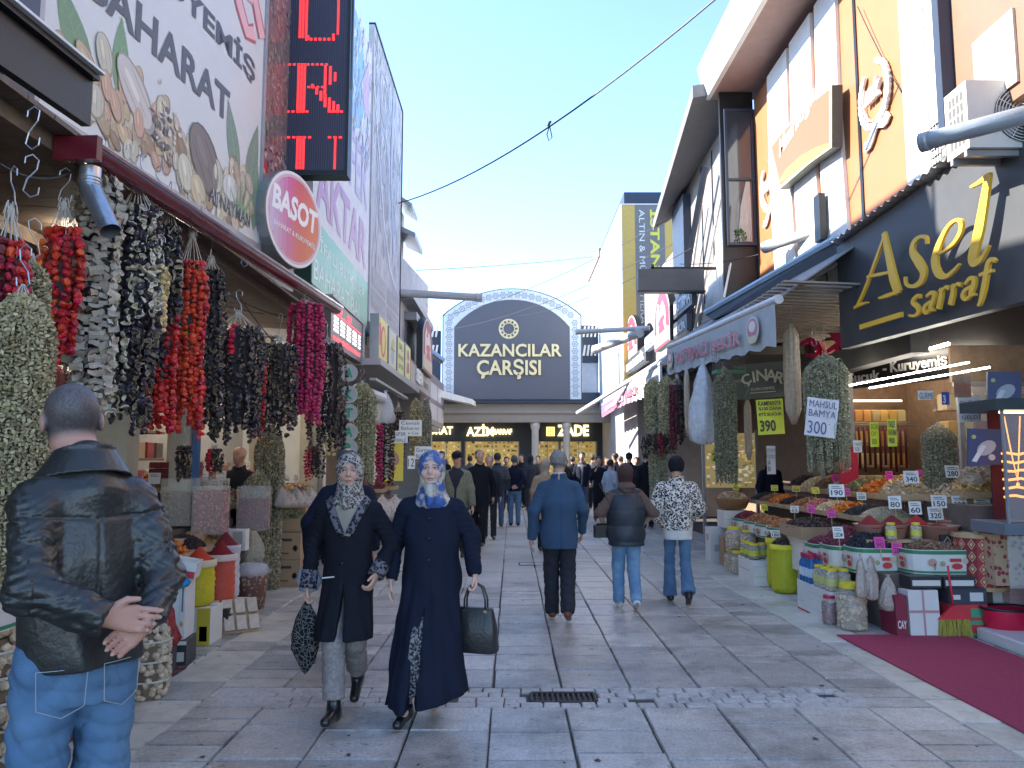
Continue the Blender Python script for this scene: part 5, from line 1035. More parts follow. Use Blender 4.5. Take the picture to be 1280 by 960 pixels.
    body=sdf_obj('person',fbody,(-.5,-.5,-.02),(.5,.5,1.8),(hb or h)/k,skin_m,None,k,cbody)
    body.location=loc; body.rotation_euler=(lean,0,rz); ORG[body.name]=None; _props(body,label,'person',group)
    if detail:
        for s_ in (1,-1):
            e=MB(); prof=[(.0008,.0112),(.0022,.0111),(.0023,.0110),(.0054,.0098),(.0055,.0097),(.0095,.006),(.0112,0),(.008,-.008),(.001,-.0112)]
            cs=[(.01,.01,.01),(.01,.01,.01),(.07,.035,.02),(.07,.035,.02),(.62,.56,.52)]+[(.62,.56,.52)]*4
            n=16; V=[]
            for r_,z in prof:
                for a in range(n): V.append((r_*math.cos(a*6.2832/n),z,-r_*math.sin(a*6.2832/n)))
            base=len(e.v); F=[(i*n+a,i*n+(a+1) %n,(i+1)*n+(a+1) %n,(i+1)*n+a) for i in range(len(prof)-1) for a in range(n)]
            V=(np.array(V)+V3((s_*.0315,.0815,.0045)))@Rh.T+hc; e.add(V*k,F+[tuple(range(n))])
            for i in range(len(prof)-1):
                for a in range(n): e.c[i*n+a]=cs[i]
            e.c[-1]=(.01,.01,.01); e.build('eye',mat('eye',attr=True,rough=.15,var=0,bump=0),body,smooth=False)
            lid=MB(); pts=[]
            for a in range(9):
                t=-1+a*.25; pts.append((V3((s_*.032+t*.0165,.0925-.006*t*t,.0105-.006*t*t))@Rh.T+hc)*k)
            lid.tube(pts,.0012,4); lid.build('eyelash',mat('lash',(.03,.02,.02),.8,var=0,bump=0),body)
    def add(name,fn,lo,hi,m,hh=None,colf=None): return sdf_obj(name,fn,lo,hi,(hh or h)/k,m,body,k,colf)
    for u in ((upper if isinstance(upper,list) else [upper]) if upper else []):
        hem=u.get('hem',.82); sl=u.get('sl',.062); cw=u.get('w',1.)*g; bl=u.get('bulk',0); fl=u.get('flare',0); ssl=u.get('sleeve',True)
        zs=[z for z in (.08,.2,.4,.6,.75) if z>hem]; cy=nk[1]+.01
        secs=[(hem-.02,.155*cw+fl*(.9-hem),.125*cw+fl*(.9-hem)*.9,0,u.get('fwd',0)*(.92-hem)/.8)]+[(z,.155*cw+fl*(.9-z)+bl*.5,.125*cw+fl*(.9-z)*.9,0,u.get('fwd',0)*(.9-z)/.8) for z in zs if z>hem+.02]
        secs+=[(.9,.165*cw+bl*.6,.13*cw+bl*.5,0,0),(1.05,.15*cw+bl,.122*cw+bl,0,0),(1.2,.165*cw+bl,.13*cw+bl,0,cy*.5),(1.32,.178+bl,.12+bl,0,cy),(1.385,.165+bl*.6,.10,0,cy),(1.425,.115+bl*.4,.082,0,cy),(1.475,.078,.066,0,cy)]
        secs=[s_ for s_ in secs if s_[0]>=hem-.021]
        def fup(P):
            d=s_secs(P,secs,2.2)
            d=smin(d,s_cap(P,V3(j['shR'])*V3((.85,1,1)),V3(j['shL'])*V3((.85,1,1)),.052+bl*.5,.052+bl*.5),.05)
            if u.get('slit'):  # open front below z
                zt,wdt=u['slit']; zz=np.clip(zt-P[:,2],0,9); d=smax(d,-np.maximum(np.maximum(np.abs(P[:,0]-u.get('slx',0)-zz*u.get('slk',0))-zz*wdt,.02-P[:,1]),P[:,2]-zt),.01)
            if u.get('vneck'):
                zt=u['vneck']; d=smax(d,-np.maximum(np.abs(P[:,0])-(P[:,2]-zt)*.42,.05-P[:,1]),.008)
            d=smax(d,-s_cap(P,(nk[0],nk[1]+.01,u.get('hz',1.505)),(nk[0],nk[1]+.02,1.6),.062,.08),.015)
            if ssl:
                for n in 'RL':
                    a,b,c=V3(j['sh'+n]),V3(j['el'+n]),V3(j['wr'+n]); c=c+(b-c)/np.linalg.norm(b-c)*u.get('short',.0)
                    a=a*V3((.95,1,1))-V3((0,0,.018)); s1=smin(s_cap(P,a,b,sl+.004+bl,sl+bl),s_cap(P,b,c,sl+bl,sl*.78+bl*.8),.03)
                    e=(c-b)/np.linalg.norm(c-b); s1=smax(s1,(P-c)@e-.012,.006)
                    if u.get('slw'): q_=u.get('swf',1.); s1=s1+wr(P,5+ord(n),9*q_,9*q_,17*q_,u['slw'])
                    d=smin(d,s1,.022)
            if u.get('collar',True):
                q=P-np.array([nk[0],nk[1]+.012,1.478]); rr=np.sqrt(q[:,0]**2+(q[:,1]*1.05)**2)
                d=smin(d,np.maximum(np.abs(rr-.077)-.011,np.abs(q[:,2]+q[:,1]*.25)-u.get('colh',.022)),.012)
            if u.get('puff'):
                d=d-.014*(np.abs(np.sin((P[:,2]-.05)*math.pi/u['puff']))**.6-.6)*(np.abs(P[:,0])<.6)
            f=u.get('fold',.006)
            d=d+wr(P,u.get('seed',3),3.2,3.2,1.4,f,False)
            if u.get('drape'): an_=np.arctan2(P[:,1],P[:,0]); d=d+u['drape']*np.clip((1.05-P[:,2])/.5,0,1)*(np.sin(an_*9+1.5*np.sin(P[:,2]*4))+.6*np.sin(an_*17+3+P[:,2]*3))
            if 'fn' in u: d=u['fn'](P,d)
            return smax(d,hem-P[:,2]+(u['hemf'](P) if 'hemf' in u else 0),.006)
        add(u.get('name','jacket'),fup,(-.55,-.5,max(0,hem-.06)),(.55,.5,1.6),u['m'],u.get('h'))
    if lower:
        l=lower; r0,r1,r2=l.get('r',(.088,.066,.058)); top=l.get('top',1.0); hm=l.get('hem',.05)
        def flo(P):
            d=s_secs(P,[(.78,.14*g,.10*g,0,0),(.88,.165*g,.12*g,0,0),(top,.15*g,.115*g,0,0)])
            for n in 'RL':
                a,b,c=V3(j['hip'+n]),V3(j['kn'+n]),V3(j['an'+n]); x=smin(s_cap(P,a,b,r0,r1),s_cap(P,b,c,r1,r2),.03); e=(c-b)/np.linalg.norm(c-b)
                x=smax(x,(P-c)@e+l.get('up',-.035),.006); d=smin(d,x,.018)
            return d+wr(P,l.get('seed',9),4,4,5,l.get('fold',.004))
        add(l.get('name','trousers'),flo,(-.4,-.45,.0),(.4,.45,top+.05),l['m'],l.get('h'))
    if shoes:
        for n in 'RL':
            a,t=V3(j['an'+n]),V3(j['to'+n]); f=t-a; f[2]=0; f /=max(np.linalg.norm(f),1e-6); ht=shoes.get('ht',.05)
            heel=a-f*.04+V3((0,0,-.05)); to=t+V3((0,0,.008))
            def fsh(P):
                d=smin(smin(s_cap(P,heel+V3((0,0,.015)),to,.040,.032),s_cap(P,a,to,.040,.028)+(0 if ht>.04 else .012),.01),s_cap(P,a+V3((0,0,-.02)),a+(V3(j['kn'+n])-a)/np.linalg.norm(V3(j['kn'+n])-a)*ht,.043,.047),.03)
                lw=min(heel[2],9)-.02; tz=to[2]-.026; s_=(P-heel)@f/max(np.linalg.norm((to-heel)[:2]),.01); return smax(d,(lw+(tz-lw)*np.clip(s_,0,1))-P[:,2],.004)
            add('shoe',fsh,np.minimum(heel,to)-.09,np.maximum(a+V3((0,0,ht)),to)+.12,shoes['m'],min(h,.008) if h<.02 else h)
    if hair:
        def fha(P):
            q=(P-hc)@Rh; t=hair.get('t',.010)
            d=s_ell(q,(0,-.014,.024),(.077+t,.097+t,.090+t)); d=smin(d,s_ell(q,(0,-.04,-.03),(.062+t*.7,.062+t*.7,.05)),.03)
            fr=hair.get('front',.03); d=smax(d,(q[:,1]-fr)*.75-(q[:,2]-.03)*.66,.008)
            d=smax(d,-q[:,2]-hair.get('nape',.062)-q[:,1]*.3-.0,.006)
            if hair.get('bald'): d=smax(d,-s_ell(q,(0,.03,.10),(.066,.10,.07)),.01)
            return d+wr(q,4,26,26,26,hair.get('rough',.0035))
        add('hair',fha,hc-.17,hc+.17,hair['m'])
    if cap:
        def fca(P):
            q=(P-hc)@Rh; d=s_ell(q,(0,-.012,.045),(.09,.108,.075)); d=smax(d,.022-q[:,2] ,.01)
            return smin(d,s_ell(q,(0,.105,.032),(.062,.055,.007)),.006)
        add('cap',fca,hc-.2,hc+.2,cap['m'])
    if scarf:
        def fsc(P):
            q=(P-hc)@Rh; s_=scarf; d=s_ell(q,(0,-.018,.004),(.096,.116,.118))
            d=smin(d,s_secs(P,[(1.33-s_.get('low',0),.11,.09,0,.0),(1.40,.135,.105,0,.0),(1.46,.105,.095,0,.0),(1.52,.085,.085,0,-.0),(1.58,.07,.07,0,0)]) if s_.get('drape',True) else s_cap(P,nk,hc+V3((0,0,-.09)),.075,.075),.045)
            if s_.get('drape',True): d=smin(d,s_cap(P,(0,.085,1.50),(0,.13,1.40),.035,.022),.03)
            if s_.get('face',True): d=smax(d,-s_ell(q,(0,.10,-.022),(s_.get('fw',.062),.105,s_.get('fh',.088))),.006)
            return d+wr(P,s_.get('seed',6),5,5,5,.005)*(vlen(q*np.array([1,.6,1]))>.03)
        add('headscarf',fsc,(-.26,-.26,1.2),(.26,.28,1.8),scarf['m'],scarf.get('h'))
    if extra: extra(body,j,k,add)
    return body
# ---------------- people ----------------
def cloth(name,c,rough=.85,**k): return mat(name,c,rough,spec=.18,var=k.pop('var',.14),vs=k.pop('vs',9),bump=k.pop('bump',.35),bs=k.pop('bs',260),**k)
leather=mat('black leather',(.026,.026,.025),.40,var=.3,vs=7,bump=.35,bs=55,spec=.55,coat=.08)
denim=cloth('blue denim',(.085,.16,.27),vs=3,kind='noise',c2=(.11,.20,.32),ps=4)
denim_d=cloth('dark denim',(.06,.10,.18),vs=4); denim_l=cloth('light denim',(.14,.26,.42),vs=3,kind='noise',c2=(.2,.34,.5),ps=5)
navy=cloth('navy wool',(.010,.014,.030)); black_c=cloth('black wool',(.011,.012,.018)); blue_suit=cloth('blue suit cloth',(.045,.085,.145),vs=4)
char=cloth('charcoal cloth',(.03,.032,.042)); grey_c=cloth('grey trousers cloth',(.24,.21,.20),kind='noise',c2=(.29,.26,.25),ps=60)
beige_c=cloth('beige knit',(.33,.29,.23)); brown_c=cloth('brown fleece',(.13,.085,.07)); green_c=cloth('olive corduroy',(.16,.16,.11),kind='noise',c2=(.21,.20,.14),ps=40)
vest_m=mat('navy quilted nylon',(.022,.03,.042),.5,var=.15,vs=8,bump=.3,bs=30); white_c=cloth('white cotton',(.62,.60,.57))
shoe_m=mat('black shoe leather',(.012,.012,.013),.3,var=.1,bump=.1,coat=.2); brown_sh=mat('brown shoe leather',(.16,.05,.025),.35,var=.2,bump=.1); white_sh=mat('white trainer',(.7,.7,.66),.5,var=.15,kind='noise',c2=(.2,.22,.24),ps=22)
leo=cloth('leopard print fleece',(.018,.015,.015),kind='leopard',c2=(.72,.66,.60),ps=42,bump=.5)
hair_g=mat('grey cropped hair',(.10,.10,.105),.85,var=.5,vs=110,bump=1,bs=380); hair_l=mat('silver hair',(.22,.21,.20),.6,var=.5,vs=70,bump=.7,bs=220); hair_d=mat('dark hair',(.02,.015,.012),.55,var=.3,vs=60,bump=.7,bs=220)
scarfA=cloth('beige paisley silk',(.045,.035,.035),.6,kind='leopard',c2=(.42,.375,.335),ps=62,bump=.1)
def scarf_blue():
    m=mat('blue gold headscarf silk',(.03,.09,.30),.5,var=.3,vs=20,bump=.1,bs=90,kind='noise',c2=(.52,.47,.36),ps=15)
    return m
skinA,skinB,skinM=(.58,.34,.25),(.68,.43,.34),(.56,.32,.23)
def at_t(px,t): return ((px-640)/FPX*t,t*.995,0)
cuff_m=cloth('grey paisley cuff',(.02,.018,.03),kind='leopard',c2=(.17,.15,.17),ps=38,bump=.2)

# near man seen from behind, leather jacket, hands clasped behind his back
def yoke(P,d):
    b=(P[:,1]<.02); zc=1.315+.10*np.abs(P[:,0])*.6
    d=d+.0045*b*np.exp(-((P[:,2]-zc)/.0045)**2)*(np.abs(P[:,0])<.2)
    d=d+.0035*b*np.exp(-(P[:,0]/.0045)**2)*(P[:,2]<zc)
    for s_ in (1,-1):  # armhole seams
        x=np.abs(P[:,0]*s_-(.195-.35*np.maximum(1.36-P[:,2],0)*0)); d=d+.004*np.exp(-(x/.005)**2)*(P[:,2]>1.2)*(P[:,0]*s_>0)
    zf=np.clip((1.30-P[:,2])/.4,0,1)
    d=d+.010*zf*np.sin(P[:,0]*34+2.2*np.sin(P[:,2]*7))*(np.abs(P[:,0])<.2)
    return smin(d,s_cap(P,(0,-.005,1.39),(0,.01,1.475),.10,.074),.02)
def leather_extra(body,j,k,add):
    def fcol(P):  # folded down collar
        nk=V3(j['neck'])+V3((0,.012,0)); q=P-np.array([nk[0],nk[1],1.475]); rr=np.sqrt((q[:,0])**2+(q[:,1]*1.0)**2)
        flare=.078+np.clip(.045-q[:,2],0,1)*.62; return np.maximum(np.abs(rr-flare)-.0055,np.abs(q[:,2]+q[:,1]*.22)-.046)+np.where(q[:,1]>.055,.05,0)
    add('collar',fcol,(-.2,-.22,1.38),(.2,.15,1.6),leather,.0045)
    m=MB()
    for s_ in (1,-1):  # back pockets stitched on the jeans
        cx,cz=s_*.082,.845
        for a,b in (((-.06,.055),(.06,.055)),((.06,.055),(.055,-.05)),((.055,-.05),(0,-.075)),((0,-.075),(-.055,-.05)),((-.055,-.05),(-.06,.055))):
            pts=[]
            for t in np.linspace(0,1,7):
                x=cx+a[0]+(b[0]-a[0])*t; z=cz+a[1]+(b[1]-a[1])*t; y=-.134*math.sqrt(max(0,1-(x/.19)**2)); pts.append((x*k,y*k,z*k))
            m.tube(pts,.0014,4)
    m.build('pocket_stitching',mat('pale thread',(.3,.33,.36),.8,bump=0),body)
LM=person('stout man with cropped grey hair in black leather jacket, hands clasped behind his back',(-1.355,2.47,0),R(50),H=1.83,h=.0052,g=.90,skin=(.50,.26,.19),detail=False,
    yaw=-.22,pitch=-.24,roll=-.05,J={'head': (-.012,.115,1.615),'neck': (0,.01,1.44),'shR': (.152,-.02,1.375),'shL': (-.152,-.02,1.375),'elL': (-.185,-.13,1.13),'wrL': (-.035,-.235,1.055),
       'elR': (.19,-.12,1.13),'wrR': (.115,-.215,1.03),'hdL': (1,-.12,-.22),'pnL': (0,-1,.1),'hdR': (-.85,-.1,-.5),'pnR': (-.1,-1,.2)},
    curl={'L': (.35,.55,.65,.7),'R': .3},
    upper=dict(m=leather,hem=.885,sl=.054,w=1.16,bulk=.004,fold=.006,slw=.0062,swf=.5,collar=False,fn=yoke,seed=12,hz=1.57),lower=dict(m=denim,fold=.006,r=(.086,.072,.068)),shoes=dict(m=shoe_m),
    buzz=(.055,.055,.06),nr=.064,extra=leather_extra)

def coatA(body,j,k,add):
    add('sweater',lambda P: s_secs(P,[(.95,.13,.10,0,.01),(1.2,.15,.105,0,.02),(1.34,.15,.10,0,.015),(1.44,.10,.075,0,.01),(1.50,.062,.062,0,.0),(1.52,.06,.06,0,0)]),(-.3,-.2,.9),(.3,.2,1.55),beige_c,.008)
    for n in 'RL':
        b,c=V3(j['el'+n]),V3(j['wr'+n]); e=(c-b)/np.linalg.norm(c-b)
        add('cuff',lambda P: np.maximum(s_cap(P,c-e*.10,c+e*.012,.0575,.0595),np.maximum((P-c)@e-.02,-((P-c)@e)-.10)),c-.16,c+.16,cuff_m,.007)
    def lap(P):
        q=np.abs(P[:,0]); zt=P[:,2]; x0=(zt-1.23)*.46+.008; d=s_secs(P,[(1.15,.172,.135,0,0.005),(1.33,.187,.128,0,.0),(1.42,.155,.10,0,0),(1.49,.095,.085,0,0)],2.2)-.008
        return np.maximum(np.maximum(d,np.maximum(x0-q,q-x0-.055)),np.maximum(1.215-zt,.02-P[:,1]))
    add('lapel',lap,(-.25,0,1.15),(.25,.25,1.5),cuff_m,.006)
    m=MB()
    for z in (1.2,1.02,.86): m.ell((.012*k,.150*k,z*k),(.011,.006,.011))
    m.build('button',shoe_m,body,True)
    m=MB(); m.box((.10*k,.152*k,.93*k),(.075,.006,.008),M=Matrix.Rotation(.1,3,'Y')); m.build('pocket',white_c,body)
xA,xB=at_t(440,4.92),at_t(541,4.95)
WA=person('woman in beige and black patterned headscarf and black coat with paisley cuffs',xA,R(180),H=1.60,h=.006,hb=.0045,g=1.0,skin=skinA,detail=True,yaw=.12,pitch=-.04,
    J={**walk(.9,False),'anR': (.03,.2,.09),'toR': (.05,.35,.06),'knR': (.055,.15,.5),'anL': (-.03,-.26,.2),'toL': (-.03,-.15,.06),'knL': (-.055,0,.48),'wrR': (.265,.02,.86),'elR': (.25,-.04,1.12),'elL': (-.29,-.06,1.12),'wrL': (-.215,.10,.95),'hdR': (.05,.1,-1),'hdL': (.3,.5,-.9)},curl={'R': 1.1,'L': .8},
    upper=dict(m=black_c,name='coat',hem=.53,sl=.058,w=1.06,flare=.10,fold=.008,slw=.0035,drape=.005,vneck=1.22,slit=(.93,.07),collar=False,fwd=.2),lower=dict(m=grey_c,r=(.085,.072,.070),fold=.004,up=.075),
    shoes=dict(m=shoe_m,ht=.15),scarf=dict(m=scarfA,fw=.052,fh=.078,low=-.0),extra=coatA,age=.4)
def coatB(body,j,k,add):
    dress=cloth('black and white flecked dress',(.02,.02,.03),kind='noise',c2=(.26,.25,.25),ps=70,bump=.2)
    def fd(P): return np.maximum(np.maximum(np.abs(P[:,0]-.02-np.clip(.76-P[:,2],0,9)*.12)-np.clip(.76-P[:,2],0,9)*.07-.045,P[:,2]-.85),smin(smin(s_cap(P,j['hipR'],j['knR'],.09,.09),s_cap(P,j['knR'],V3(j['anR'])+V3((0,0,.13)),.09,.085),.08),s_secs(P,[(.20,.17,.20,.05,.09),(.5,.16,.175,.03,.05),(.75,.15,.13,.01,.01),(.88,.15,.12,0,0),(1.0,.14,.11,0,0)]),.06))+wr(P,31,5,5,.6,.009,False)
    add('dress',fd,(-.3,-.3,.18),(.3,.32,1.05),dress,.009)
    m=MB()
    for z in (1.30,1.17,1.03,.88,.74): m.ell((.0,(.132+(1.3-z)*.06)*k+.008,z*k),(.011,.006,.011))
    m.build('button',shoe_m,body,True)
WB=person('older woman in blue and cream headscarf and long navy coat',xB,R(180),H=1.615,h=.006,hb=.0045,g=1.12,skin=skinB,detail=True,yaw=.0,pitch=-.03,fat=1.1,
    J={'anR': (.13,.20,.10),'toR': (.16,.37,.04),'knR': (.11,.17,.5),'anL': (-.03,-.22,.17),'toL': (-.03,-.1,.03),'knL': (-.06,.0,.48),'wrL': (-.30,.02,.93),'elL': (-.265,-.04,1.16),'wrR': (.265,.03,.89),'elR': (.25,-.04,1.13),
       'hdL': (-.1,.1,-1),'hdR': (.05,.15,-1)},curl={'L': 1.15,'R': .35},
    upper=dict(m=navy,name='coat',hem=.13,sl=.060,w=1.08,flare=.10,fold=.010,slw=.0035,drape=.0075,slit=(.74,.055),slx=.02,slk=.12,collar=False,hemf=lambda P:-P[:,0]*.25,fwd=.16),shoes=dict(m=shoe_m,ht=.0),
    scarf=dict(m=scarf_blue(),fw=.057,fh=.08,low=-.01),extra=coatB,age=1.)

# bags held in hands
def handbag(loc):
    t=thing('handbag','shiny black leather handbag hanging from the hand of the woman in navy','handbag',loc,R(-18),local=True)
    m=MB(); V=[]
    secs=[(-.30,.135,.062),(-.29,.145,.068),(-.15,.135,.058),(-.05,.115,.030),(-.035,.112,.022)]
    n=20; P=[]
    for z,rx,ry in secs:
        for a in range(n):
            c_,s_=math.cos(a*6.2832/n),math.sin(a*6.2832/n); P.append((rx*abs(c_)**.5*(1 if c_>0 else-1),ry*abs(s_)**.6*(1 if s_>0 else-1),z))
    m.add(P,[(i*n+a,i*n+(a+1) %n,(i+1)*n+(a+1) %n,(i+1)*n+a) for i in range(len(secs)-1) for a in range(n)]+[tuple(range(n))[::-1],tuple((len(secs)-1)*n+a for a in range(n))])
    m.build('bag_body',leather,t,True)
    for s_ in (1,-1):
        m=MB(); m.tube([(-.07,s_*.022,-.05),(-.068,s_*.022,.02),(-.045,s_*.016,.09),(0,s_*.008,.115),(.045,s_*.016,.09),(.068,s_*.022,.02),(.07,s_*.022,-.05)],.006,6); m.build('handle',leather,t,True)
    m=MB()
    for s_ in (1,-1):
        for x in (-.07,.07): m.lathe([(.012,-.004),(.012,.004)],10,(x,s_*.027,-.055),M=Matrix.Rotation(R(90),3,'X'))
    m.build('rivet',mat('brass fitting',(.5,.42,.25),.3,1,bump=0),t)
hb=WB.matrix_basis@Vector(tuple(V3((-.31,.025,.83))*1.615/1.75)); handbag((hb.x,hb.y,hb.z-.085))
def cloth_bag(loc):
    m=MB(); prof=[(.012,.0),(.03,-.03),(.065,-.10),(.088,-.2),(.085,-.28),(.055,-.36),(.02,-.42),(.004,-.44)]
    m.lathe(prof[::-1],22,loc,sx=1,sy=.55,wob=.06); m.tube([Vector(loc)+Vector(p) for p in ((0,0,-.02),(.0,0,.03),(0,.012,.05),(0,0,.03),(0,0,-.02))],.009,6)
    m.top('shopping_bag',cloth('black checked cloth',(.012,.012,.014),kind='edge',c2=(.012,.012,.014),ps=30) if False else cloth('black cloth with pale flecks',(.16,.15,.14),kind='edge',c2=(.012,.012,.015),ps=42,bump=.2),'black cloth bag with pale flecks held by the woman in the patterned scarf','bag',smooth=True)
hb=WA.matrix_basis@Vector(tuple(V3((.268,.03,.80))*1.60/1.75)); cloth_bag((hb.x,hb.y,hb.z-.04))

# man just behind the two women
MBh=person('balding man in dark navy jacket behind the two women, walking away',at_t(437,6.3),R(8),H=1.66,h=.012,g=1.15,skin=skinM,hair=dict(m=hair_g,bald=True,t=.008),yaw=-.3,
    J={**walk(.5),'elL': (-.30,-.03,1.12),'wrL': (-.31,.06,.86)},upper=dict(m=navy,hem=.78,sl=.066,w=1.1),lower=dict(m=black_c),shoes=dict(m=shoe_m))
hb=MBh.matrix_basis@Vector(tuple(V3((-.31,.08,.78))*1.66/1.75)); m=MB(); m.lathe([(.01,-.24),(.07,-.22),(.10,-.14),(.075,-.06),(.02,.0),(.03,.03)],18,hb,sy=.6,wob=.12)
m.top('plastic_bag',mat('pale blue film',(.45,.58,.72),.25,var=.2,alpha=.75,bump=.6,bs=30),'pale blue plastic bag in the hand of the man behind the women','bag',smooth=True)
# suit man, vest woman, leopard girl
def suit_x(body,j,k,add):
    add('shirt_collar',lambda P: np.maximum(np.abs(np.sqrt(P[:,0]**2+(P[:,1]+.0)**2)-.066)-.006,np.abs(P[:,2]-1.505)-.02),(-.12,-.12,1.46),(.12,.12,1.56),white_c,.008)
def vent(P,d): return d+.012*np.exp(-((P[:,0]-.012)/.006)**2)*(P[:,1]<0)*(P[:,2]<1.02)+.005*np.exp(-(P[:,0]/.006)**2)*(P[:,1]<0)
person('grey haired man in blue suit jacket and dark trousers, walking away',at_t(698,7.75),R(-3),H=1.66,h=.009,g=1.08,skin=skinM,yaw=-.35,buzz=(.16,.155,.15),hair=dict(m=hair_l,t=.008,nape=.05,rough=.006),
    J={**walk(-.45),'wrL': (-.285,-.0,.84),'elL': (-.26,-.05,1.12),'wrR': (.24,.16,.90),'elR': (.25,-.03,1.13)},upper=dict(m=blue_suit,hem=.74,sl=.06,w=1.12,flare=.02,fn=vent,fold=.007,slw=.003),lower=dict(m=char,r=(.095,.078,.072),fold=.006),shoes=dict(m=brown_sh),extra=suit_x)
def vest_x(body,j,k,add):
    def hood(P): return smin(s_secs(P,[(1.40,.10,.10,0,-.02),(1.46,.105,.105,0,-.03),(1.52,.08,.08,0,-.02)]),s_cap(P,(-.07,-.085,1.47),(.07,-.085,1.47),.035,.035),.03)+wr(P,8,6,6,6,.006)
    add('hood',hood,(-.25,-.25,1.35),(.25,.2,1.6),brown_c,.01)
brown_sc=cloth('brown knitted headscarf',(.075,.042,.04),bs=150)
VW=person('woman in brown headscarf and black quilted vest, walking away',at_t(780,8.35),R(2),H=1.53,h=.010,g=1.15,J={**walk(-.5,False),'elR': (.33,-.06,1.14),'wrR': (.22,.10,1.0),'elL': (-.33,-.06,1.14),'wrL': (-.24,.10,.96)},
    upper=[dict(m=vest_m,name='vest',hem=.76,sleeve=False,w=1.18,bulk=.02,puff=.19,h=.009,flare=.03),dict(m=brown_c,name='sleeves',hem=1.1,sl=.062,w=.9,slw=.004,collar=False)],lower=dict(m=denim_l,r=(.098,.075,.068)),shoes=dict(m=white_sh),
    scarf=dict(m=brown_sc,drape=False,face=True),extra=vest_x)
hb=VW.matrix_basis@Vector((-.24,.02,.82)); m=MB(); m.box(hb,(.20,.08,.15),rz=.2,bev=.02); m.tube([hb+Vector(p) for p in ((.09,0,.07),(.05,-.10,.3),(-.05,-.03,.5))],.006,5)
m.top('shoulder_bag',shoe_m,'small black shoulder bag beside the woman in the quilted vest','bag')
beanie=cloth('black knitted hat',(.012,.013,.018),bs=120)
person('girl in black knitted hat, leopard print jacket and blue flared jeans, walking away',at_t(843,8.6),R(-4),H=1.60,h=.009,g=.95,J={**walk(-.75,False),'elR': (.25,.02,1.14),'wrR': (.17,.14,1.0),'elL': (-.24,.0,1.14),'wrL': (-.20,.10,.98)},
    upper=[dict(m=leo,hem=.88,sl=.066,w=1.1,bulk=.025,colh=.03,slw=.006,fold=.009),dict(m=white_c,name='shirt',hem=.77,sl=.04,w=1.1,collar=False,sleeve=False,flare=.05)],lower=dict(m=denim,r=(.082,.058,.082),fold=.005,hem=.03,up=.0),shoes=dict(m=shoe_m),
    hair=dict(m=beanie,t=.02,front=.2,nape=.075))
# the crowd further down the street
C='crowd of shoppers at the far end'
def far(label,px,t,rz,H,up,lo,hair=hair_d,h=.02,**k):
    kw=dict(buzz=(.03,.024,.02) if hair is hair_d else ((.12,.12,.12) if hair else None),H=H,h=h,skin=skinM,hair=dict(m=hair,**k.pop('hk',{})) if hair else None,upper=up,lower=dict(m=lo) if lo else None,shoes=dict(m=k.pop('sh',shoe_m)),group=C); kw.update(k)
    return person(label,at_t(px,t),R(rz),**kw)
far('man in flat dark cap and olive open blazer walking towards the camera',572,12.6,172,1.72,[dict(m=green_c,hem=.80,sl=.06,slit=(1.45,.05),vneck=1.1,w=1.1,bulk=.01),dict(m=char,name='shirt',hem=.85,sl=.03,sleeve=False,w=.98)],char,cap=dict(m=black_c),pitch=-.3,h=.013,J={**walk(.4),'wrL': (-.27,.03,.86)},detail=False)
far('bald man in long black coat looking aside beside the olive blazer',600,14.3,172,1.78,dict(m=black_c,hem=.62,sl=.06,w=1.05),black_c,hair=hair_g,hk=dict(bald=True,t=.006),yaw=.55,h=.013,J=walk(-.8))
far('older man in dark coat half hidden behind the bald man',612,15.6,180,1.68,dict(m=char,hem=.8),char,hair=hair_l,hk=dict(bald=True))
far('man in dark ribbed puffer jacket and jeans standing with his back turned',622,18.6,0,1.76,dict(m=vest_m,hem=.86,sl=.065,bulk=.02,puff=.07,w=1.1),denim_d,h=.014)
far('man in dark hooded jacket and blue jeans with hands behind his back',643,18.9,0,1.70,dict(m=navy,hem=.86,sl=.06,w=1.05,bulk=.01),denim,hair=hair_g,h=.014,J={'elL': (-.25,-.12,1.13),'wrL': (-.06,-.2,.98),'elR': (.25,-.12,1.13),'wrR': (.08,-.2,.97),'hdL': (1,0,-.2),'pnL': (0,-1,0),'hdR': (-1,0,-.2),'pnR': (0,-1,0)})
far('person in dark hooded coat carrying a backpack beside the thin pillar',663,24.5,15,1.76,dict(m=char,hem=.75,bulk=.03),char,hair=None,scarf=dict(m=char,face=False,drape=False))
far('man in black coat close to the dark shop front between the pillars',652,26.2,150,1.80,dict(m=black_c,hem=.7),black_c)
far('person in beige headscarf partly hidden by the man in the blue suit',681,13.6,-5,1.60,dict(m=cloth('camel coat cloth',(.30,.22,.15)),hem=.6),black_c,hair=None,scarf=dict(m=beige_c,drape=False))
far('bearded man in dark jacket standing in the doorway of the jeweller',553,20.2,178,1.82,dict(m=black_c,hem=.8),black_c,beard=.8)
far('young man in navy jacket over grey top facing the camera',727,22.3,165,1.82,[dict(m=navy,hem=.8,slit=(1.5,.03),w=1.1),dict(m=cloth('grey jersey',(.2,.2,.2)),name='shirt',hem=.85,sleeve=False)],denim_d,beard=.5,J=walk(.3))
far('woman with pale face in black coat with one hand raised',747,20.4,178,1.68,dict(m=black_c,hem=.5),black_c,J={'elR': (.22,.12,1.15),'wrR': (.12,.24,1.35)},hk=dict(nape=.1),fat=1.05)
far('young man with white collar looking down behind the woman in black',768,22.6,70,1.80,dict(m=navy,hem=.8),black_c,pitch=-.4)
far('stooping person in dark coat with pale blue sleeves among the crowd',762,19.4,-50,1.60,dict(m=cloth('pale blue denim',(.33,.38,.46)),hem=.85),black_c,lean=0)
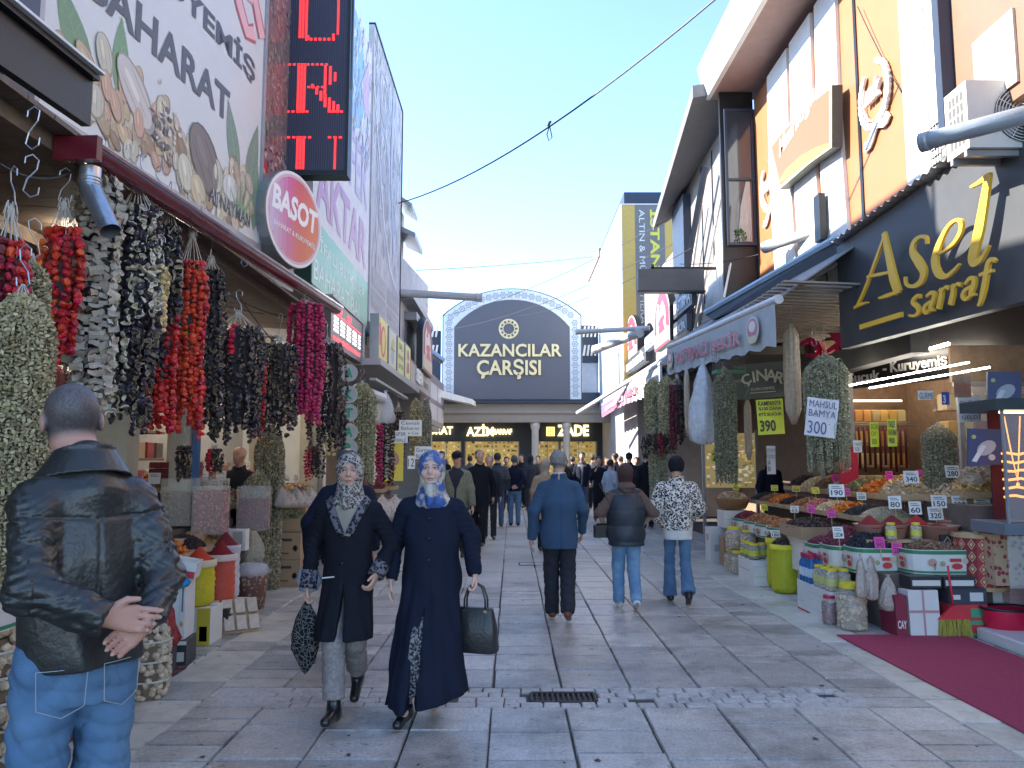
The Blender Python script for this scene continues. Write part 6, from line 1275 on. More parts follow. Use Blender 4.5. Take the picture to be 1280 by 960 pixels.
far('heavy man in dark flat cap and charcoal coat by the jeweller door',785,19.8,-8,1.78,dict(m=char,hem=.75,w=1.2),black_c,cap=dict(m=black_c),g=1.2)
far('man in black coat and cap standing under the shade of the spice stall',806,18.2,15,1.80,dict(m=black_c,hem=.6,w=1.1),black_c,cap=dict(m=char),g=1.1)
far('dark haired man glimpsed between the blue suit and the young man',715,25.0,0,1.72,dict(m=black_c,hem=.8),denim_d)
tan_c,grn_c,red_c2,gry_c=cloth('tan raincoat',(.26,.19,.12)),cloth('moss parka',(.07,.08,.05)),cloth('wine red coat',(.11,.02,.03)),cloth('ash grey coat',(.15,.15,.16))
for px,t_,rz,H,up,lo,kw,lab in ((558,23.5,10,1.62,red_c2,black_c,dict(scarf=dict(m=gry_c,drape=False,face=False),hair=None),'woman in wine red coat and grey headscarf far behind the olive blazer'),(588,24.5,-12,1.74,gry_c,denim_d,{},'man in ash grey coat far behind the bald man'),(633,24.0,185,1.70,tan_c,char,dict(beard=.6),'bearded man in tan raincoat facing the camera between the two men with their backs turned'),
    (672,27.0,170,1.76,grn_c,denim_d,{},'man in moss green parka beside the cream column'),(705,23.2,20,1.66,black_c,grey_c,dict(scarf=dict(m=brown_sc,drape=False,face=False),hair=None),'woman in brown headscarf partly behind the head of the blue suit man'),(740,25.5,5,1.78,gry_c,black_c,{},'tall man in ash grey coat behind the young man in navy'),(757,26.2,190,1.7,navy,denim_d,{},'man in navy jacket at the lit showcase behind the woman in black'),(794,22.0,175,1.68,grn_c,char,dict(beard=.5),'bearded man in moss parka near the dark end of the arcade'),(775,24.6,-30,1.72,tan_c,denim_d,{},'person in tan raincoat behind the stooping person')):
    far(lab,px,t_,rz,H,dict(m=up,hem=.7,w=1.08),lo,J=walk(rng.uniform(-.6,.6)),**kw)
VEND=person('bald vendor in dark grey sweater behind the nut trays, hand at his mouth',(-3.6,10.2,.0),R(160),H=1.75,h=.012,skin=skinM,g=1.1,beard=.35,group='market vendors',upper=dict(m=char,hem=.8),lower=dict(m=black_c),shoes=dict(m=shoe_m),J={'elR': (.22,.12,1.18),'wrR': (.08,.22,1.42),'hdR': (-.5,-.3,1),'pnR': (0,-1,0)})
person('vendor in navy shirt inside the nut shop beneath the long okra bunch',(4.55,13.6,0),R(200),H=1.72,h=.016,skin=skinM,group='market vendors',upper=dict(m=navy,hem=.8),lower=dict(m=black_c),hair=dict(m=hair_d),shoes=dict(m=shoe_m))
# ---------------- hanging garlands ----------------
def rots(n,seed):
    q=np.random.RandomState(seed).normal(size=(n,4)); q /=np.linalg.norm(q,axis=1)[:,None]; w_,x,y,z=q.T
    return np.stack([np.stack([1-2*(y*y+z*z),2*(x*y-z*w_),2*(x*z+y*w_)],-1),np.stack([2*(x*y+z*w_),1-2*(x*x+z*z),2*(y*z-x*w_)],-1),np.stack([2*(x*z-y*w_),2*(y*z+x*w_),1-2*(x*x+y*y)],-1)],1)
def many(mb,base,pos,rot,scl,cols):
    V,F=base; n=len(pos); P=np.einsum('nij,nkj->nki',rot,V[None]*scl[:,None,:])+pos[:,None,:]; k=len(V); b0=mb.n; mb.v.append(P.reshape(-1,3)); mb.n+=n*k
    Fa=np.array(F); FF=(Fa[None]+(np.arange(n)*k)[:,None,None]+b0).reshape(-1,Fa.shape[1]); mb.f+=[tuple(f) for f in FF.tolist()]
    for c in cols: mb.c+=[tuple(c)]*len(F)
    mb.mi+=[0]*(n*len(F))
crumb=mat('dried goods',attr=True,rough=.6,var=.18,vs=30,bump=.3,bs=200)
okra_m=mat('dried okra',attr=True,rough=.8,var=.2,vs=25,bump=.3,bs=300)
cord_m=mat('pale string',(.50,.46,.40),.9,var=.2,vs=40,bump=.2); wire_m=mat('galvanised hook wire',(.42,.43,.45),.35,metal=.7,var=.1)
pod=(np.array([(.5,0,-1),(-.5,.35,-1),(-.4,-.5,-1),(.9,.1,.1),(-.6,.8,.1),(-.5,-.8,.1),(0,0,1.2)],float),[(0,3,4),(0,4,1),(1,4,5),(1,5,2),(2,5,3),(2,3,0),(3,6,4),(4,6,5),(5,6,3)])
def shook(mb,p,L=.14,r=.003,turn=0.):
    c,s=math.cos(turn),math.sin(turn); pts=[(-.03,L-.03),(-.028,L),(0,L+.02),(.026,L),(.02,L*.7),(-.018,L*.35),(-.03,.0),(0,-.025),(.03,-.005),(.034,.03)]
    mb.tube([Vector(p)+Vector((x*c,x*s,z)) for x,z in pts],r,5)
def okra(label,top,L,W,seed=1,depth=.8,dens=1.,tone=(.36,.30,.17),flat=.75,group='bunches of dried okra',hook=.15,ragged=.12,size=1.):
    rs=np.random.RandomState(seed); top=Vector(top); t=thing('okra_bunch',label,'dried okra',top-Vector((0,0,L)),group=group)
    m=MB(); R0=W/2; ns=int(max(10,2*math.pi*R0*.9/(.017*size))); pos=[]; cols=[]; lb={}
    for layer in (1.,.86):
        for i in range(int(ns*layer)):
            a=2*math.pi*(i+rs.rand()*.5)/(ns*layer); Lz=L*(1-ragged*rs.rand()**1.5); ph=rs.rand()*6
            nz=int(Lz/(.016*size)); z=np.arange(nz)*Lz/nz+rs.rand()*.01; u=z/L; prof=np.where(u<.16,.30+.70*np.sin(np.clip(u/.16,0,1)*math.pi/2),1-.12*(u-.16))*(1+.04*np.sin(ph+z*9))
            r_=R0*prof*layer; p=np.stack([top.x+r_*np.cos(a),top.y+r_*np.sin(a)*flat,top.z-z],1)+rs.normal(size=(nz,3))*.0025; pos.append(p)
            v=rs.uniform(.65,1.25,(nz,1)); cl=np.array(tone)*v+(rs.rand(nz,1)<.25)*np.array((.14,.12,.08)); cols.append(cl)
    pos=np.concatenate(pos); cols=np.concatenate(cols); n=len(pos)
    if n>8500: k=rs.permutation(n)[:8500]; pos,cols,n=pos[k],cols[k],8500
    rr=rots(n,seed); sc_s=np.tile(np.array([.0074,.0074,.0108])*size,(n,1))*rs.uniform(.8,1.35,(n,1)); many(m,pod,pos,rr,sc_s,cols.tolist()); m.build('okra_pods',okra_m,t,kind='stuff')
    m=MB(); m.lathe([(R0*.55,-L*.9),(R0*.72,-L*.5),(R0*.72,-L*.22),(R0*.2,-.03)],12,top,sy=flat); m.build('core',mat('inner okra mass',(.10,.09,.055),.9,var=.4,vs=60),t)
    m=MB(); h0=top+Vector((0,0,.05))
    for i in range(10): a=i*.628; m.tube([h0+Vector((.004*math.cos(a),.004*math.sin(a),0)),top+Vector((R0*.3*math.cos(a),R0*.3*math.sin(a)*flat,-.02))],.0022,4)
    m.build('tie_strings',cord_m,t,kind='stuff'); m=MB(); shook(m,h0,hook,turn=seed); m.build('hook',wire_m,t); return t
# garland pieces: a few irregular shapes of each kind, shared
def piece_mesh(kind,i):
    g=random.Random(hash(kind) %1000+i) if False else random.Random(sum(map(ord,kind))*31+i); m=MB()
    if kind in ('aub','aubg','slice'):
        n=8; w=[g.uniform(.75,1.2) for _ in range(n)]; h=g.uniform(.7,1.2); fl=g.uniform(.45,.9); inn=(.50,.43,.30) if kind!='aub' else g.choice([(.34,.27,.18),(.16,.11,.10),(.25,.19,.12)]); out=g.choice([(.010,.008,.016),(.016,.010,.022),(.022,.016,.014)])
        if kind=='slice': out=g.choice([(.03,.02,.035),(.30,.26,.2)]); inn=(.60,.54,.42)
        prof=[(.55,-.55,out),(.95,-.1,out),(1.0,.45,out),(.86,.62,inn),(.62,.2,inn),(.35,-.35,inn)]
        V=[(r_*w[k]*math.cos(k*6.2832/n),r_*w[k]*fl*math.sin(k*6.2832/n),z*h+.18*math.sin(k*1.9+i)) for r_,z,c in prof for k in range(n)]
        V=np.array(V)*.026
        for q in range(len(prof)-1): m.add(V[q*n:(q+2)*n],[(k,(k+1) %n,n+(k+1) %n,n+k) for k in range(n)],prof[q+1][2])
        m.add(V[-n:],[tuple(range(n))],prof[-1][2])
    elif kind=='chip':
        n=4; V=[]; c=g.choice([(.60,.55,.45),(.66,.61,.52),(.52,.46,.36),(.46,.40,.30)]); wd,ht=g.uniform(.020,.032),g.uniform(.013,.021); cv=g.uniform(-.012,.012)
        for d in (0,.005):
            for a in range(n+1):
                for b in (-1,0,1): x=-wd+2*wd*a/n; V.append((x,d+cv*(x/wd)**2+.004*b*b*math.sin(i),b*ht*(1+.12*math.sin(a*2+i))))
        K=(n+1)*3; F=[]
        for a in range(n):
            for b in range(2): q=a*3+b; F+=[(q,q+1,q+4,q+3),(K+q,K+q+3,K+q+4,K+q+1)]
        m.add(V,F,c); dk=(.10,.06,.08) if i %2 else c
        m.add(V,[(a*3,(a+1)*3,K+(a+1)*3,K+a*3) for a in range(n)]+[(a*3+2,K+a*3+2,K+(a+1)*3+2,(a+1)*3+2) for a in range(n)]+[(0,K,K+1,1),(1,K+1,K+2,2)],dk)
    elif kind in ('pep','ora','mag','yel','dred'):
        c0={'pep': [(.50,.012,.018),(.38,.008,.015),(.62,.03,.02)],'ora': [(.62,.05,.015),(.70,.12,.02),(.48,.02,.015)],'mag': [(.34,.008,.07),(.24,.006,.05),(.45,.03,.11)],'yel': [(.62,.42,.16),(.66,.50,.24)],'dred': [(.22,.01,.02),(.14,.01,.02)]}[kind]
        n,r_=7,4; c=g.choice(c0); V=[]; w=[g.uniform(.65,1.25) for _ in range(n)]
        for q,(rr,z) in enumerate(((.25,-.9),(.85,-.45),(1.,.15),(.7,.7))):
            for k in range(n): V.append((rr*w[k]*g.uniform(.85,1.15)*math.cos(k*6.2832/n),rr*w[k]*.8*math.sin(k*6.2832/n),z*g.uniform(.85,1.1)))
        V.append((0,0,.35)); V=np.array(V)*(.024 if kind!='mag' else .019); m.add(V,[(q*n+k,q*n+(k+1) %n,(q+1)*n+(k+1) %n,(q+1)*n+k) for q in range(3) for k in range(n)]+[tuple(range(n))[::-1]],c)
        m.add(V,[(3*n+k,3*n+(k+1) %n,4*n) for k in range(n)],tuple(x*.5 for x in c))
    nm={'aub': 'aubergine_shell','aubg': 'aubergine_shell','slice': 'aubergine_slice','chip': 'squash_chip'}.get(kind,'dried_pepper')
    return nm,m.mesh(nm,mat('glossy dried skin',attr=True,rough=.42,var=.2,vs=40,bump=.4,bs=150,rnd=.42,hue=.012))
PM={}
def pieces(kind):
    if kind not in PM: PM[kind]=[piece_mesh(kind,i) for i in range(6)]
    return PM[kind]
def garland(label,top,L,W,strands,seed=1,hook=.16,pitch=.040,group='strings of dried vegetables hanging under the roof edge',tie=.16,flat=.7,size=1.,joined=False,nstr=10,ragged=.15):
    """strands: list of (kind or [kinds by height]) used round robin across the bundle"""
    rs=random.Random(seed); top=Vector(top); t=thing('vegetable_garland',label,'dried vegetables',top-Vector((0,0,L)),group=group); org=ORG[t.name]; n=0; J=MB(); tops=[]; nstr=int(nstr*1.55)
    for i in range(nstr):
        a=6.2832*i/nstr+rs.uniform(-.1,.1); x0=math.cos(a); Lz=L*(1-rs.uniform(0,ragged)); kinds=strands[int((x0+1)/2*len(strands)*.999)]; rad=W/2*rs.uniform(.50,1.0)
        z=tie; tops.append(top+Vector((rad*.75*math.cos(a),rad*.75*flat*math.sin(a),-tie)))
        while z<Lz:
            u=(z-tie)/max(.01,(Lz-tie)); k=kinds if isinstance(kinds,str) else kinds[min(len(kinds)-1,int(u*len(kinds)))]
            pr=(.75+.25*min(1,u*6))*(1+.08*math.sin(seed+z*8))*(1-.15*u*u); rr=rad*pr; p=top+Vector((rr*math.cos(a)+rs.gauss(0,.005),rr*flat*math.sin(a)+rs.gauss(0,.005),-z+rs.uniform(-.006,.006)))
            nm,me=rs.choice(pieces(k)); s_=size*rs.uniform(.8,1.25)
            if k=='chip': rt=(rs.gauss(0,.35),rs.gauss(0,.35),a+math.pi/2+rs.gauss(0,.5))
            else: rt=(rs.uniform(0,6.3),rs.uniform(0,6.3),rs.uniform(0,6.3))
            if joined or n>=295:
                Vv=np.empty(len(me.vertices)*3); me.vertices.foreach_get('co',Vv); Mx=np.array(Matrix.Rotation(rt[0],3,'X')@Matrix.Rotation(rt[1],3,'Y')@Matrix.Rotation(rt[2],3,'Z'))
                ca=me.color_attributes['Col'].data; b0=J.n; Vv=Vv.reshape(-1,3)*s_@Mx.T+np.array(p); J.v.append(Vv); J.n+=len(Vv)
                for pl_ in me.polygons: J.f.append(tuple(v+b0 for v in pl_.vertices)); J.c.append(tuple(ca[pl_.loop_start].color[:3])); J.mi.append(0)
            else:
                o=bpy.data.objects.new(nm,me); COL.objects.link(o); o.parent=t; o.location=p-org; o.rotation_euler=rt; o.scale=(s_,)*3; n+=1
            z+=pitch*size*rs.uniform(.85,1.15)
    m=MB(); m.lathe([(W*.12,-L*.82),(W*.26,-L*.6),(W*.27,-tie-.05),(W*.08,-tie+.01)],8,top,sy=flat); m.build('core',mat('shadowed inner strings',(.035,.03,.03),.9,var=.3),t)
    if J.n: J.build('dried_vegetables',mat('glossy dried skin'),t,kind='stuff')
    m=MB(); h0=top+Vector((0,0,.02)); m.ell(h0-Vector((0,0,.03)),(.018,.018,.035))
    for q in tops: m.tube([h0,h0.lerp(q,.5)+Vector((0,0,-.0)),q,q-Vector((0,0,.06))],.0022,4)
    for i in range(6): a=i*1.1; m.tube([h0,h0+Vector((.02*math.cos(a),.02*math.sin(a),.012)),h0+Vector((.032*math.cos(a),.03*math.sin(a),-.04-.02*(i %3)))],.0022,4)
    m.build('tie_strings',cord_m,t,kind='stuff'); m=MB(); shook(m,h0,hook,turn=seed*1.3); m.build('hook',wire_m,t); return t
def pxg(px,y0,Y): return AY(px,y0,Y)
def GA(label,px,y0,y1,wpx,Y,strands,**k):
    T=AY(px,y0,Y); s_=Y/FPX; return garland(label,T,(y1-y0)*s_*1.0,wpx*s_*1.18,strands,**k)
def OK_(label,px,y0,y1,wpx,Y,**k):
    T=AY(px,y0,Y); s_=Y/FPX; return okra(label,T,(y1-y0)*s_,wpx*s_,**k)
GA('red dried pepper strings at the very left of the view above the okra',14,262,425,52,3.3,['pep','dred','pep'],seed=2,nstr=9,tie=.16)
OK_('thick pale okra curtain hanging behind the man in the leather jacket',28,370,730,84,3.15,seed=3,tone=(.38,.31,.17),size=.95,ragged=.05)
OK_('second okra bunch just above and behind the thick pale one',40,330,520,46,3.5,seed=4,tone=(.37,.31,.17),size=.95)
GA('orange red pepper garland between the okra and the white squash chips',80,255,475,48,4.0,['ora','pep','ora','pep'],seed=5,nstr=9,tie=.15)
GA('tall garland of white squash chips',127,212,545,62,4.25,['chip','chip','chip'],seed=6,nstr=12,tie=.07,pitch=.040)
GA('tall garland of striped dark and white aubergine slices next to the squash chips',172,232,560,56,4.6,[['slice','slice','aub'],'slice',['slice','aub']],seed=7,nstr=11,tie=.16,pitch=.038)
GA('narrow garland of yellow squash pieces behind the striped slices',200,330,430,22,4.95,['yel'],seed=8,nstr=5,tie=.03,pitch=.032)
GA('pale and dark aubergine garland ending in red peppers',212,262,556,46,5.1,[['aubg','aubg','aub','pep'],['aubg','aub','aub','pep'],['aubg','aub','pep','pep']],seed=9,nstr=10,tie=.14)
GA('long crimson pepper garland',241,292,556,40,5.4,[['pep','pep'],['pep','ora','pep','pep'],'pep'],seed=10,nstr=9,tie=.22,pitch=.036)
GA('black aubergine garland with a flame orange pepper tail',264,325,552,34,5.75,[['aub','aub','aub','ora'],['aub','aub','ora'],'aub'],seed=11,nstr=8,tie=.1)
GA('wide black aubergine shell garland with a few red peppers at its top',298,392,560,66,6.2,['aub',['pep','aub','aub','aub'],'aub','aub'],seed=12,nstr=14,tie=.12)
GA('thin string of small red peppers beside the wide black garland',327,440,552,11,6.7,['pep'],seed=13,nstr=3,tie=.1,size=.8)
GA('dark aubergine garland behind the thin red string',350,425,552,42,7.3,['aub','aub','aub'],seed=14,nstr=10,tie=.06,hook=.22)
GA('dense magenta pepper garland',383,378,532,46,7.7,['mag','mag','mag'],seed=15,nstr=14,tie=.03,pitch=.030,ragged=.1,size=1.25)
GA('fine black aubergine ring garland hanging from the end of the gutter',409,425,565,46,8.4,['aub','aubg','aub'],seed=16,nstr=12,tie=.05,size=.85)
OK_('thick okra bunch reaching down to the paving',338,535,735,36,9.6,seed=17,tone=(.31,.28,.18),size=1.4,ragged=.03,hook=.3)
OK_('shorter okra bunch leaning on the one that reaches the paving',322,592,705,34,9.3,seed=18,tone=(.28,.25,.16),size=1.4,ragged=.05)
OK_('okra bunch hanging beside the column of letter discs',453,480,605,34,10.9,seed=19,tone=(.30,.29,.17),size=1.5)
for i,(px,y0,y1,w_,Y,st,lab) in enumerate(((463,512,605,16,12.2,['aub','chip'],'grey striped aubergine garland beyond the letter discs'),(473,520,605,14,12.4,['pep','mag'],'thin red pepper garland between two grey striped ones'),(484,518,605,18,12.6,['aub','chip','aub'],'wider grey striped garland beneath the plastic covered lamp'),(498,505,590,16,14,['aub'],'dark garland behind the white paper signs'),(421,480,575,22,9.2,['yel','aub'],'yellow green squash garland behind the letter discs'))):
    GA(lab,px,y0,y1,w_,Y,st,seed=30+i,nstr=7,joined=True,size=1.25,pitch=.045)
OK_('okra bunch close to the last paper signs',520,500,585,14,14.6,seed=25,size=1.6); OK_('slim okra bunch at the far end of the left row',533,500,640,12,15.6,seed=26,size=1.6,tone=(.26,.25,.18))
# right side bunches
OK_('first of two joined pale okra bunches under the farther awning',816,475,548,22,12.9,seed=40,tone=(.33,.31,.18),size=1.5); OK_('second of two joined pale okra bunches under the farther awning',833,472,545,22,12.6,seed=41,tone=(.33,.31,.18),size=1.5)
GA('dark purple garland below the joined okra bunches',822,532,570,44,12.8,['aub','dred','aub'],seed=42,nstr=12,joined=True,size=1.2,hook=.3); OK_('slim okra bunch hanging to head height under the purple garland',822,555,632,22,13.0,seed=43,size=1.5,tone=(.30,.30,.20),hook=.02)
OK_('long dark okra bunch hanging below the wire cage',905,462,606,28,10.8,seed=44,tone=(.20,.20,.13),size=1.35)
GA('long deep red garland in the shade beside the plastic wrapped bunch',846,470,560,20,12.4,['dred','aub'],seed=45,nstr=7,joined=True)
OK_('large domed okra bunch carrying the handwritten price sheet',1031,446,592,54,8.95,seed=46,tone=(.30,.30,.20),size=1.15,ragged=.28,hook=.25); OK_('smaller okra tassel hanging beside the large domed bunch',1050,470,570,18,9.15,seed=47,tone=(.31,.31,.2),size=1.2)
OK_('domed okra bunch behind the glass of the nut shop',1172,533,622,40,8.3,seed=48,tone=(.28,.25,.16),size=1.1,ragged=.04)
def sausage(label,px,y0,y1,w_,Y,c,n=4,seed=0):
    t=thing('string_bunch',label,'hanging goods',AY(px,y1,Y)); g=random.Random(seed); T=AY(px,y0,Y); s_=Y/FPX; W=w_*s_; L=(y1-y0)*s_
    mm=mat('dried cream strands',(.46,.38,.29),.75,var=.3,vs=25,bump=.5,bs=60)
    for i in range(9): a=i*.7; x,y=W*.33*math.cos(a),W*.33*math.sin(a); m=MB(); m.tube([T+Vector((x*.3,y*.3,0)),T+Vector((x,y,-L*.12)),T+Vector((x*1.1,y*1.1,-L*.5)),T+Vector((x,y,-L*.85)),T+Vector((x*.3,y*.3,-L))],[.012,W*.17,W*.18,W*.17,.01],7); m.build('strand',mm,t,True)
    m=MB(); shook(m,T+Vector((0,0,.02)),.2); m.build('hook',wire_m,t); return t
sausage('long cream bundle of strands hanging between the olive fascia and the domed okra',988,405,532,20,9.6,None,seed=3)
sausage('slim cream strand bundle under the grey awning beside the plastic wrap',858,462,545,7,12.2,None,seed=4); sausage('cream strand bundle behind the long dark okra',934,500,575,9,11.6,None,seed=5)
film=mat('clear plastic film',(.72,.76,.82),.18,var=.15,vs=8,alpha=.42,bump=1.,bs=26,spec=.8)
def filmbag(label,px,y0,y1,wpx,Y,seed=0,nm='plastic_bag',mm=None,cat='plastic bag'):
    T=AY(px,y0,Y); s_=Y/FPX; L,W=(y1-y0)*s_,wpx*s_; V=[]; n=26
    prof=[(0,.12),(.06,.05),(.12,.14),(.3,.30),(.55,.42),(.8,.5),(.95,.42),(1.,.2)]
    for u,r_ in prof:
        for k in range(n): a=k*6.2832/n; q=1+.20*math.sin(5*a+seed+u*4)+.16*math.sin(11*a-u*9)+.08*math.sin(u*40+3*a); V.append(T+Vector((W*r_*q*math.cos(a),W*r_*.6*q*math.sin(a),-L*u)))
    m=MB(); m.add(V,[(i*n+k,i*n+(k+1) %n,(i+1)*n+(k+1) %n,(i+1)*n+k) for i in range(len(prof)-1) for k in range(n)]+[tuple((len(prof)-1)*n+k for k in range(n))]); return m.top(nm,mm or film,label,cat,smooth=True)
filmbag('wrinkled clear plastic wrapped bunch under the grey awning',878,448,556,34,11.4,1,'wrapped_bunch',mat('milky plastic film',(.60,.64,.70),.25,var=.25,vs=14,alpha=.85,bump=1,bs=20),'wrapped bunch')
filmbag('limp clear plastic sheet wrapped round the lamp arm on the left row',482,488,530,22,12.6,2)
m=MB(); m.tube([AY(446,486,11.6),AY(478,498,12.4)],.085,12); m.top('pole',rollm,'white tube carrying the plastic wrapped lamp in the left row','pole',smooth=False)
# wire cage
c=AY(911,467,10.9); t=thing('wire_cage','small wire birdcage with a green base above the long dark okra','cage',c); m=MB(); m.box((c.x,c.y,c.z+.02),(.42,.26,.05),bev=.01); m.build('base',mat('green plastic',(.02,.16,.09),.4),t); m=MB()
for i in range(13):
    for s_ in (-.12,.12): m.box((c.x-.2+i*.033,c.y+s_,c.z+.2),(.004,.004,.32))
for i in range(5):
    z=c.z+.07+i*.07
    for s_ in (-.12,.12): m.box((c.x,c.y+s_,z),(.41,.003,.004))
m.tube([(c.x-.2,c.y,c.z+.36),(c.x-.1,c.y,c.z+.42),(c.x,c.y,c.z+.36),(c.x+.1,c.y,c.z+.42),(c.x+.2,c.y,c.z+.36)],.004,4); m.build('wire',mat('brown cage wire',(.18,.14,.12),.5,metal=.5),t,kind='stuff')
# empty hooks along the gutter and on the ceiling
GH='empty wire hooks along the gutter'
for i,(px,py,Y) in enumerate(((40,180,3.4),(38,240,3.45),(160,215,4.6),(176,225,4.8),(198,240,5.0),(222,258,5.2),(252,280,5.6),(340,350,7.2),(379,378,7.9),(305,330,6.5),(372,420,7.6),(392,430,8.2),(1018,430,9.2),(1030,425,9.0))):
    p=AY(px,py,Y); m=MB(); shook(m,p,.16,.0035,turn=i*.8); m.top('wire_hook',wire_m,'bent S-shaped wire hook near %s' %('the black fascia, upper','the black fascia, lower','the top of the squash chips','the striped slice garland','the yellow squash pieces','the pale aubergine garland','the crimson pepper garland','the middle of the maroon gutter','the end of the maroon gutter','the drum sign foot','the dark garland, bare','the magenta garland, bare','the slatted canopy, first','the slatted canopy, second')[i],'hook',GH)
# ---------------- stalls, containers and goods ----------------
CH={'nut': ([(.42,.18,.07),(.52,.27,.12),(.32,.12,.05)],.013,'ell'),'pale': ([(.62,.50,.32),(.70,.58,.40),(.52,.40,.24)],.011,'ell'),'raisin': ([(.035,.022,.03),(.05,.03,.035),(.02,.015,.02)],.009,'ell'),
      'date': ([(.06,.03,.025),(.09,.04,.03),(.035,.02,.02)],.02,'ell'),'cran': ([(.20,.03,.05),(.28,.05,.08),(.14,.02,.04)],.012,'ell'),'apri': ([(.68,.20,.02),(.60,.13,.02),(.72,.30,.05)],.018,'flat'),
      'seed': ([(.55,.46,.30),(.62,.52,.36)],.006,'ell'),'black': ([(.02,.022,.03),(.035,.035,.045)],.010,'ell'),'walnut': ([(.50,.36,.22),(.58,.44,.28),(.40,.27,.16)],.02,'ell'),'chip': ([(.60,.38,.14),(.68,.48,.22),(.50,.28,.10)],.02,'flat'),
      'brown': ([(.22,.12,.07),(.30,.17,.10),(.16,.09,.05)],.014,'ell'),'pink': ([(.50,.16,.14),(.40,.10,.09),(.60,.28,.22)],.014,'ell'),'green': ([(.20,.20,.10),(.28,.26,.14)],.012,'flat')}
def dome_pts(n,rs,rx,ry,h,sq=2.):
    a=rs.rand(n)*6.2832; r_=np.sqrt(rs.rand(n)); c,s=np.cos(a),np.sin(a); k=1/(np.abs(c)**sq+np.abs(s)**sq)**(1/sq); x,y=c*k*r_,s*k*r_; z=h*np.clip(1-r_**2,0,1)**.8
    return np.stack([x*rx,y*ry,z],1)
SEED=[100]
def heap(par,c,rx,ry,h,kind,n=None,sq=2.,tilt=0.,big=1.):
    h *=1.35; big *=1.12
    SEED[0]+=1; rs=np.random.RandomState(SEED[0]); cl,s_,sh=CH[kind]; s_ *=big; n=n or int(min(900,1.1*rx*ry*3.14/(s_*s_)*.62)); m=MB()
    P=dome_pts(n,rs,rx,ry,h,sq); P[:,2]+=rs.uniform(-.2,.5,n)*s_+(P[:,1]*tilt); R_=rots(n,SEED[0]); sc_s=np.tile(np.array((1.15,.85,.7) if sh=='ell' else (1.3,1.0,.25))*s_,(n,1))*rs.uniform(.75,1.3,(n,1)); ci=rs.randint(0,len(cl),n)
    V,F=ico() if n<160 else OCT; many(m,(V,F),P+np.array(c),R_,sc_s,(np.array(cl)[ci]*rs.uniform(.75,1.25,(n,1))).tolist())
    k=14; ring=[];
    for q,(r_,z) in enumerate(((1.0,0),(.8,.44),(.5,.79),(.0,1.))):
        for i in range(k): a=i*6.2832/k; cc,ss=math.cos(a),math.sin(a); kk=r_/(abs(cc)**sq+abs(ss)**sq)**(1/sq); ring.append((c[0]+cc*kk*rx,c[1]+ss*kk*ry,c[2]+h*z-s_*.3+ss*kk*ry*tilt))
    m.add(ring,[(q*k+i,q*k+(i+1) %k,(q+1)*k+(i+1) %k,(q+1)*k+i) for q in range(3) for i in range(k)],tuple(x*.6 for x in cl[0])); return m.build('contents',crumb,par,kind='stuff')
def powder(par,c,rx,ry,h,col,name='spice_mound'):
    m=MB(); m.lathe([(1.,0),(.8,.2),(.55,.48),(.3,.75),(.12,.94),(.02,1.)],22,(0,0,0),wob=.04); V=m.arrays(); m.v=[V*np.array([rx,ry,h])+np.array(c)]; return m.build(name,mat('spice powder %s' %str(col),col,.95,var=.18,vs=25,bump=.8,bs=220),par,True)
cb_w=mat('white carton',(.66,.65,.62),.6,var=.07,vs=4,bump=.05); cb_b=mat('brown carton',(.36,.24,.14),.8,var=.1,vs=5,bump=.1); cb_k=mat('black carton',(.03,.03,.035),.5); wood_l=mat('light crate wood',(.46,.33,.19),.75,var=.25,vs=12,bump=.3)
tape=mat('packing print',attr=True,rough=.5,var=.05,bump=0)
def carton(label,c,sz,rz=0,m_=None,prints=(),open_=False,name='carton',cat='box',group=None,rot=None):
    t=thing(name,label,cat,c,rz,group,local=True,rot=rot); x,y,z=sz; b=MB(); w_=.006
    if open_:
        b.box((0,0,.004),(x,y,.008));
        for a in ((0,-y/2+w_/2,x,w_),(0,y/2-w_/2,x,w_),(-x/2+w_/2,0,w_,y-2*w_),(x/2-w_/2,0,w_,y-2*w_)): b.box((a[0],a[1],z/2+.004),(a[2],a[3],z-.008))
    else: b.box((0,0,z/2),(x,y,z),bev=.003)
    b.build('box_body',m_ or cb_w,t)
    if not open_: b=MB(); b.box((0,0,z+.001),(x*.999,.004,.002)); b.box((0,-y/2-.0008,z*.5),(x*.998,.0016,.004)) if not prints else None; b.build('seam',mat('seam shade',(.28,.25,.22),.8),t)
    f=Frame((-x/2,-y/2,0),(1,0,0)); g_=Frame((-x/2,y/2,0),(0,-1,0)); b=MB()
    for p in prints:
        fr_,W=(f,x) if p[0]=='f' else (g_,y)
        if p[1]=='r': fr_.rect(b,p[2]*W,p[3]*z,p[4]*W,p[5]*z,.0025,p[6])
        elif p[1]=='e': fr_.ellipse(b,p[2]*W,p[3]*z,p[4]*W,p[5]*z,0,.0035,p[6],14)
        else: fr_.text(b,p[1],p[2]*W,p[3]*z,(p[4]-p[2])*W,(p[5]-p[3])*z,.0045,0,p[6],bold=.03)
    if prints: b.build('print',tape,t)
    return t
grn,rd=(.03,.22,.10),(.55,.04,.05)
tubp=[('f','r',0,.80,1,.93,grn),('f','r',0,.04,1,.14,grn),('s','r',0,.80,1,.93,grn),('s','r',0,.04,1,.14,grn),('f','e',.2,.48,.11,.2,(.5,.32,.26)),('f','e',.78,.55,.07,.16,(.48,.40,.28)),('f','e',.86,.35,.06,.12,(.30,.34,.16)),('f','e',.52,.30,.13,.14,rd),('f','r',.42,.52,.60,.64,rd),('s','r',.12,.5,.36,.66,rd),('s','e',.3,.32,.12,.14,(.5,.32,.26)),('s','e',.7,.4,.14,.2,(.45,.40,.3))]
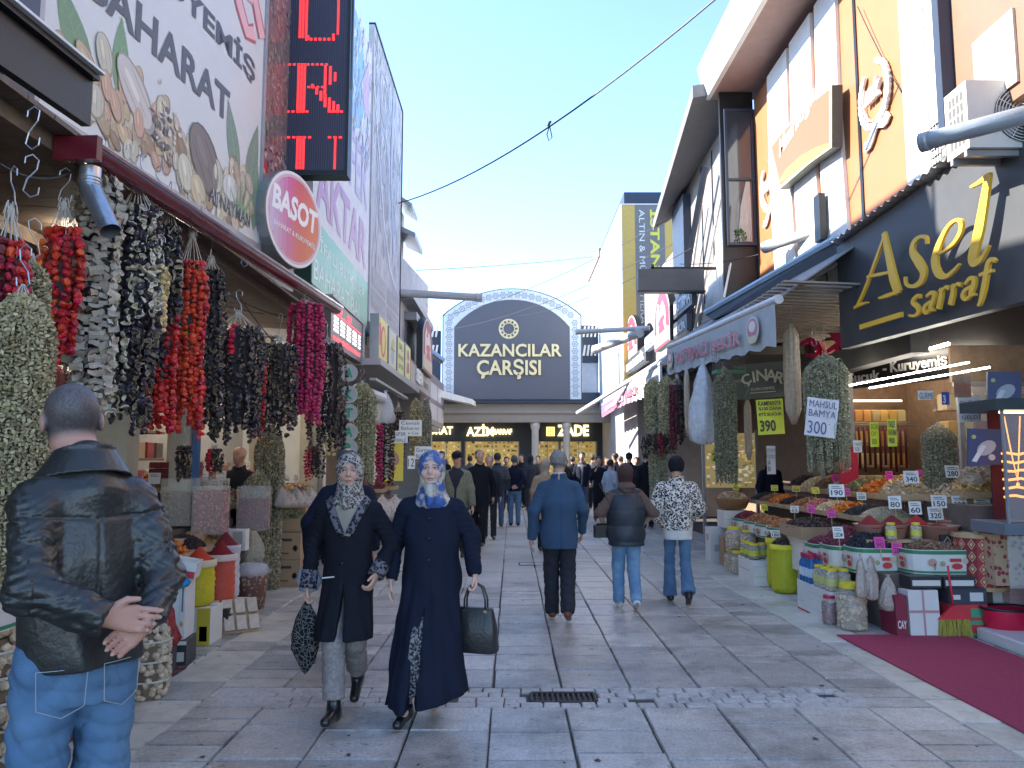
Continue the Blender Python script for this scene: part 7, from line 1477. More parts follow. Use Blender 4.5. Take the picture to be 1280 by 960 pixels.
def tub(label,c,sz,kind,rz=0,h=.10,group='green and white cardboard tubs of dried fruit'):
    t=thing('cardboard_tub',label,'tub',c,rz,group,local=True); x,y,z=sz; n=28; m=MB(); V=[]; Q=3.2
    for r_,zz in ((.96,0),(1.,z),(.975,z),(.95,z*.7)):
        for k in range(n): a=k*6.2832/n; cc,ss=math.cos(a),math.sin(a); q=r_/(abs(cc)**Q+abs(ss)**Q)**(1/Q); V.append((cc*q*x/2,ss*q*y/2,zz))
    m.add(V,[(i*n+k,i*n+(k+1) %n,(i+1)*n+(k+1) %n,(i+1)*n+k) for i in range(3) for k in range(n)]+[tuple(range(n))[::-1]]); m.build('wall',cb_w,t)
    m=MB()
    for z0,z1 in ((.82,.97),(.04,.13)):
        W=[]
        for zz in (z0*z,z1*z):
            for k in range(n): a=k*6.2832/n; cc,ss=math.cos(a),math.sin(a); q=(1.004+(.96-1)*(1-zz/z))/(abs(cc)**Q+abs(ss)**Q)**(1/Q); W.append((cc*q*(x/2+.002),ss*q*(y/2+.002),zz))
        m.add(W,[(k,(k+1) %n,n+(k+1) %n,n+k) for k in range(n)],grn)
    for (nx,ny,L) in ((0,-1,x),(-1,0,y)):
        f=Frame(((-x/2,-y/2*1.002-.003,0) if ny else (-x/2*1.002-.003,y/2,0)),(1,0,0) if ny else (0,-1,0))
        for (a,b,ra,rb,cc_) in ((.28,.5,.08,.16,(.5,.30,.24)),(.42,.45,.05,.10,(.34,.36,.18)),(.62,.34,.10,.13,rd),(.74,.56,.05,.12,(.5,.42,.3))): f.ellipse(m,a*L,b*z,ra*min(L,.5),rb*z,0,.002,cc_,12)
        f.rect(m,.52*L,.52*z,.68*L,.66*z,.003,rd); f.rect(m,.30*L,.2*z,.32*L,.45*z,.002,(.4,.3,.2))
    m.build('print',tape,t); heap(t,(0,0,z*.86),x*.47,y*.47,h,kind,sq=3.); return t
def tray(label,c,sz,kind,rz=0,tilt=0,h=.07,m_=None,group='shallow wooden trays heaped with nuts',big=1.):
    t=thing('display_tray',label,'tray',c,group=group,local=True,rot=(tilt,0,rz)); x,y,z=sz; m=MB(); m.box((0,0,.004),(x,y,.008)); m.build('base',m_ or wood_l,t)
    for a in ((0,-y/2,x,.012),(0,y/2,x,.012),(-x/2,0,.012,y-.012),(x/2,0,.012,y-.012)): m=MB(); m.box((a[0],a[1],z/2+.008),(a[2],a[3],z)); m.build('side_board',m_ or wood_l,t)
    heap(t,(0,0,z*.75),x*.47,y*.47,h,kind,sq=4.,big=big); return t
def card(label,p,w_=.11,h_=.09,c=(.72,.70,.66),txt='',rz=0.,tilt=-.3,group='price cards stuck in the goods',stick=.10):
    t=thing('price_card',label,'price card',p,rz,group,local=True,rot=(tilt,0,rz)); m=MB(); m.box((0,.002,stick/2),(.006,.003,stick)); m.build('stick',mat('card stick',(.5,.45,.1),.6),t)
    f=Frame((-w_/2,0,stick),(1,0,0)); m=MB(); f.box(m,0,0,w_,h_,-.003,0,c); ink=(.05,.05,.06)
    if txt: f.text(m,txt,w_*.12,h_*.12,w_*.76,h_*.42,.001,0,ink,bold=.02)
    for k in range(2): f.rect(m,w_*.15,h_*(.66+.13*k),w_*(.85-.15*k),h_*(.71+.13*k),.001,ink)
    m.build('card',tape,t); return t
lidy=mat('yellow lid',(.72,.58,.03),.4); lidr=mat('red lid',(.45,.02,.07),.4); jarg=mat('clear jar wall',(.75,.72,.66),.1,alpha=.28,var=0,bump=0,spec=.7)
def jar(label,c,r_,h_,kind,lid=lidy,group='yellow lidded jars in front of the nut stall',lab=None):
    t=thing('jar',label,'jar',c,0,group,local=True); m=MB(); m.lathe([(r_*.9,0),(r_,.03),(r_,h_*.75),(r_*.72,h_*.88),(r_*.72,h_*.93)],20); m.build('glass_wall',jarg,t,True)
    m=MB(); m.lathe([(r_*.6,h_*.9),(r_*.78,h_*.9),(r_*.78,h_),(r_*.7,h_*1.01)],20); m.build('lid',lid,t)
    SEED[0]+=1; rs=np.random.RandomState(SEED[0]); cl,s_,sh=CH[kind]; n=260; a=rs.rand(n)*6.28; z=rs.rand(n)*h_*.72; P=np.stack([r_*.86*np.cos(a),r_*.86*np.sin(a),z+.01],1); m=MB(); many(m,OCT,P,rots(n,SEED[0]),np.full((n,3),s_*1.2)*np.array([1.1,.9,.7]),(np.array(cl)[rs.randint(0,len(cl),n)]*rs.uniform(.7,1.4,(n,1))).tolist())
    m.lathe([(r_*.84,.01),(r_*.84,h_*.74)],12,col=tuple(x*.6 for x in cl[0])); m.build('contents',crumb,t,kind='stuff')
    if lab: m=MB(); m.lathe([(r_*1.005,h_*.25),(r_*1.005,h_*.58)],20,col=lab,cap=False); m.build('label_band',tape,t)
    return t
def sack(label,c,r_,h_,col,fill,fh=.14,kind=None,group='open sacks of spice',band=None,nm='sack',powd=True):
    t=thing(nm,label,'sack',c,0,group,local=True); m=MB(); prof=[(r_*.80,0),(r_*.98,.03)]; k=12
    for i in range(1,k): u=i/k; prof.append((r_*(1.02+.035*math.sin(i*2.9)-.05*u),.03+(h_-.06)*u))
    prof+=[(r_*1.05,h_-.02),(r_*1.08,h_),(r_*.95,h_+.005),(r_*.9,h_-.04)]; m.lathe(prof,30,wob=.02); m.build('cloth',mat('woven sack %s' %str(col),col,.55,var=.15,vs=20,bump=.6,bs=50,kind='wave',c2=tuple(q*.82 for q in col),ps=24),t,True)
    if band: m=MB(); m.lathe([(r_*1.09,h_-.05),(r_*1.10,h_+.004),(r_*.94,h_+.008)],24,wob=.02,cap=False); m.build('rolled_rim',mat('sack rim %s' %str(band),band,.6),t,True)
    if kind: heap(t,(0,0,h_-.02),r_*.95,r_*.95,fh,kind)
    else: powder(t,(0,0,h_-.02),r_*.95,r_*.95,fh,fill)
    return t
# ---- right stall: supports
sup=mat('dark stall cloth',(.13,.10,.085),.9,var=.3); ST=thing('stall_bench','dark stepped bench of the right hand nut stall','stall',(4,10,0))
m=MB(); m.box((3.75,10.1,.27),(.65,4.6,.54)); m.build('lower_step',sup,ST); m=MB(); m.box((4.35,10.1,.42),(.55,4.6,.84)); m.build('upper_step',sup,ST); m=MB(); m.box((4.25,7.95,.3),(1.5,.5,.60)); m.build('end_step',sup,ST)
X=3.22
carton('white carton tower foot at the far end of the right stall',(3.25,12.35,0),(.30,.32,.52),prints=[('f','r',.2,.3,.8,.5,(.4,.4,.42)),('s','r',.3,.6,.7,.8,(.4,.3,.3))]); carton('small white paper lined box topped with the walnut basket',(3.45,12.1,.54),(.40,.42,.26))
carton('narrow tan carton beside the far white one',(3.28,11.85,0),(.2,.26,.42),m_=cb_b); carton('white carton with red stripe standing behind the stacked jars',(3.34,11.5,0),(.24,.28,.56),prints=[('f','r',0,.5,1,.58,rd),('s','r',0,.5,1,.58,rd)])
bsk=mat('wicker',(.30,.16,.07),.7,var=.35,vs=50,bump=.9,bs=90); t=thing('wicker_basket','wicker basket of walnuts at the far end of the right stall','basket',(3.45,12.15,.82),local=True); m=MB(); m.lathe([(.2,0),(.27,.14),(.28,.16),(.26,.15)],24); m.build('basket_wall',bsk,t,True); heap(t,(0,0,.12),.25,.25,.1,'walnut')
None and filmbag('clear bag of red fruit slumped against the far white carton',887,642,664,18,12.0,5,mm=mat('film over red fruit',(.42,.12,.14),.25,var=.35,vs=40,bump=1,bs=60))
jar('large walnut jar, lower farther one of the stacked jars',(3.16,11.2,0),.115,.31,'walnut'); jar('large walnut jar, lower nearer one of the stacked jars',(3.17,10.9,0),.115,.31,'pale'); jar('large walnut jar standing on top of the stacked jars',(3.17,11.12,.315),.125,.31,'walnut'); jar('upper jar half hidden at the back of the stacked jars',(3.32,10.95,.315),.11,.28,'walnut')
carton('white and blue carton under four small pickle jars',(3.20,10.3,0),(.26,.62,.29),prints=[('f','r',.78,0,1,1,(.05,.14,.35)),('s','r',0,.48,1,.53,(.4,.42,.45))])
for i,(x,y) in enumerate(((3.13,10.1),(3.13,10.28),(3.13,10.46),(3.27,10.2))): jar('small yellow banded pickle jar on the blue edged carton, %s' %('nearest','middle','farthest','behind the others')[i],(x,y,.292),.072,.20,'green',group='small pickle jars',lab=(.55,.55,.05))
yl=(.50,.50,.02); sack('yellow green net sack of dates, farther and half hidden',(3.3,9.72,0),.125,.60,yl,None,.06,kind='date',group='yellow net sacks',band=(.62,.55,.02)); sack('yellow green net sack of dates standing in front of the white carton',(3.26,9.36,0),.15,.56,yl,None,.06,kind='date',group='yellow net sacks',band=(.66,.56,.02))
carton('white carton lying beside the net sacks',(3.14,9.92,0),(.2,.2,.22)); card('white price card in the net sack of dates',(3.2,9.42,.54),txt='180')
# tier one tubs
for i,(y,kd,lab) in enumerate(((11.55,'cran','green and white tub of mixed berries behind the stacked jars'),(11.0,'nut','green and white tub of hazelnuts above the stacked jars'),(10.5,'nut','green and white tub of almonds above the pickle jars'),(10.02,'nut','green and white tub of almonds nearest the brown carton'))): tub(lab,(3.52,y,.545),(.44,.46,.17),kd,h=.09)
t=carton('open brown carton of dark dates between the tubs and the near cluster',(3.52,9.05,.69),(.58,.70,.13),m_=cb_b,open_=True); heap(t,(0,0,.10),.28,.34,.07,'date',sq=4)
carton('white carton under the open carton of dates',(3.55,9.02,.30),(.5,.66,.385),prints=[('f','r',0,.45,1,.5,(.5,.5,.5))]); carton('plain white carton at ground level behind the big net sack',(3.62,9.05,0),(.5,.6,.295))
# tier two trays
TR=[('raisin',12.3,.62),('brown',11.85,.6),('apri',11.4,.5),('raisin',10.95,.62),('nut',10.5,.6),('pink',10.08,.5),('pale',9.66,.6),('apri',9.24,.55),('black',8.82,.6),('seed',8.42,.6)]
nm_={'raisin': 'black raisins','brown': 'brown carob pieces','apri': 'orange apricots','nut': 'roasted hazelnuts','pink': 'pink skinned peanuts','pale': 'pale blanched nuts','black': 'black cumin','seed': 'pale sunflower seed','chip': 'golden banana chips','walnut': 'walnut halves','cran': 'dried cranberries','date': 'dark dates','green': 'dried green herbs'}
for i,(kd,y,w_) in enumerate(TR): tray('lower slanted tray of %s, %s from the near end of the right stall' %(nm_[kd],('tenth','ninth','eighth','seventh','sixth','fifth','fourth','third','second','first')[i]),(4.05,y,.90),(.56,.40,.05),kd,rz=-R(90)*0+.0,tilt=0,h=.09)
for i,(kd,y) in enumerate((('date',12.2),('pale',11.7),('brown',11.2),('seed',10.7),('green',10.2),('apri',9.7),('chip',9.15),('chip',8.6),('walnut',8.1))): tray('upper tray of %s, %s from the near end of the right stall' %(nm_[kd],('ninth','eighth','seventh','sixth','fifth','fourth','third','second','first')[i]),(4.66,y,1.10),(.60,.46,.06),kd,h=.13 if kd!='chip' else .17)
m=MB(); m.box((4.68,10.1,.55),(.55,4.8,1.08)); m.build('back_step',sup,ST)
PKc=(.80,.05,.38); YLc=(.70,.70,.06)
for i,(x,y,z,c,tx,lab) in enumerate(((3.45,11.9,1.02,YLc,'90','yellow card in the far walnut basket'),(3.9,11.5,1.02,YLc,'120','yellow card among the far raisins'),(4.0,10.2,1.03,YLc,'110','yellow card in the middle of the lower trays'),(3.6,11.05,.76,YLc,'75','small yellow card in the hazelnut tub'),(4.4,10.5,1.18,PKc,'95','pink card between hazelnuts and seeds'),(4.1,9.5,1.03,PKc,'130','pink card above the open carton of dates'),(4.5,9.2,1.24,PKc,'160','pink card at the foot of the banana chips'),(4.7,8.9,1.26,PKc,'140','pink card on top of the banana chips'),(3.7,9.6,.82,PKc,'85','pink card standing in the almond tub'),(3.6,8.75,.82,PKc,'70','tilted pink card at the corner of the date carton'),(4.3,8.5,1.04,PKc,'150','pink card by the sunflower seed'),(4.85,8.4,1.24,PKc,'99','pink card over the walnut halves'),(3.95,8.75,1.02,(.72,.7,.66),'200','white card in the black cumin'),(3.62,9.95,.80,(.72,.7,.66),'65','small white card behind the nearest almond tub'),(4.0,10.9,1.03,(.62,.5,.05),'88','orange yellow card in the raisin tray'))): card(lab,(x,y,z),.10 if c is not PKc else .085,.085 if c is not PKc else .10,c,tx,rz=rng.uniform(-.3,.2),tilt=-.15)
# near cluster
bp=[('f','r',.08,.3,.92,.36,(.5,.52,.55)),('s','r',0,.48,1,.52,(.5,.5,.5)),('f','r',.75,0,1,1,(.10,.25,.45))]
carton('white carton under the blue bottles, with a red base line',(3.16,8.22,0),(.22,.34,.30),prints=[('s','r',0,0,1,.06,rd),('s','r',.1,.3,.5,.34,(.5,.5,.55))]); carton('wide white carton under the yellow lidded mustard jars, lower one',(3.16,7.78,0),(.24,.50,.15),prints=bp); carton('wide white carton under the yellow lidded mustard jars, upper one',(3.16,7.78,.152),(.24,.50,.15),prints=bp)
blu=mat('blue bottle plastic',(.02,.12,.32),.3,var=.15)
for i in range(8):
    x,y=3.09+(i //4)*.10,8.07+(i %4)*.082; t=thing('bottle','blue bottle with red cap, %s in the %s line on the white carton' %(('first','second','third','fourth')[i %4],('front','rear')[i //4]),'bottle',(x,y,.302),0,'blue bottles with red caps',local=True); m=MB(); m.lathe([(.034,0),(.037,.01),(.037,.19),(.016,.23),(.016,.25)],12); m.build('bottle_body',blu,t,True); m=MB(); m.lathe([(.02,.245),(.02,.285),(.015,.29)],10); m.build('cap',lidr,t); m=MB(); m.lathe([(.0376,.06),(.0376,.15)],12,col=(.5,.6,.7),cap=False); m.build('label_band',tape,t)
for i in range(6): jar('yellow lidded mustard jar, %s on the wide white carton' %('front near','front middle','front far','rear near','rear middle','rear far')[i],(3.10+(i //3)*.12,7.60+(i %3)*.15,.304),.062,.21,'seed',group='mustard jars with yellow lids',lab=(.50,.52,.18))
jar('big plastic jar of walnuts with yellow lid at the corner by the carpet',(3.17,7.34,0),.135,.42,'walnut',group='big jars at the carpet corner'); jar('small red lidded jar of dried peppers beside the big walnut jar',(3.05,7.56,0),.07,.27,'cran',lid=lidr,group='big jars at the carpet corner')
tub('green and white tub of shrivelled red fruit at the near cluster, farther',(3.42,8.42,.45),(.46,.44,.23),'cran',h=.08); tub('green and white tub of red grapes heaped high at the near cluster',(3.42,8.0,.47),(.46,.44,.24),'cran',h=.16); tub('green and white tub of blue black raisins beside the red grapes',(3.5,7.62,.49),(.46,.42,.24),'black',h=.14)
tub('wide green and white tub of mixed seed facing the carpet',(4.0,7.40,.52),(.66,.46,.22),'brown',h=.06); m=MB(); m.box((3.95,7.52,.26),(1.0,.5,.5)); m.build('front_step',sup,ST)
carton('pink patterned white carton leaning in front of the near stall',(3.68,7.10,0),(.27,.18,.40),prints=[('f','r',.45,0,.52,1,(.5,.25,.28)),('f','r',0,.5,1,.56,(.5,.25,.28))],rot=(-.06,0,0)); carton('dark red carton with white letters beside the pink patterned one',(3.47,7.16,0),(.10,.3,.36),m_=mat('dark red carton',(.22,.02,.05),.5),prints=[('f','CAY',.1,.2,.9,.4,(.7,.7,.7))])
for i,(z,c1,c2_) in enumerate(((0,(.05,.3,.16),rd),(.14,rd,(.05,.3,.16)),(.28,(.05,.05,.07),(.6,.6,.6)))): carton('flat printed carton in the stack behind the broom, %s' %('bottom','middle','top')[i],(4.08,7.16,z),(.34,.26,.138),m_=mat('printed carton %d' %i,c1,.5),prints=[('f','r',.55,.2,.9,.75,c2_),('f','r',.08,.3,.3,.6,(.65,.65,.6))])
for i,x in enumerate((3.72,4.02)): carton('black and white flat box under the wide tub, %s' %('nearer the jar','nearer the broom')[i],(x,7.14,.42),(.28,.2,.10),m_=cb_k,prints=[('f','r',.05,.2,.95,.7,(.65,.64,.6))])
for i,(px,y0,y1,w_,lab) in enumerate(((1075,692,745,14,'clear bag of nuts hanging from the wide tub, first'),(1088,695,748,16,'clear bag of nuts hanging from the wide tub, second'),(1110,718,762,22,'clear bag of nuts hanging apart from the other two'))):
    filmbag(lab,px,y0,y1,w_,7.1,i*2,mm=mat('film over nuts',(.45,.38,.33),.3,var=.4,vs=50,bump=1,bs=70))
for i,(px,py,c,tx,lab) in enumerate(((1050,677,(.70,.70,.68),'ÜZÜM','white card lying over the red grapes'),(1102,690,PKc,'90','pink card in the wide tub, leftmost'),(1124,697,PKc,'201','pink card in the wide tub, middle'),(1146,702,PKc,'120','pink card in the wide tub, rightmost'))): q=AY(px,py,7.38); card(lab,(q.x,q.y,q.z-.07),.10,.11,c,tx,tilt=-.2)
# spice bowls on the shelf
m=MB(); m.box((3.95,7.75,.79),(1.1,.55,.03)); m.build('shelf_board',wood_l,ST); bowl_m=mat('frosted pink plastic',(.50,.27,.22),.35,var=.1,alpha=.92)
for i,(x,r_,col,lab) in enumerate(((3.52,.15,(.26,.015,.02),'dark red sumac'),(3.74,.16,(.20,.012,.02),'maroon pepper flakes'),(3.98,.15,(.38,.015,.02),'bright red pepper'),(4.12,.20,(.20,.02,.02),'brick red paprika'))):
    t=thing('spice_bowl','frosted plastic bowl of %s on the near shelf' %lab,'bowl',(x,7.66-(.10 if i==3 else 0),.806),0,'frosted spice bowls',local=True); m=MB(); m.lathe([(r_*.7,0),(r_*1.0,.13),(r_*1.08,.135),(r_*.97,.125)],24); m.build('bowl',bowl_m,t,True); powder(t,(0,0,.10),r_*.95,r_*.95,.12 if i!=3 else .05,col)
sack('wide tan sack of orange red chilli behind the textile drum',(4.45,7.85,.80),.17,.17,(.34,.17,.11),(.42,.06,.02),.12,group='tan sacks by the drum')
for i in range(2): jar('small spice jar with yellow label standing before the bowls, %s' %('farther','nearer')[i],(3.63+i*.24,7.46,.806),.05,.16,'seed',group='small labelled spice jars',lab=(.6,.58,.08))
for i,(px,py,tx,lab) in enumerate(((1120,636,'80','white card reading 80 over the first spice bowl'),(1146,643,'60','small white card behind the bright red pepper'),(1172,650,'320','white card reading 320 over the bright red pepper'),(1201,655,'320','tilted white card reading 320 over the brick red paprika'),(1176,635,'150','white card high behind the bowls'),(1202,636,'390','white card reading 390 in the second card row'),(1230,639,'250','white card reading 250 nearest the glass case'),(1141,604,'340','wide white card on the upper trays by the shop window'),(1193,597,'280','tilted white card behind the almonds at the window'),(1047,621,'190','white card beside the pink card on the banana chips'))):
    q=AY(px,py,7.75 if i<7 else 8.0); card(lab,(q.x,q.y,q.z-.10),.15 if i>1 else .12,.13,(.70,.69,.66),tx,tilt=-.18,rz=-.2+.1*(i %3))
t=carton('white cupboard unit under the spice bowls',(4.15,7.62,.0),(.55,.3,.74),name='cupboard',cat='cupboard',prints=[('f','r',.49,0,.51,1,(.4,.4,.4))])
# upper trays in front of the window and curls
for i,(kd,x,y,z) in enumerate((('walnut',4.25,8.35,1.14),('chip',4.75,7.95,1.18),('black',5.1,7.9,1.18),('seed',5.2,7.2,1.12))): tray('tray of %s on the back ledge near the glass case' %nm_[kd],(x,y,z),(.5,.42,.06),kd,h=.12)
m=MB(); m.box((4.9,7.75,.57),(1.1,.9,1.13)); m.build('ledge',sup,ST)
t=thing('dried_root_pile','tangled pile of pale dried roots by the glass display','dried roots',AY(1218,612,7.9)); q=AY(1218,600,7.9); m=MB(); g=random.Random(8)
for i in range(90):
    a,b=g.uniform(0,6.28),g.uniform(0,1.4); r_=.17; p=q+Vector((r_*math.cos(a)*math.cos(b),r_*.7*math.sin(a)*math.cos(b),r_*math.sin(b)-.05)); d_=Vector((g.uniform(-1,1),g.uniform(-1,1),g.uniform(-.6,.6)))*.06; m.tube([p-d_,p+Vector((0,0,g.uniform(-.02,.03))),p+d_],.005,4)
m.ell(q-Vector((0,0,.03)),(.15,.10,.12)); m.build('roots',mat('pale dried root',(.48,.40,.30),.8,var=.25,vs=30),t,kind='stuff')
# textile drum, broom, bucket
t=thing('textile_drum','wooden rimmed drum wrapped in red patterned kilim cloth','drum',(4.36,7.30,.38),0,local=True); r_=.215; m=MB(); m.lathe([(r_,.03),(r_,.47)],32,cap=False,col=(.30,.03,.05))
N=32
for k in range(N):  # woven diamonds
    a0=k*6.2832/N; c=(.40,.05,.06) if (k //3) %2 else (.26,.03,.05)
    for z0,z1 in ((.03,.47),): m.add([((r_+.001)*math.cos(a),(r_+.001)*math.sin(a),z) for a,z in ((a0,z0),(a0+.196,z0),(a0+.196,z1),(a0,z1))],[(0,1,2,3)],c)
for k in range(16):
    a0=k*.3927
    for j in range(4):
        for s_,c in ((1.,(.55,.40,.18)),(.72,(.30,.03,.05)),(.42,(.60,.48,.28))): zc=.085+j*.11; rr=r_+.003+(1-s_)*.003; m.add([(rr*math.cos(a0+da*s_),rr*math.sin(a0+da*s_),zc+dz*s_) for da,dz in ((-.15,0),(0,-.05),(.15,0),(0,.05))],[(0,1,2,3)],c)
m.build('kilim_cloth',mat('woven kilim',attr=True,rough=.9,var=.15,vs=60,bump=.6,bs=260),t);
for z in (0,.47): m=MB(); m.lathe([(r_*.9,z),(r_*1.06,z),(r_*1.06,z+.035),(r_*.9,z+.035)],28); m.build('rim',wood_l,t)
carton('white carton stand with holes under the textile drum',(4.34,7.45,0),(.5,.35,.37))
m=MB(); m.box((4.12,7.42,.6),(.14,.05,.5)); f=Frame((4.06,7.39,.36),(1,0,0)); m2=MB(); f.box(m2,0,0,.13,.5,-.02,0,(.02,.02,.025))
for j in range(3): f.ellipse(m2,.065,.1+j*.16,.05,.07,0,.004,(.25,.22,.18),4,rin=.7); f.ellipse(m2,.065,.1+j*.16,.02,.03,0,.004,(.2,.03,.05),4)
m2.top('kilim_strip',tape,'black diamond patterned kilim strip beside the drum','kilim')
t=thing('broom','red handled broom with yellow straw bristles standing by the carpet','broom',(3.93,7.0,0),local=True); m=MB(); m.tube([(-.015,.03,.62),(.0,.0,.24)],.010,8); m.build('handle',mat('red plastic',(.60,.03,.05),.35),t,True); m=MB(); m.hexa([Vector(p) for p in ((-.14,-.015,.155),(.14,-.015,.155),(.14,.025,.155),(-.14,.025,.155),(-.02,-.01,.27),(.03,-.01,.27),(.03,.02,.27),(-.02,.02,.27))]); m.build('broom_head',mat('red plastic'),t)
m=MB(); g=random.Random(2)
for i in range(170): x=g.uniform(-.13,.13); m.tube([(x,g.uniform(-.02,.025),.16),(x*1.15+g.uniform(-.008,.008),g.uniform(-.035,.04),g.uniform(0,.02))],.0028,3,col=(.42,.36,.05))
m.build('bristles',mat('straw',(.42,.36,.06),.8,var=.3,vs=50),t,kind='stuff')
t=thing('bucket','crimson oval plastic tub with a dark rim beside the broom','tub',(4.40,6.98,0),0,local=True); m=MB(); m.lathe([(.17,0),(.20,.24),(.20,.25),(.185,.25),(.16,.02)],28,sx=1.12,sy=.8); m.build('tub_wall',mat('crimson plastic',(.55,.01,.05),.3,var=.05),t,True); m=MB(); m.lathe([(.20,.245),(.212,.25),(.205,.27),(.195,.27)],28,sx=1.12,sy=.8,cap=False); m.build('rim',blackm,t,True)
carton('white styrofoam box behind the crimson tub',(4.75,7.25,0),(.32,.3,.26)); carton('pale pink carton above the styrofoam box',(4.72,7.3,.262),(.36,.28,.16),m_=mat('pink film',(.55,.35,.36),.4))
# gold shop counters
t=thing('counter','dark grey display counter with a gold round ornament at the edge of the gold shop','counter',(4.95,6.5,0)); m=MB(); m.box((5.35,6.35,.25),(1.75,.95,.40),bev=.01); m.build('plinth',mat('dark grey lacquer',(.07,.075,.095),.35,var=.06),t); m=MB(); f=Frame((4.475,6.30,.06),(0,-1,0)); f9=Frame((4.5,5.87,.06),(1,0,0))
c9=Frame((4.48,5.865,.06),(1,0,0))
for k in range(5): c9.ellipse(m,.22,.20,.17-.032*k,.17-.032*k,0,.004+.0004*k,None,24,rin=.90)
for k in range(10): a=k*.628; c9.ellipse(m,.22+.09*math.cos(a),.20+.09*math.sin(a),.055,.03,a,.0065,None,10,rin=.75)
for k in range(5): f.ellipse(m,.18,.20,.17-.032*k,.17-.032*k,0,.004+.0004*k,None,24,rin=.90)
for k in range(10): a=k*.628; f.ellipse(m,.18+.09*math.cos(a),.20+.09*math.sin(a),.055,.03,a,.0065,None,10,rin=.75)
m.build('gold_ornament',mat('gold inlay',(.62,.42,.16),.35,metal=.5),t)
DC=thing('display_case','glass display case with glowing gold necklaces at the right of the stall','display case',(4.8,7.0,.45)); a0=AY(1236,650,7.0); xL=a0.x
m=MB(); m.box((xL+.55,6.95,.97),(1.2,.5,.10),bev=.005); m.build('base_band',mat('slate lacquer',(.14,.17,.2),.35),DC); m=MB(); m.box((xL+.55,6.95,2.05),(1.25,.55,.10),bev=.005); m.build('top_band',mat('dark case top',(.03,.05,.06),.35),DC)
for x in (xL,xL+.0): m=MB(); m.box((xL+.0,6.72,1.51),(.022,.022,.98)); m.build('post',steel,DC); break
m=MB(); m.box((xL+.62,7.15,1.51),(.96,.02,.97)); m.build('back_cloth',mat('maroon velvet',(.07,.006,.015),.9),DC); m=MB(); m.box((xL+.55,6.715,1.51),(1.08,.004,.96)); m.build('glass_pane',glass,DC)
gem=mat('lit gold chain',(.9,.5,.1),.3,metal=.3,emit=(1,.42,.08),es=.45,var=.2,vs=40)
for k in range(6):
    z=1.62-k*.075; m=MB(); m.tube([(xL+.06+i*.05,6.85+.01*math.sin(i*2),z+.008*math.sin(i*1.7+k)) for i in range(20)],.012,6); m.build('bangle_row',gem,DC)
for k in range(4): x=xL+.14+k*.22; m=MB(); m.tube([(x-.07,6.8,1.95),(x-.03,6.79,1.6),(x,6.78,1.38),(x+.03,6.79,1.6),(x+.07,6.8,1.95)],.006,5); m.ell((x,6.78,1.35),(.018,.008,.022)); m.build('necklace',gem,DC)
m=MB(); m.tube([(xL+.03,6.8,1.985),(xL+1.1,6.8,1.985)],.012,6); m.build('lamp',mat('warm lamp',(1,.8,.5),emit=(1,.72,.4),es=1.6,var=0),DC)
m=MB(); m.box((xL+.5,7.1,.68),(1.0,.3,.45)); m.build('lower_cloth',mat('woven kilim red',(.24,.04,.05),.9,kind='voronoi',c2=(.45,.32,.2),ps=18),DC); m=MB(); m.box((xL+.5,6.72,.69),(1.05,.004,.44)); m.build('glass_pane',glass,DC)
m=MB(); m.tube([(xL+.1,6.6,.48),(xL+.45,6.62,.98)],.012,6); m.build('strut',whitep,DC)
for i,(px,py,s_) in enumerate(((1252,490,.36),(1228,560,.34))):
    q=AY(px,py,7.1); f_=Frame(q-Vector((.14,0,s_/2)),(1,-.2,0)); m=MB(); f_.prism(m,[(0,0),(.28,.02),(.30,s_),(.02,s_+.01)],-.03,.0,(.015,.03,.13)); f_.ellipse(m,.16,s_*.5,.09,.06,.6,.004,(.3,.34,.42),12); f_.ellipse(m,.06,s_*.8,.02,.02,0,.004,(.35,.35,.15),8); f_.poly(m,[(.03,.05),(.12,.20),(.16,.19),(.07,.04)],.004,(.6,.6,.65)); f_.ellipse(m,.2,s_*.25,.03,.03,0,.004,(.4,.42,.5),8)
    m.top('snack_bag',prt,('dark blue printed bag hanging above the glass case','dark blue printed bag leaning against the glass case side')[i],'bag')
m=MB(); m.box((5.75,7.6,2.25),(1.0,.03,.8));
m.top('wall_drape',mat('crimson drape',(.12,.008,.025),.8,var=.2),'crimson wall panel behind the blue bags','panel')
# nut shop window front (right)
WF=thing('glass_shopfront','wood framed glass front of the nut shop behind the trays','shop front',(5.5,9,0)); y0=8.6
for a,b in ((5.0,5.05),(5.62,5.66),(6.3,6.34)): m=MB(); m.box(((a+b)/2,y0,1.75),(b-a,.05,1.3)); m.build('frame_post',mat('aluminium frame'),WF)
m=MB(); m.box((5.67,y0,2.42),(1.4,.05,.05)); m.build('frame_rail',mat('aluminium frame'),WF)
for a,b in ((5.05,5.62),(5.66,6.3)): m=MB(); m.box(((a+b)/2,y0,1.78),(b-a,.006,1.24)); m.build('glass_pane',glass,WF)
m=MB(); m.box((5.7,y0+.02,2.65),(1.5,.04,.42)); m.build('top_board',wood_b,WF)
for i in range(4):
    m=MB(); m.box((5.7,y0+.45,1.2+i*.32),(1.3,.3,.025)); m.build('shelf',wood_l,WF)
    for k in range(8): c=rng.choice([(.62,.46,.10),(.5,.3,.1),(.2,.12,.2),(.45,.35,.2),(.3,.03,.05)]); m=MB(); m.box((5.13+k*.16,y0+.42,1.30+i*.32),(.13,.2,.17),bev=.015,col=c); m.build('packet',tape,WF)
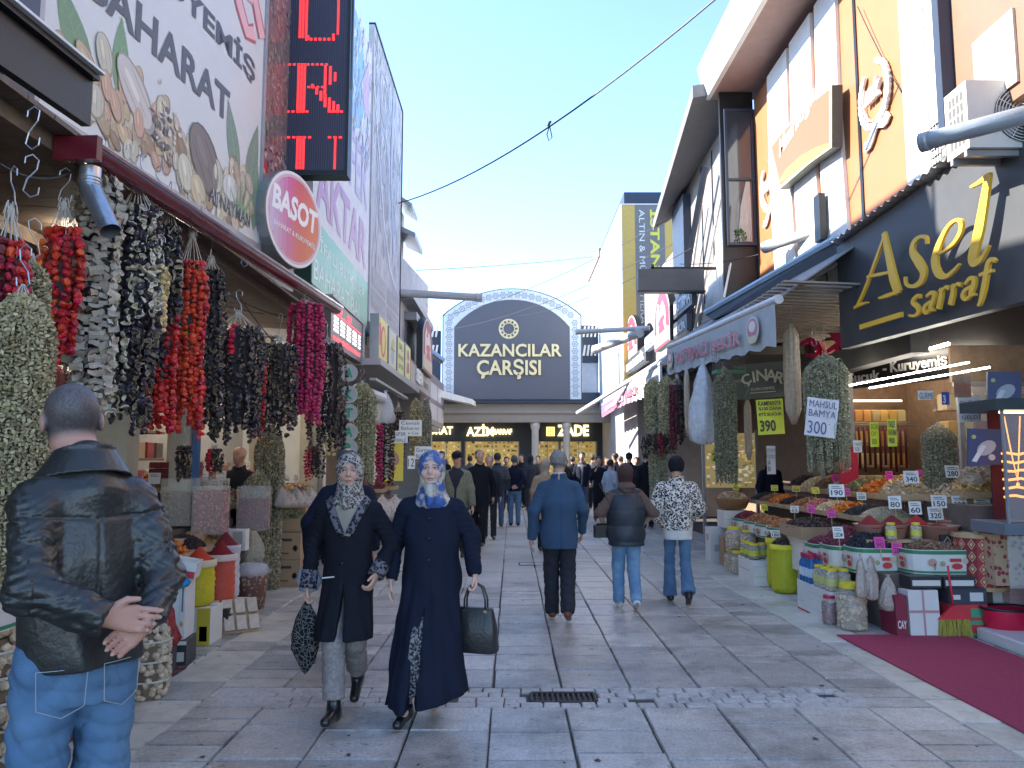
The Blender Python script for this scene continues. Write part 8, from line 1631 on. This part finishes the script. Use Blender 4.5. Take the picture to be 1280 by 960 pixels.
# cinar shop interior: shelves with golden goods and sausages
CS=thing('shop_shelf','lit shelf of golden packets and hanging sausages inside the nut shop','shelf',(4.9,12.0,1));
for i in range(4):
    m=MB(); m.box((5.4,11.8,1.15+i*.33),(1.2,.3,.03)); m.build('shelf_board',wood_l,CS)
    for k in range(9): m=MB(); m.box((4.88+k*.13,11.75,1.26+i*.33),(.11,.2,.17),bev=.015,col=rng.choice([(.70,.45,.14),(.6,.3,.1),(.5,.38,.2),(.7,.6,.3)])); m.build('packet',tape,CS)
sg=mat('sausage skin',(.14,.02,.02),.35,var=.3,vs=30)
for k in range(14):
    m=MB(); x=4.75+k*.075; m.tube([(x,11.2,2.05),(x+.005,11.2,1.9),(x,11.2,1.5-.05*(k %3))],.020,7); m.build('sausage',sg,CS,True)
m=MB(); m.tube([(4.7,11.2,2.08),(5.9,11.2,2.08)],.01,5); m.build('rail',steel,CS); m=MB(); m.tube([(4.8,11.4,2.45),(5.8,11.4,2.45)],.015,6); m.build('lamp',mat('warm lamp'),CS)
LW=thing('lit_window','brightly lit yellow window of the far right shop behind the girl in leopard print','window',(4.6,15.6,1)); f_=Frame((3.72,14.9,1.05),(1,.0,0)); m=MB(); f_.rect(m,0,0,.98,1.05,0,(.5,.38,.16)); g=random.Random(4)
for i in range(160): x,y=g.uniform(.02,.9),g.uniform(.02,.98); f_.rect(m,x,y,x+g.uniform(.03,.09),y+g.uniform(.015,.06),.003+i*.00005,g.choice([(.9,.85,.6),(.5,.3,.1),(.25,.2,.15),(.85,.6,.15),(.7,.7,.65)]))
m.build('lit_display',mat('lit showcase interior'),LW); m=MB(); f_.box(m,-.05,-1.05,0,1.1,-.05,.03); f_.box(m,.98,-1.05,1.03,1.1,-.05,.03); m.build('frame',steel,LW)
m=MB(); m.box((4.65,11.55,1.5),(.05,.05,3.0)); m.top('door_post',steel,'slim grey door post beside the yellow price card','post'); m=MB(); m.box((4.72,10.75,1.45),(.10,.10,2.9)); m.top('door_post',steel,'grey door post beside the yellow green sucuk poster','post')
# ---------------- left stalls ----------------
LB=thing('stall_bench','dark bench behind the sacks of the left stall','stall',(-3.4,8,0));
for nm,c,s_ in (('low_step',(-3.05,6.6,.33),(.5,2.2,.66)),('back_step',(-3.55,7.0,.44),(.5,4.4,.88)),('far_step',(-3.35,11.6,.36),(.6,4.2,.72)),('far_back_step',(-3.9,11.6,.47),(.55,4.2,.94)),('top_step',(-4.45,11.4,.58),(.6,5.0,1.16))): m=MB(); m.box(c,s_); m.build(nm,sup,LB)
carton('black and white printed carton at the foot of the left stall',(-2.60,6.10,0),(.24,.30,.20),m_=cb_k,prints=[('f','r',0,.86,1,1,(.65,.64,.6)),('f','e',.35,.45,.2,.22,(.4,.38,.35)),('f','r',.62,.25,.94,.6,(.55,.54,.5))],rz=.15)
carton('tall white carton with a small fruit print standing on the black one',(-2.62,6.12,.202),(.22,.24,.46),prints=[('s','r',0,0,.0,.0,rd),('f','r',.80,.05,.84,.95,(.55,.55,.55)),('f','e',.9,.25,.05,.05,(.6,.3,.05)),('f','r',.88,.45,.94,.9,(.15,.15,.2))],rz=.1)
t=carton('open white carton tilted on top with blue film and red print',(-2.62,6.12,.67),(.30,.24,.13),open_=True,rot=(0,.18,.2),prints=[('f','r',0,.05,1,.45,rd),('f','r',.5,.5,1,.95,(.65,.65,.62))]); filmbag('bright blue plastic film stuffed in the tilted carton',221,702,734,26,5.95,3,mm=mat('bright blue film',(.03,.30,.62),.3,var=.2,bump=.8,bs=30),cat='plastic film')
carton('narrow black white carton standing beside the net bags',(-2.52,5.72,0),(.10,.22,.30),m_=cb_k,prints=[('f','r',.2,.1,.8,.4,(.6,.58,.55)),('f','r',.2,.5,.8,.9,(.6,.58,.55))]); filmbag('clear bag crammed with dried red peppers',205,742,808,34,5.65,4,mm=mat('film over red peppers',(.30,.03,.03),.3,var=.5,vs=35,bump=1,bs=45))
bm_=mat('braided husk',(.46,.36,.25),.8,var=.35,vs=30,bump=1,bs=35)
for i,(c,r_,h_,lab) in enumerate((((-2.42,5.28,0),.135,.42,'net bag packed with walnuts beside the narrow carton'),((-2.48,4.88,0),.14,.36,'net bag packed with walnuts partly behind the jeans'),((-2.28,3.72,.0),.16,.40,'net bag of walnuts near the bottom of the view'),((-2.30,3.45,.42),.15,.36,'upper net bag of walnuts at the very left'))):
    t=thing('net_bag',lab,'bag',c,0,'net bags of walnuts',local=True); rs=np.random.RandomState(50+i); n=240; a=rs.rand(n)*6.28; z=rs.rand(n)*h_; rr=r_*(1-.18*np.abs(z/h_-.5)**2*4); P=np.stack([rr*np.cos(a)*.93,rr*np.sin(a)*.93,z],1); top_=dome_pts(60,rs,r_*.8,r_*.8,.05); top_[:,2]+=h_; P=np.concatenate([P,top_]); m=MB(); many(m,ico(),P,rots(len(P),i),np.full((len(P),3),.024)*np.array([1.1,.95,.9]),(np.array([(.50,.40,.28)])*rs.uniform(.7,1.25,(len(P),1))).tolist()); m.build('walnuts',crumb,t,kind='stuff')
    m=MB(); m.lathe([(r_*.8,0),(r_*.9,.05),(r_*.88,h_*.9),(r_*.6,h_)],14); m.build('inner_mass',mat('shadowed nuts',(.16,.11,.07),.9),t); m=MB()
    for q in range(3): z=h_*(.28+.3*q); m.lathe([(r_*1.05,z-.006),(r_*1.06,z),(r_*1.05,z+.006)],20,cap=False)
    m.build('strap',cord_m,t)
sack('yellow sack heaped with orange red pepper powder',(-2.74,6.85,.31),.135,.38,(.66,.55,.02),(.52,.045,.012),.14,band=(.55,.46,.30)); carton('yellow and black carton under the yellow sack',(-2.72,6.85,0),(.30,.28,.305),prints=[('f','r',.62,0,1,1,(.60,.48,.05)),('f','r',.70,.1,.92,.5,(.05,.05,.06)),('s','r',.1,.1,.9,.9,(.45,.47,.5))])
sack('orange red sack heaped with dark red pepper powder',(-2.74,7.35,.22),.135,.46,(.62,.10,.06),(.22,.01,.015),.15,band=(.6,.5,.45)); sack('white sack of maroon powder behind the orange red one',(-2.86,7.8,.2),.14,.52,(.62,.63,.68),(.18,.01,.02),.15); carton('small carton step under the orange red sack',(-2.74,7.4,0),(.32,.5,.215),m_=cb_k)
for i,(x,y,col,lab) in enumerate(((-3.12,6.3,(.30,.015,.015),'deep red'),(-3.0,6.62,(.55,.05,.015),'orange red'),(-3.25,5.9,(.24,.012,.015),'maroon'))):
    t=thing('spice_bowl','clear tub of %s pepper powder behind the sacks' %lab,'bowl',(x,y,.70),0,'clear spice tubs',local=True); m=MB(); m.lathe([(.14,0),(.17,.12),(.175,.125),(.165,.115)],22); m.build('bowl',mat('amber plastic',(.48,.20,.12),.3,var=.1),t,True); powder(t,(0,0,.09),.16,.16,.15,col)
t=tub('small tub of dried chillies in front of the tilted carton',(-2.85,6.35,.55),(.3,.3,.14),'cran',h=.1,group='dried chilli tub')
# leaning packs
t=thing('crate','wooden crate of wrapped blocks leaning outward at the foot of the sacks','crate',(-2.55,7.12,.0),local=True,rot=(-.62,0,.55)); m=MB(); m.box((0,0.02,.17),(.55,.05,.34)); m.build('crate_frame',wood_l,t); b=MB(); b.box((0,0,0),(.085,.03,.14),bev=.006); bme=b.mesh('wrapped_block',mat('wrapped pale block',(.58,.50,.40),.35,var=.2,vs=20,bump=.4,bs=60,rnd=.12))
for i in range(5):
    for j in range(2): o=bpy.data.objects.new('wrapped_block',bme); COL.objects.link(o); o.parent=t; o.location=(-.22+i*.11,-.02,.09+j*.165)
t=thing('crate','slim yellow wooden crate leaning beside the wrapped blocks','crate',(-2.72,6.98,.0),local=True,rot=(-.35,0,.9)); m=MB(); m.box((0,0,.22),(.16,.05,.44)); m.build('crate_frame',mat('yellow crate wood',(.52,.38,.16),.6,var=.2),t)
for i in range(3): o=bpy.data.objects.new('wrapped_block',bme); COL.objects.link(o); o.parent=t; o.location=(0,-.04,.08+i*.15)
carton('small white leaflet rack behind the maroon powder',(-2.95,8.25,.62),(.3,.12,.22),prints=[('f','r',.1,.1,.4,.9,(.2,.3,.15)),('f','r',.55,.1,.9,.9,(.4,.35,.3))])
t=thing('basket','cane basket with clear plastic over it next to the leaning crate','basket',(-2.78,8.35,0),local=True); m=MB(); m.lathe([(.14,0),(.18,.34),(.185,.36),(.17,.34)],22); m.build('basket_wall',mat('checked carton weave',(.46,.32,.22),.7,var=.2,kind='voronoi',c2=(.2,.1,.08),ps=24),t,True); m=MB(); m.lathe([(.16,.30),(.19,.38),(.15,.46),(.10,.48)],20,wob=.1); m.build('plastic_liner',film,t,True)
filmbag('milky bag lying against the tall okra foot',312,652,705,34,9.1,6,mm=mat('film over okra',(.36,.35,.27),.35,var=.35,vs=30,bump=.8,bs=50))
# acrylic bins
for i,(x,y,z,kd,lab,cf) in enumerate(((-3.42,8.0,.90,'brown','brown seeds',.7),(-3.08,7.95,.82,'pink','speckled pink beans',.92),(-2.86,8.6,.80,'cran','burgundy cranberries',.72),(-3.45,8.75,.9,'seed','pale grain',.6))):
    t=thing('acrylic_bin','clear acrylic bin of %s on the left stall' %lab,'bin',(x,y,z),.1,'clear acrylic bins',local=True); m=MB(); m.box((0,0,.24),(.30,.28,.48)); m.build('bin_wall',jarg,t); cl,s_,sh=CH[kd]; m=MB(); m.box((0,0,.23*cf+.01),(.27,.25,.46*cf),col=tuple(q*.55 for q in cl[0])); rs=np.random.RandomState(i+70); n=520; P=np.stack([rs.uniform(-.13,.13,n),np.full(n,-.128),rs.uniform(.01,.46*cf,n)],1); k=n //3; P[:k,0]=.138; P[:k,1]=rs.uniform(-.12,.12,k); k2=k+90; P[k:k2,1]=rs.uniform(-.12,.12,90); P[k:k2,2]=.46*cf+.01
    many(m,OCT,P,rots(n,i),np.full((n,3),s_),(np.array(cl)[rs.randint(0,len(cl),n)]*rs.uniform(.6,1.4,(n,1))).tolist()); m.build('contents',crumb,t,kind='stuff')
for i,(y,z) in enumerate(((7.3,.9),(7.65,.9))): carton('wooden crate of pale packets on the back bench, %s' %('nearer','farther')[i],(-3.25,y,.67+i*.0),(.34,.3,.16),m_=wood_l)
# banana boxes
for i in range(2): carton('brown fruit carton with round print, %s of the stack by the tall okra' %('bottom','top')[i],(-2.82,9.95,i*.335),(.36,.42,.33),m_=cb_b,prints=[('f','r',.3,.68,.7,.78,(.06,.04,.03)),('f','e',.82,.42,.09,.12,(.10,.06,.04)),('f','e',.82,.42,.05,.07,(.36,.24,.14)),('s','e',.3,.45,.1,.13,(.1,.06,.04)),('f','r',.1,.2,.6,.26,(.15,.09,.05))])
t=carton('open brown carton of dried herbs on top of the fruit carton stack',(-2.84,10.0,.675),(.38,.44,.16),m_=cb_b,open_=True); heap(t,(0,0,.12),.18,.2,.10,'green',sq=4)
carton('large brown carton of roots farther along the left stall',(-3.0,10.7,.72),(.45,.5,.22),m_=cb_b,prints=[('f','r',.2,.4,.8,.6,(.2,.12,.08))])
for i in range(3): tub('green and white tub of sweets on the left stall, %s' %('nearest the okra','second','third')[i],(-3.05,10.35+i*.62,.95 if i==0 else .74),(.42,.5,.18),('chip','pink','walnut')[i],group='green and white tubs on the left stall')
k=0
for r_,(x,z) in enumerate(((-3.62,.98),(-4.15,1.20))):
    for i in range(9):
        kd=['apri','walnut','brown','chip','date','nut','pale','cran','walnut','apri','chip','raisin','brown','apri','nut','pink','brown','date'][k]; y=8.9+i*.52+r_*.15
        tray('%s row tray of %s on the left stall, %s from the near end' %(('front','back')[r_],nm_[kd],('first','second','third','fourth','fifth','sixth','seventh','eighth','ninth')[i]),(x,y,z),(.50,.46,.05),kd,h=.13,tilt=0,group='heaped trays on the left stall',m_=wood_l,big=1.2); k+=1
        card('white price card over %s in the %s row of the left stall, %s' %(nm_[kd],('front','back')[r_],('first','second','third','fourth','fifth','sixth','seventh','eighth','ninth')[i]),(x+rng.uniform(-.1,.15),y+rng.uniform(-.1,.1),z+.14),.11,.12,(.72,.71,.68),rng.choice(['80','120','95','150','60']),tilt=-.2,rz=rng.uniform(-.3,.3),group='white price cards on the left stall')
for i in range(6): card('white star shaped price card in front of the vendor, %s' %('first','second','third','fourth','fifth','sixth')[i],(-3.75+.1*(i %2),8.1+i*.32,1.22),.12,.12,(.74,.73,.70),'',tilt=-.25,rz=.3,group='cards before the vendor')
# packets on left back wall
SH=thing('wall_shelf','dark back shelf with rows of red and brown packets in the left shop','shelf',(-5,9,1));
for i in range(4):
    m=MB(); m.box((-5.2,9.0,1.2+i*.38),(.3,4.4,.03)); m.build('shelf_board',wood_d,SH)
    for q in range(16): m=MB(); m.box((-5.15,7.0+q*.27,1.33+i*.38),(.2,.2,.22),bev=.01,col=rng.choice([(.28,.04,.05),(.35,.25,.18),(.5,.45,.38),(.2,.05,.05),(.12,.1,.09)])); m.build('packet',tape,SH)
t=thing('wall_shelf','stack of dark red bricks of fruit leather behind the acrylic bins','shelf',(-3.9,8.2,1.25));
for i in range(3):
    for q in range(5): m=MB(); m.box((-4.1+q*.115,8.9,1.36+i*.075),(.108,.12,.07),bev=.006,col=(.22+.03*((i+q) %2),.03,.04)); m.build('block',tape,t)
m=MB(); m.box((-3.87,8.95,1.30),(.62,.3,.06)); m.build('base_board',wood_d,t)
m=MB(); m.tube([AY(78,293,5.6),AY(111,301,6.4)],.014,6); m.top('tube_lamp',mat('warm tube light',(1,.9,.7),emit=(1,.88,.7),es=16,var=0),'glowing fluorescent tube under the left ceiling behind the pepper garlands','lamp')
m=MB(); m.tube([(-4.6,8.8,3.1),(-4.6,11.5,3.1)],.02,6); m.top('tube_lamp',mat('warm tube light'),'long fluorescent tube above the left trays','lamp')
m=MB(); m.tube([(-4.6,12.2,3.1),(-4.6,15,3.1)],.02,6); m.top('tube_lamp',mat('warm tube light'),'second long fluorescent tube farther along above the left trays','lamp')
m=MB(); m.tube([(5.4,9.4,3.0),(5.4,12,3.0)],.02,6); m.top('tube_lamp',mat('warm tube light'),'fluorescent tube inside the right nut shop','lamp')
# bins at the very left behind the man
for i,(x,y,z,kd,lab) in enumerate(((-2.22,3.25,.86,'walnut','walnuts'),(-2.30,3.65,.86,'date','dark dates'),(-2.22,3.05,.45,'apri','apricots'))):
    tub('white box of %s at the far left behind the leather jacket' %lab,(x,y,z),(.30,.34,.18),kd,h=.1,group='boxes behind the man in the leather jacket')
m=MB(); m.box((-2.62,3.3,.42),(.3,1.3,.84)); m.build('near_step',sup,LB)
# garish yellow lit stall and trays far left
for i,(px,py,w_,h_,Y,c,lab) in enumerate(((492,575,24,52,13.8,(.75,.60,.05),'bright yellow poster glowing at the back of the left row'),)):
    q=AY(px,py,Y); s_=Y/FPX; f_=Frame(q-Vector((w_*s_/2,0,h_*s_/2)),(1,.2,0)); m=MB(); f_.box(m,0,0,w_*s_,h_*s_,-.02,0,c); f_.ellipse(m,w_*s_*.5,h_*s_*.55,.09,.14,.4,.003,(.45,.25,.15),12); f_.ellipse(m,w_*s_*.45,h_*s_*.3,.06,.05,0,.0035,(.6,.1,.05),9); m.top('poster',prt,lab,'poster')
for i,(x,y,kd) in enumerate(((-2.6,12.6,'cran'),(-2.7,13.3,'brown'),(-2.6,14.0,'cran'),(-2.7,14.7,'date'),(-2.6,15.4,'nut'))): tray('raised tray of %s near the yellow poster, %s' %(nm_[kd],('first','second','third','fourth','fifth')[i]),(x,y,1.0),(.6,.55,.06),kd,h=.15,group='trays near the yellow poster')
m=MB(); m.box((-2.7,14,.48),(.5,3.4,.96)); m.build('corner_step',sup,LB)
carton('blue lidded carton at the corner of the left row',(-2.25,12.3,.5),(.4,.3,.12),m_=mat('dark blue carton',(.03,.08,.2),.5));
for i in range(4): filmbag('loose clear bag of snacks at the corner of the left row, %s' %('first','second','third','fourth')[i],478+i*8,618+6*(i %2),650,22,11.6+i*.2,i,mm=mat('film over snacks',(.50,.42,.36),.3,var=.4,vs=50,bump=1,bs=60))

# more goods filling the near left shop
t=thing('wall_shelf','tall shelf of brown and red packets deep in the near left shop','shelf',(-4.5,6.6,1))
for i in range(5):
    m=MB(); m.box((-4.6,6.6,.9+i*.42),(.35,3.6,.03)); m.build('shelf_board',wood_d,t)
    for q in range(13): m=MB(); m.box((-4.52,5.0+q*.27,1.04+i*.42),(.22,.21,.24),bev=.012,col=rng.choice([(.30,.05,.05),(.40,.30,.2),(.55,.5,.42),(.24,.12,.06),(.5,.28,.08),(.14,.16,.12)])); m.build('packet',tape,t)
for i,(x,y,z,s_,mm_,lab) in enumerate(((-3.0,5.75,.0,(.36,.4,.34),cb_b,'brown carton low behind the tall white carton'),(-3.0,5.75,.345,(.34,.36,.22),cb_w,'white carton on the low brown carton behind the tall white one'),(-3.3,9.35,0,(.4,.4,.36),cb_b,'brown carton behind the tall okra bunch, lower'),(-3.3,9.35,.365,(.38,.36,.3),cb_w,'white carton behind the tall okra bunch, upper'),(-2.72,7.72,0,(.26,.3,.2),cb_w,'small white carton between the leaning crate and the cane basket'),(-2.62,5.0,0,(.3,.3,.5),cb_w,'white carton between the two walnut net bags'))): carton(lab,(x,y,z),s_,m_=mm_,prints=[('f','r',.1,.3,.9,.42,(.35,.1,.08)),('s','r',.2,.5,.7,.7,(.2,.3,.2))])
for i,(x,y,kd) in enumerate(((-2.98,6.25,'cran'),(-3.12,6.95,'apri'),(-3.15,7.45,'raisin'),(-3.2,7.95,'chip'))): tray('sloping tray of %s on the low step behind the sacks, %s' %(nm_[kd],('first','second','third','fourth')[i]),(x,y,.68),(.42,.42,.05),kd,h=.1,group='trays on the low left step') if i else None
for i,(px,y0,y1,w_,Y,kd) in enumerate(((232,556,600,20,7.6,'aub'),(268,560,590,20,8.0,'pep'),(392,556,600,22,9.6,'mag'))): GA('short extra garland under the main row, %s' %('near the blue pipe','above the pink beans','beside the letter discs')[i],px,y0,y1,w_,Y,[kd,'aub'],seed=60+i,nstr=7,joined=True,tie=.03)
for i in range(5): filmbag('clear packet of dried goods piled on the front tray row, %s' %('first','second','third','fourth','fifth')[i],352+i*9,608+(i %2)*5,634,20,9.4+i*.12,i+3,mm=mat('film over nuts'))
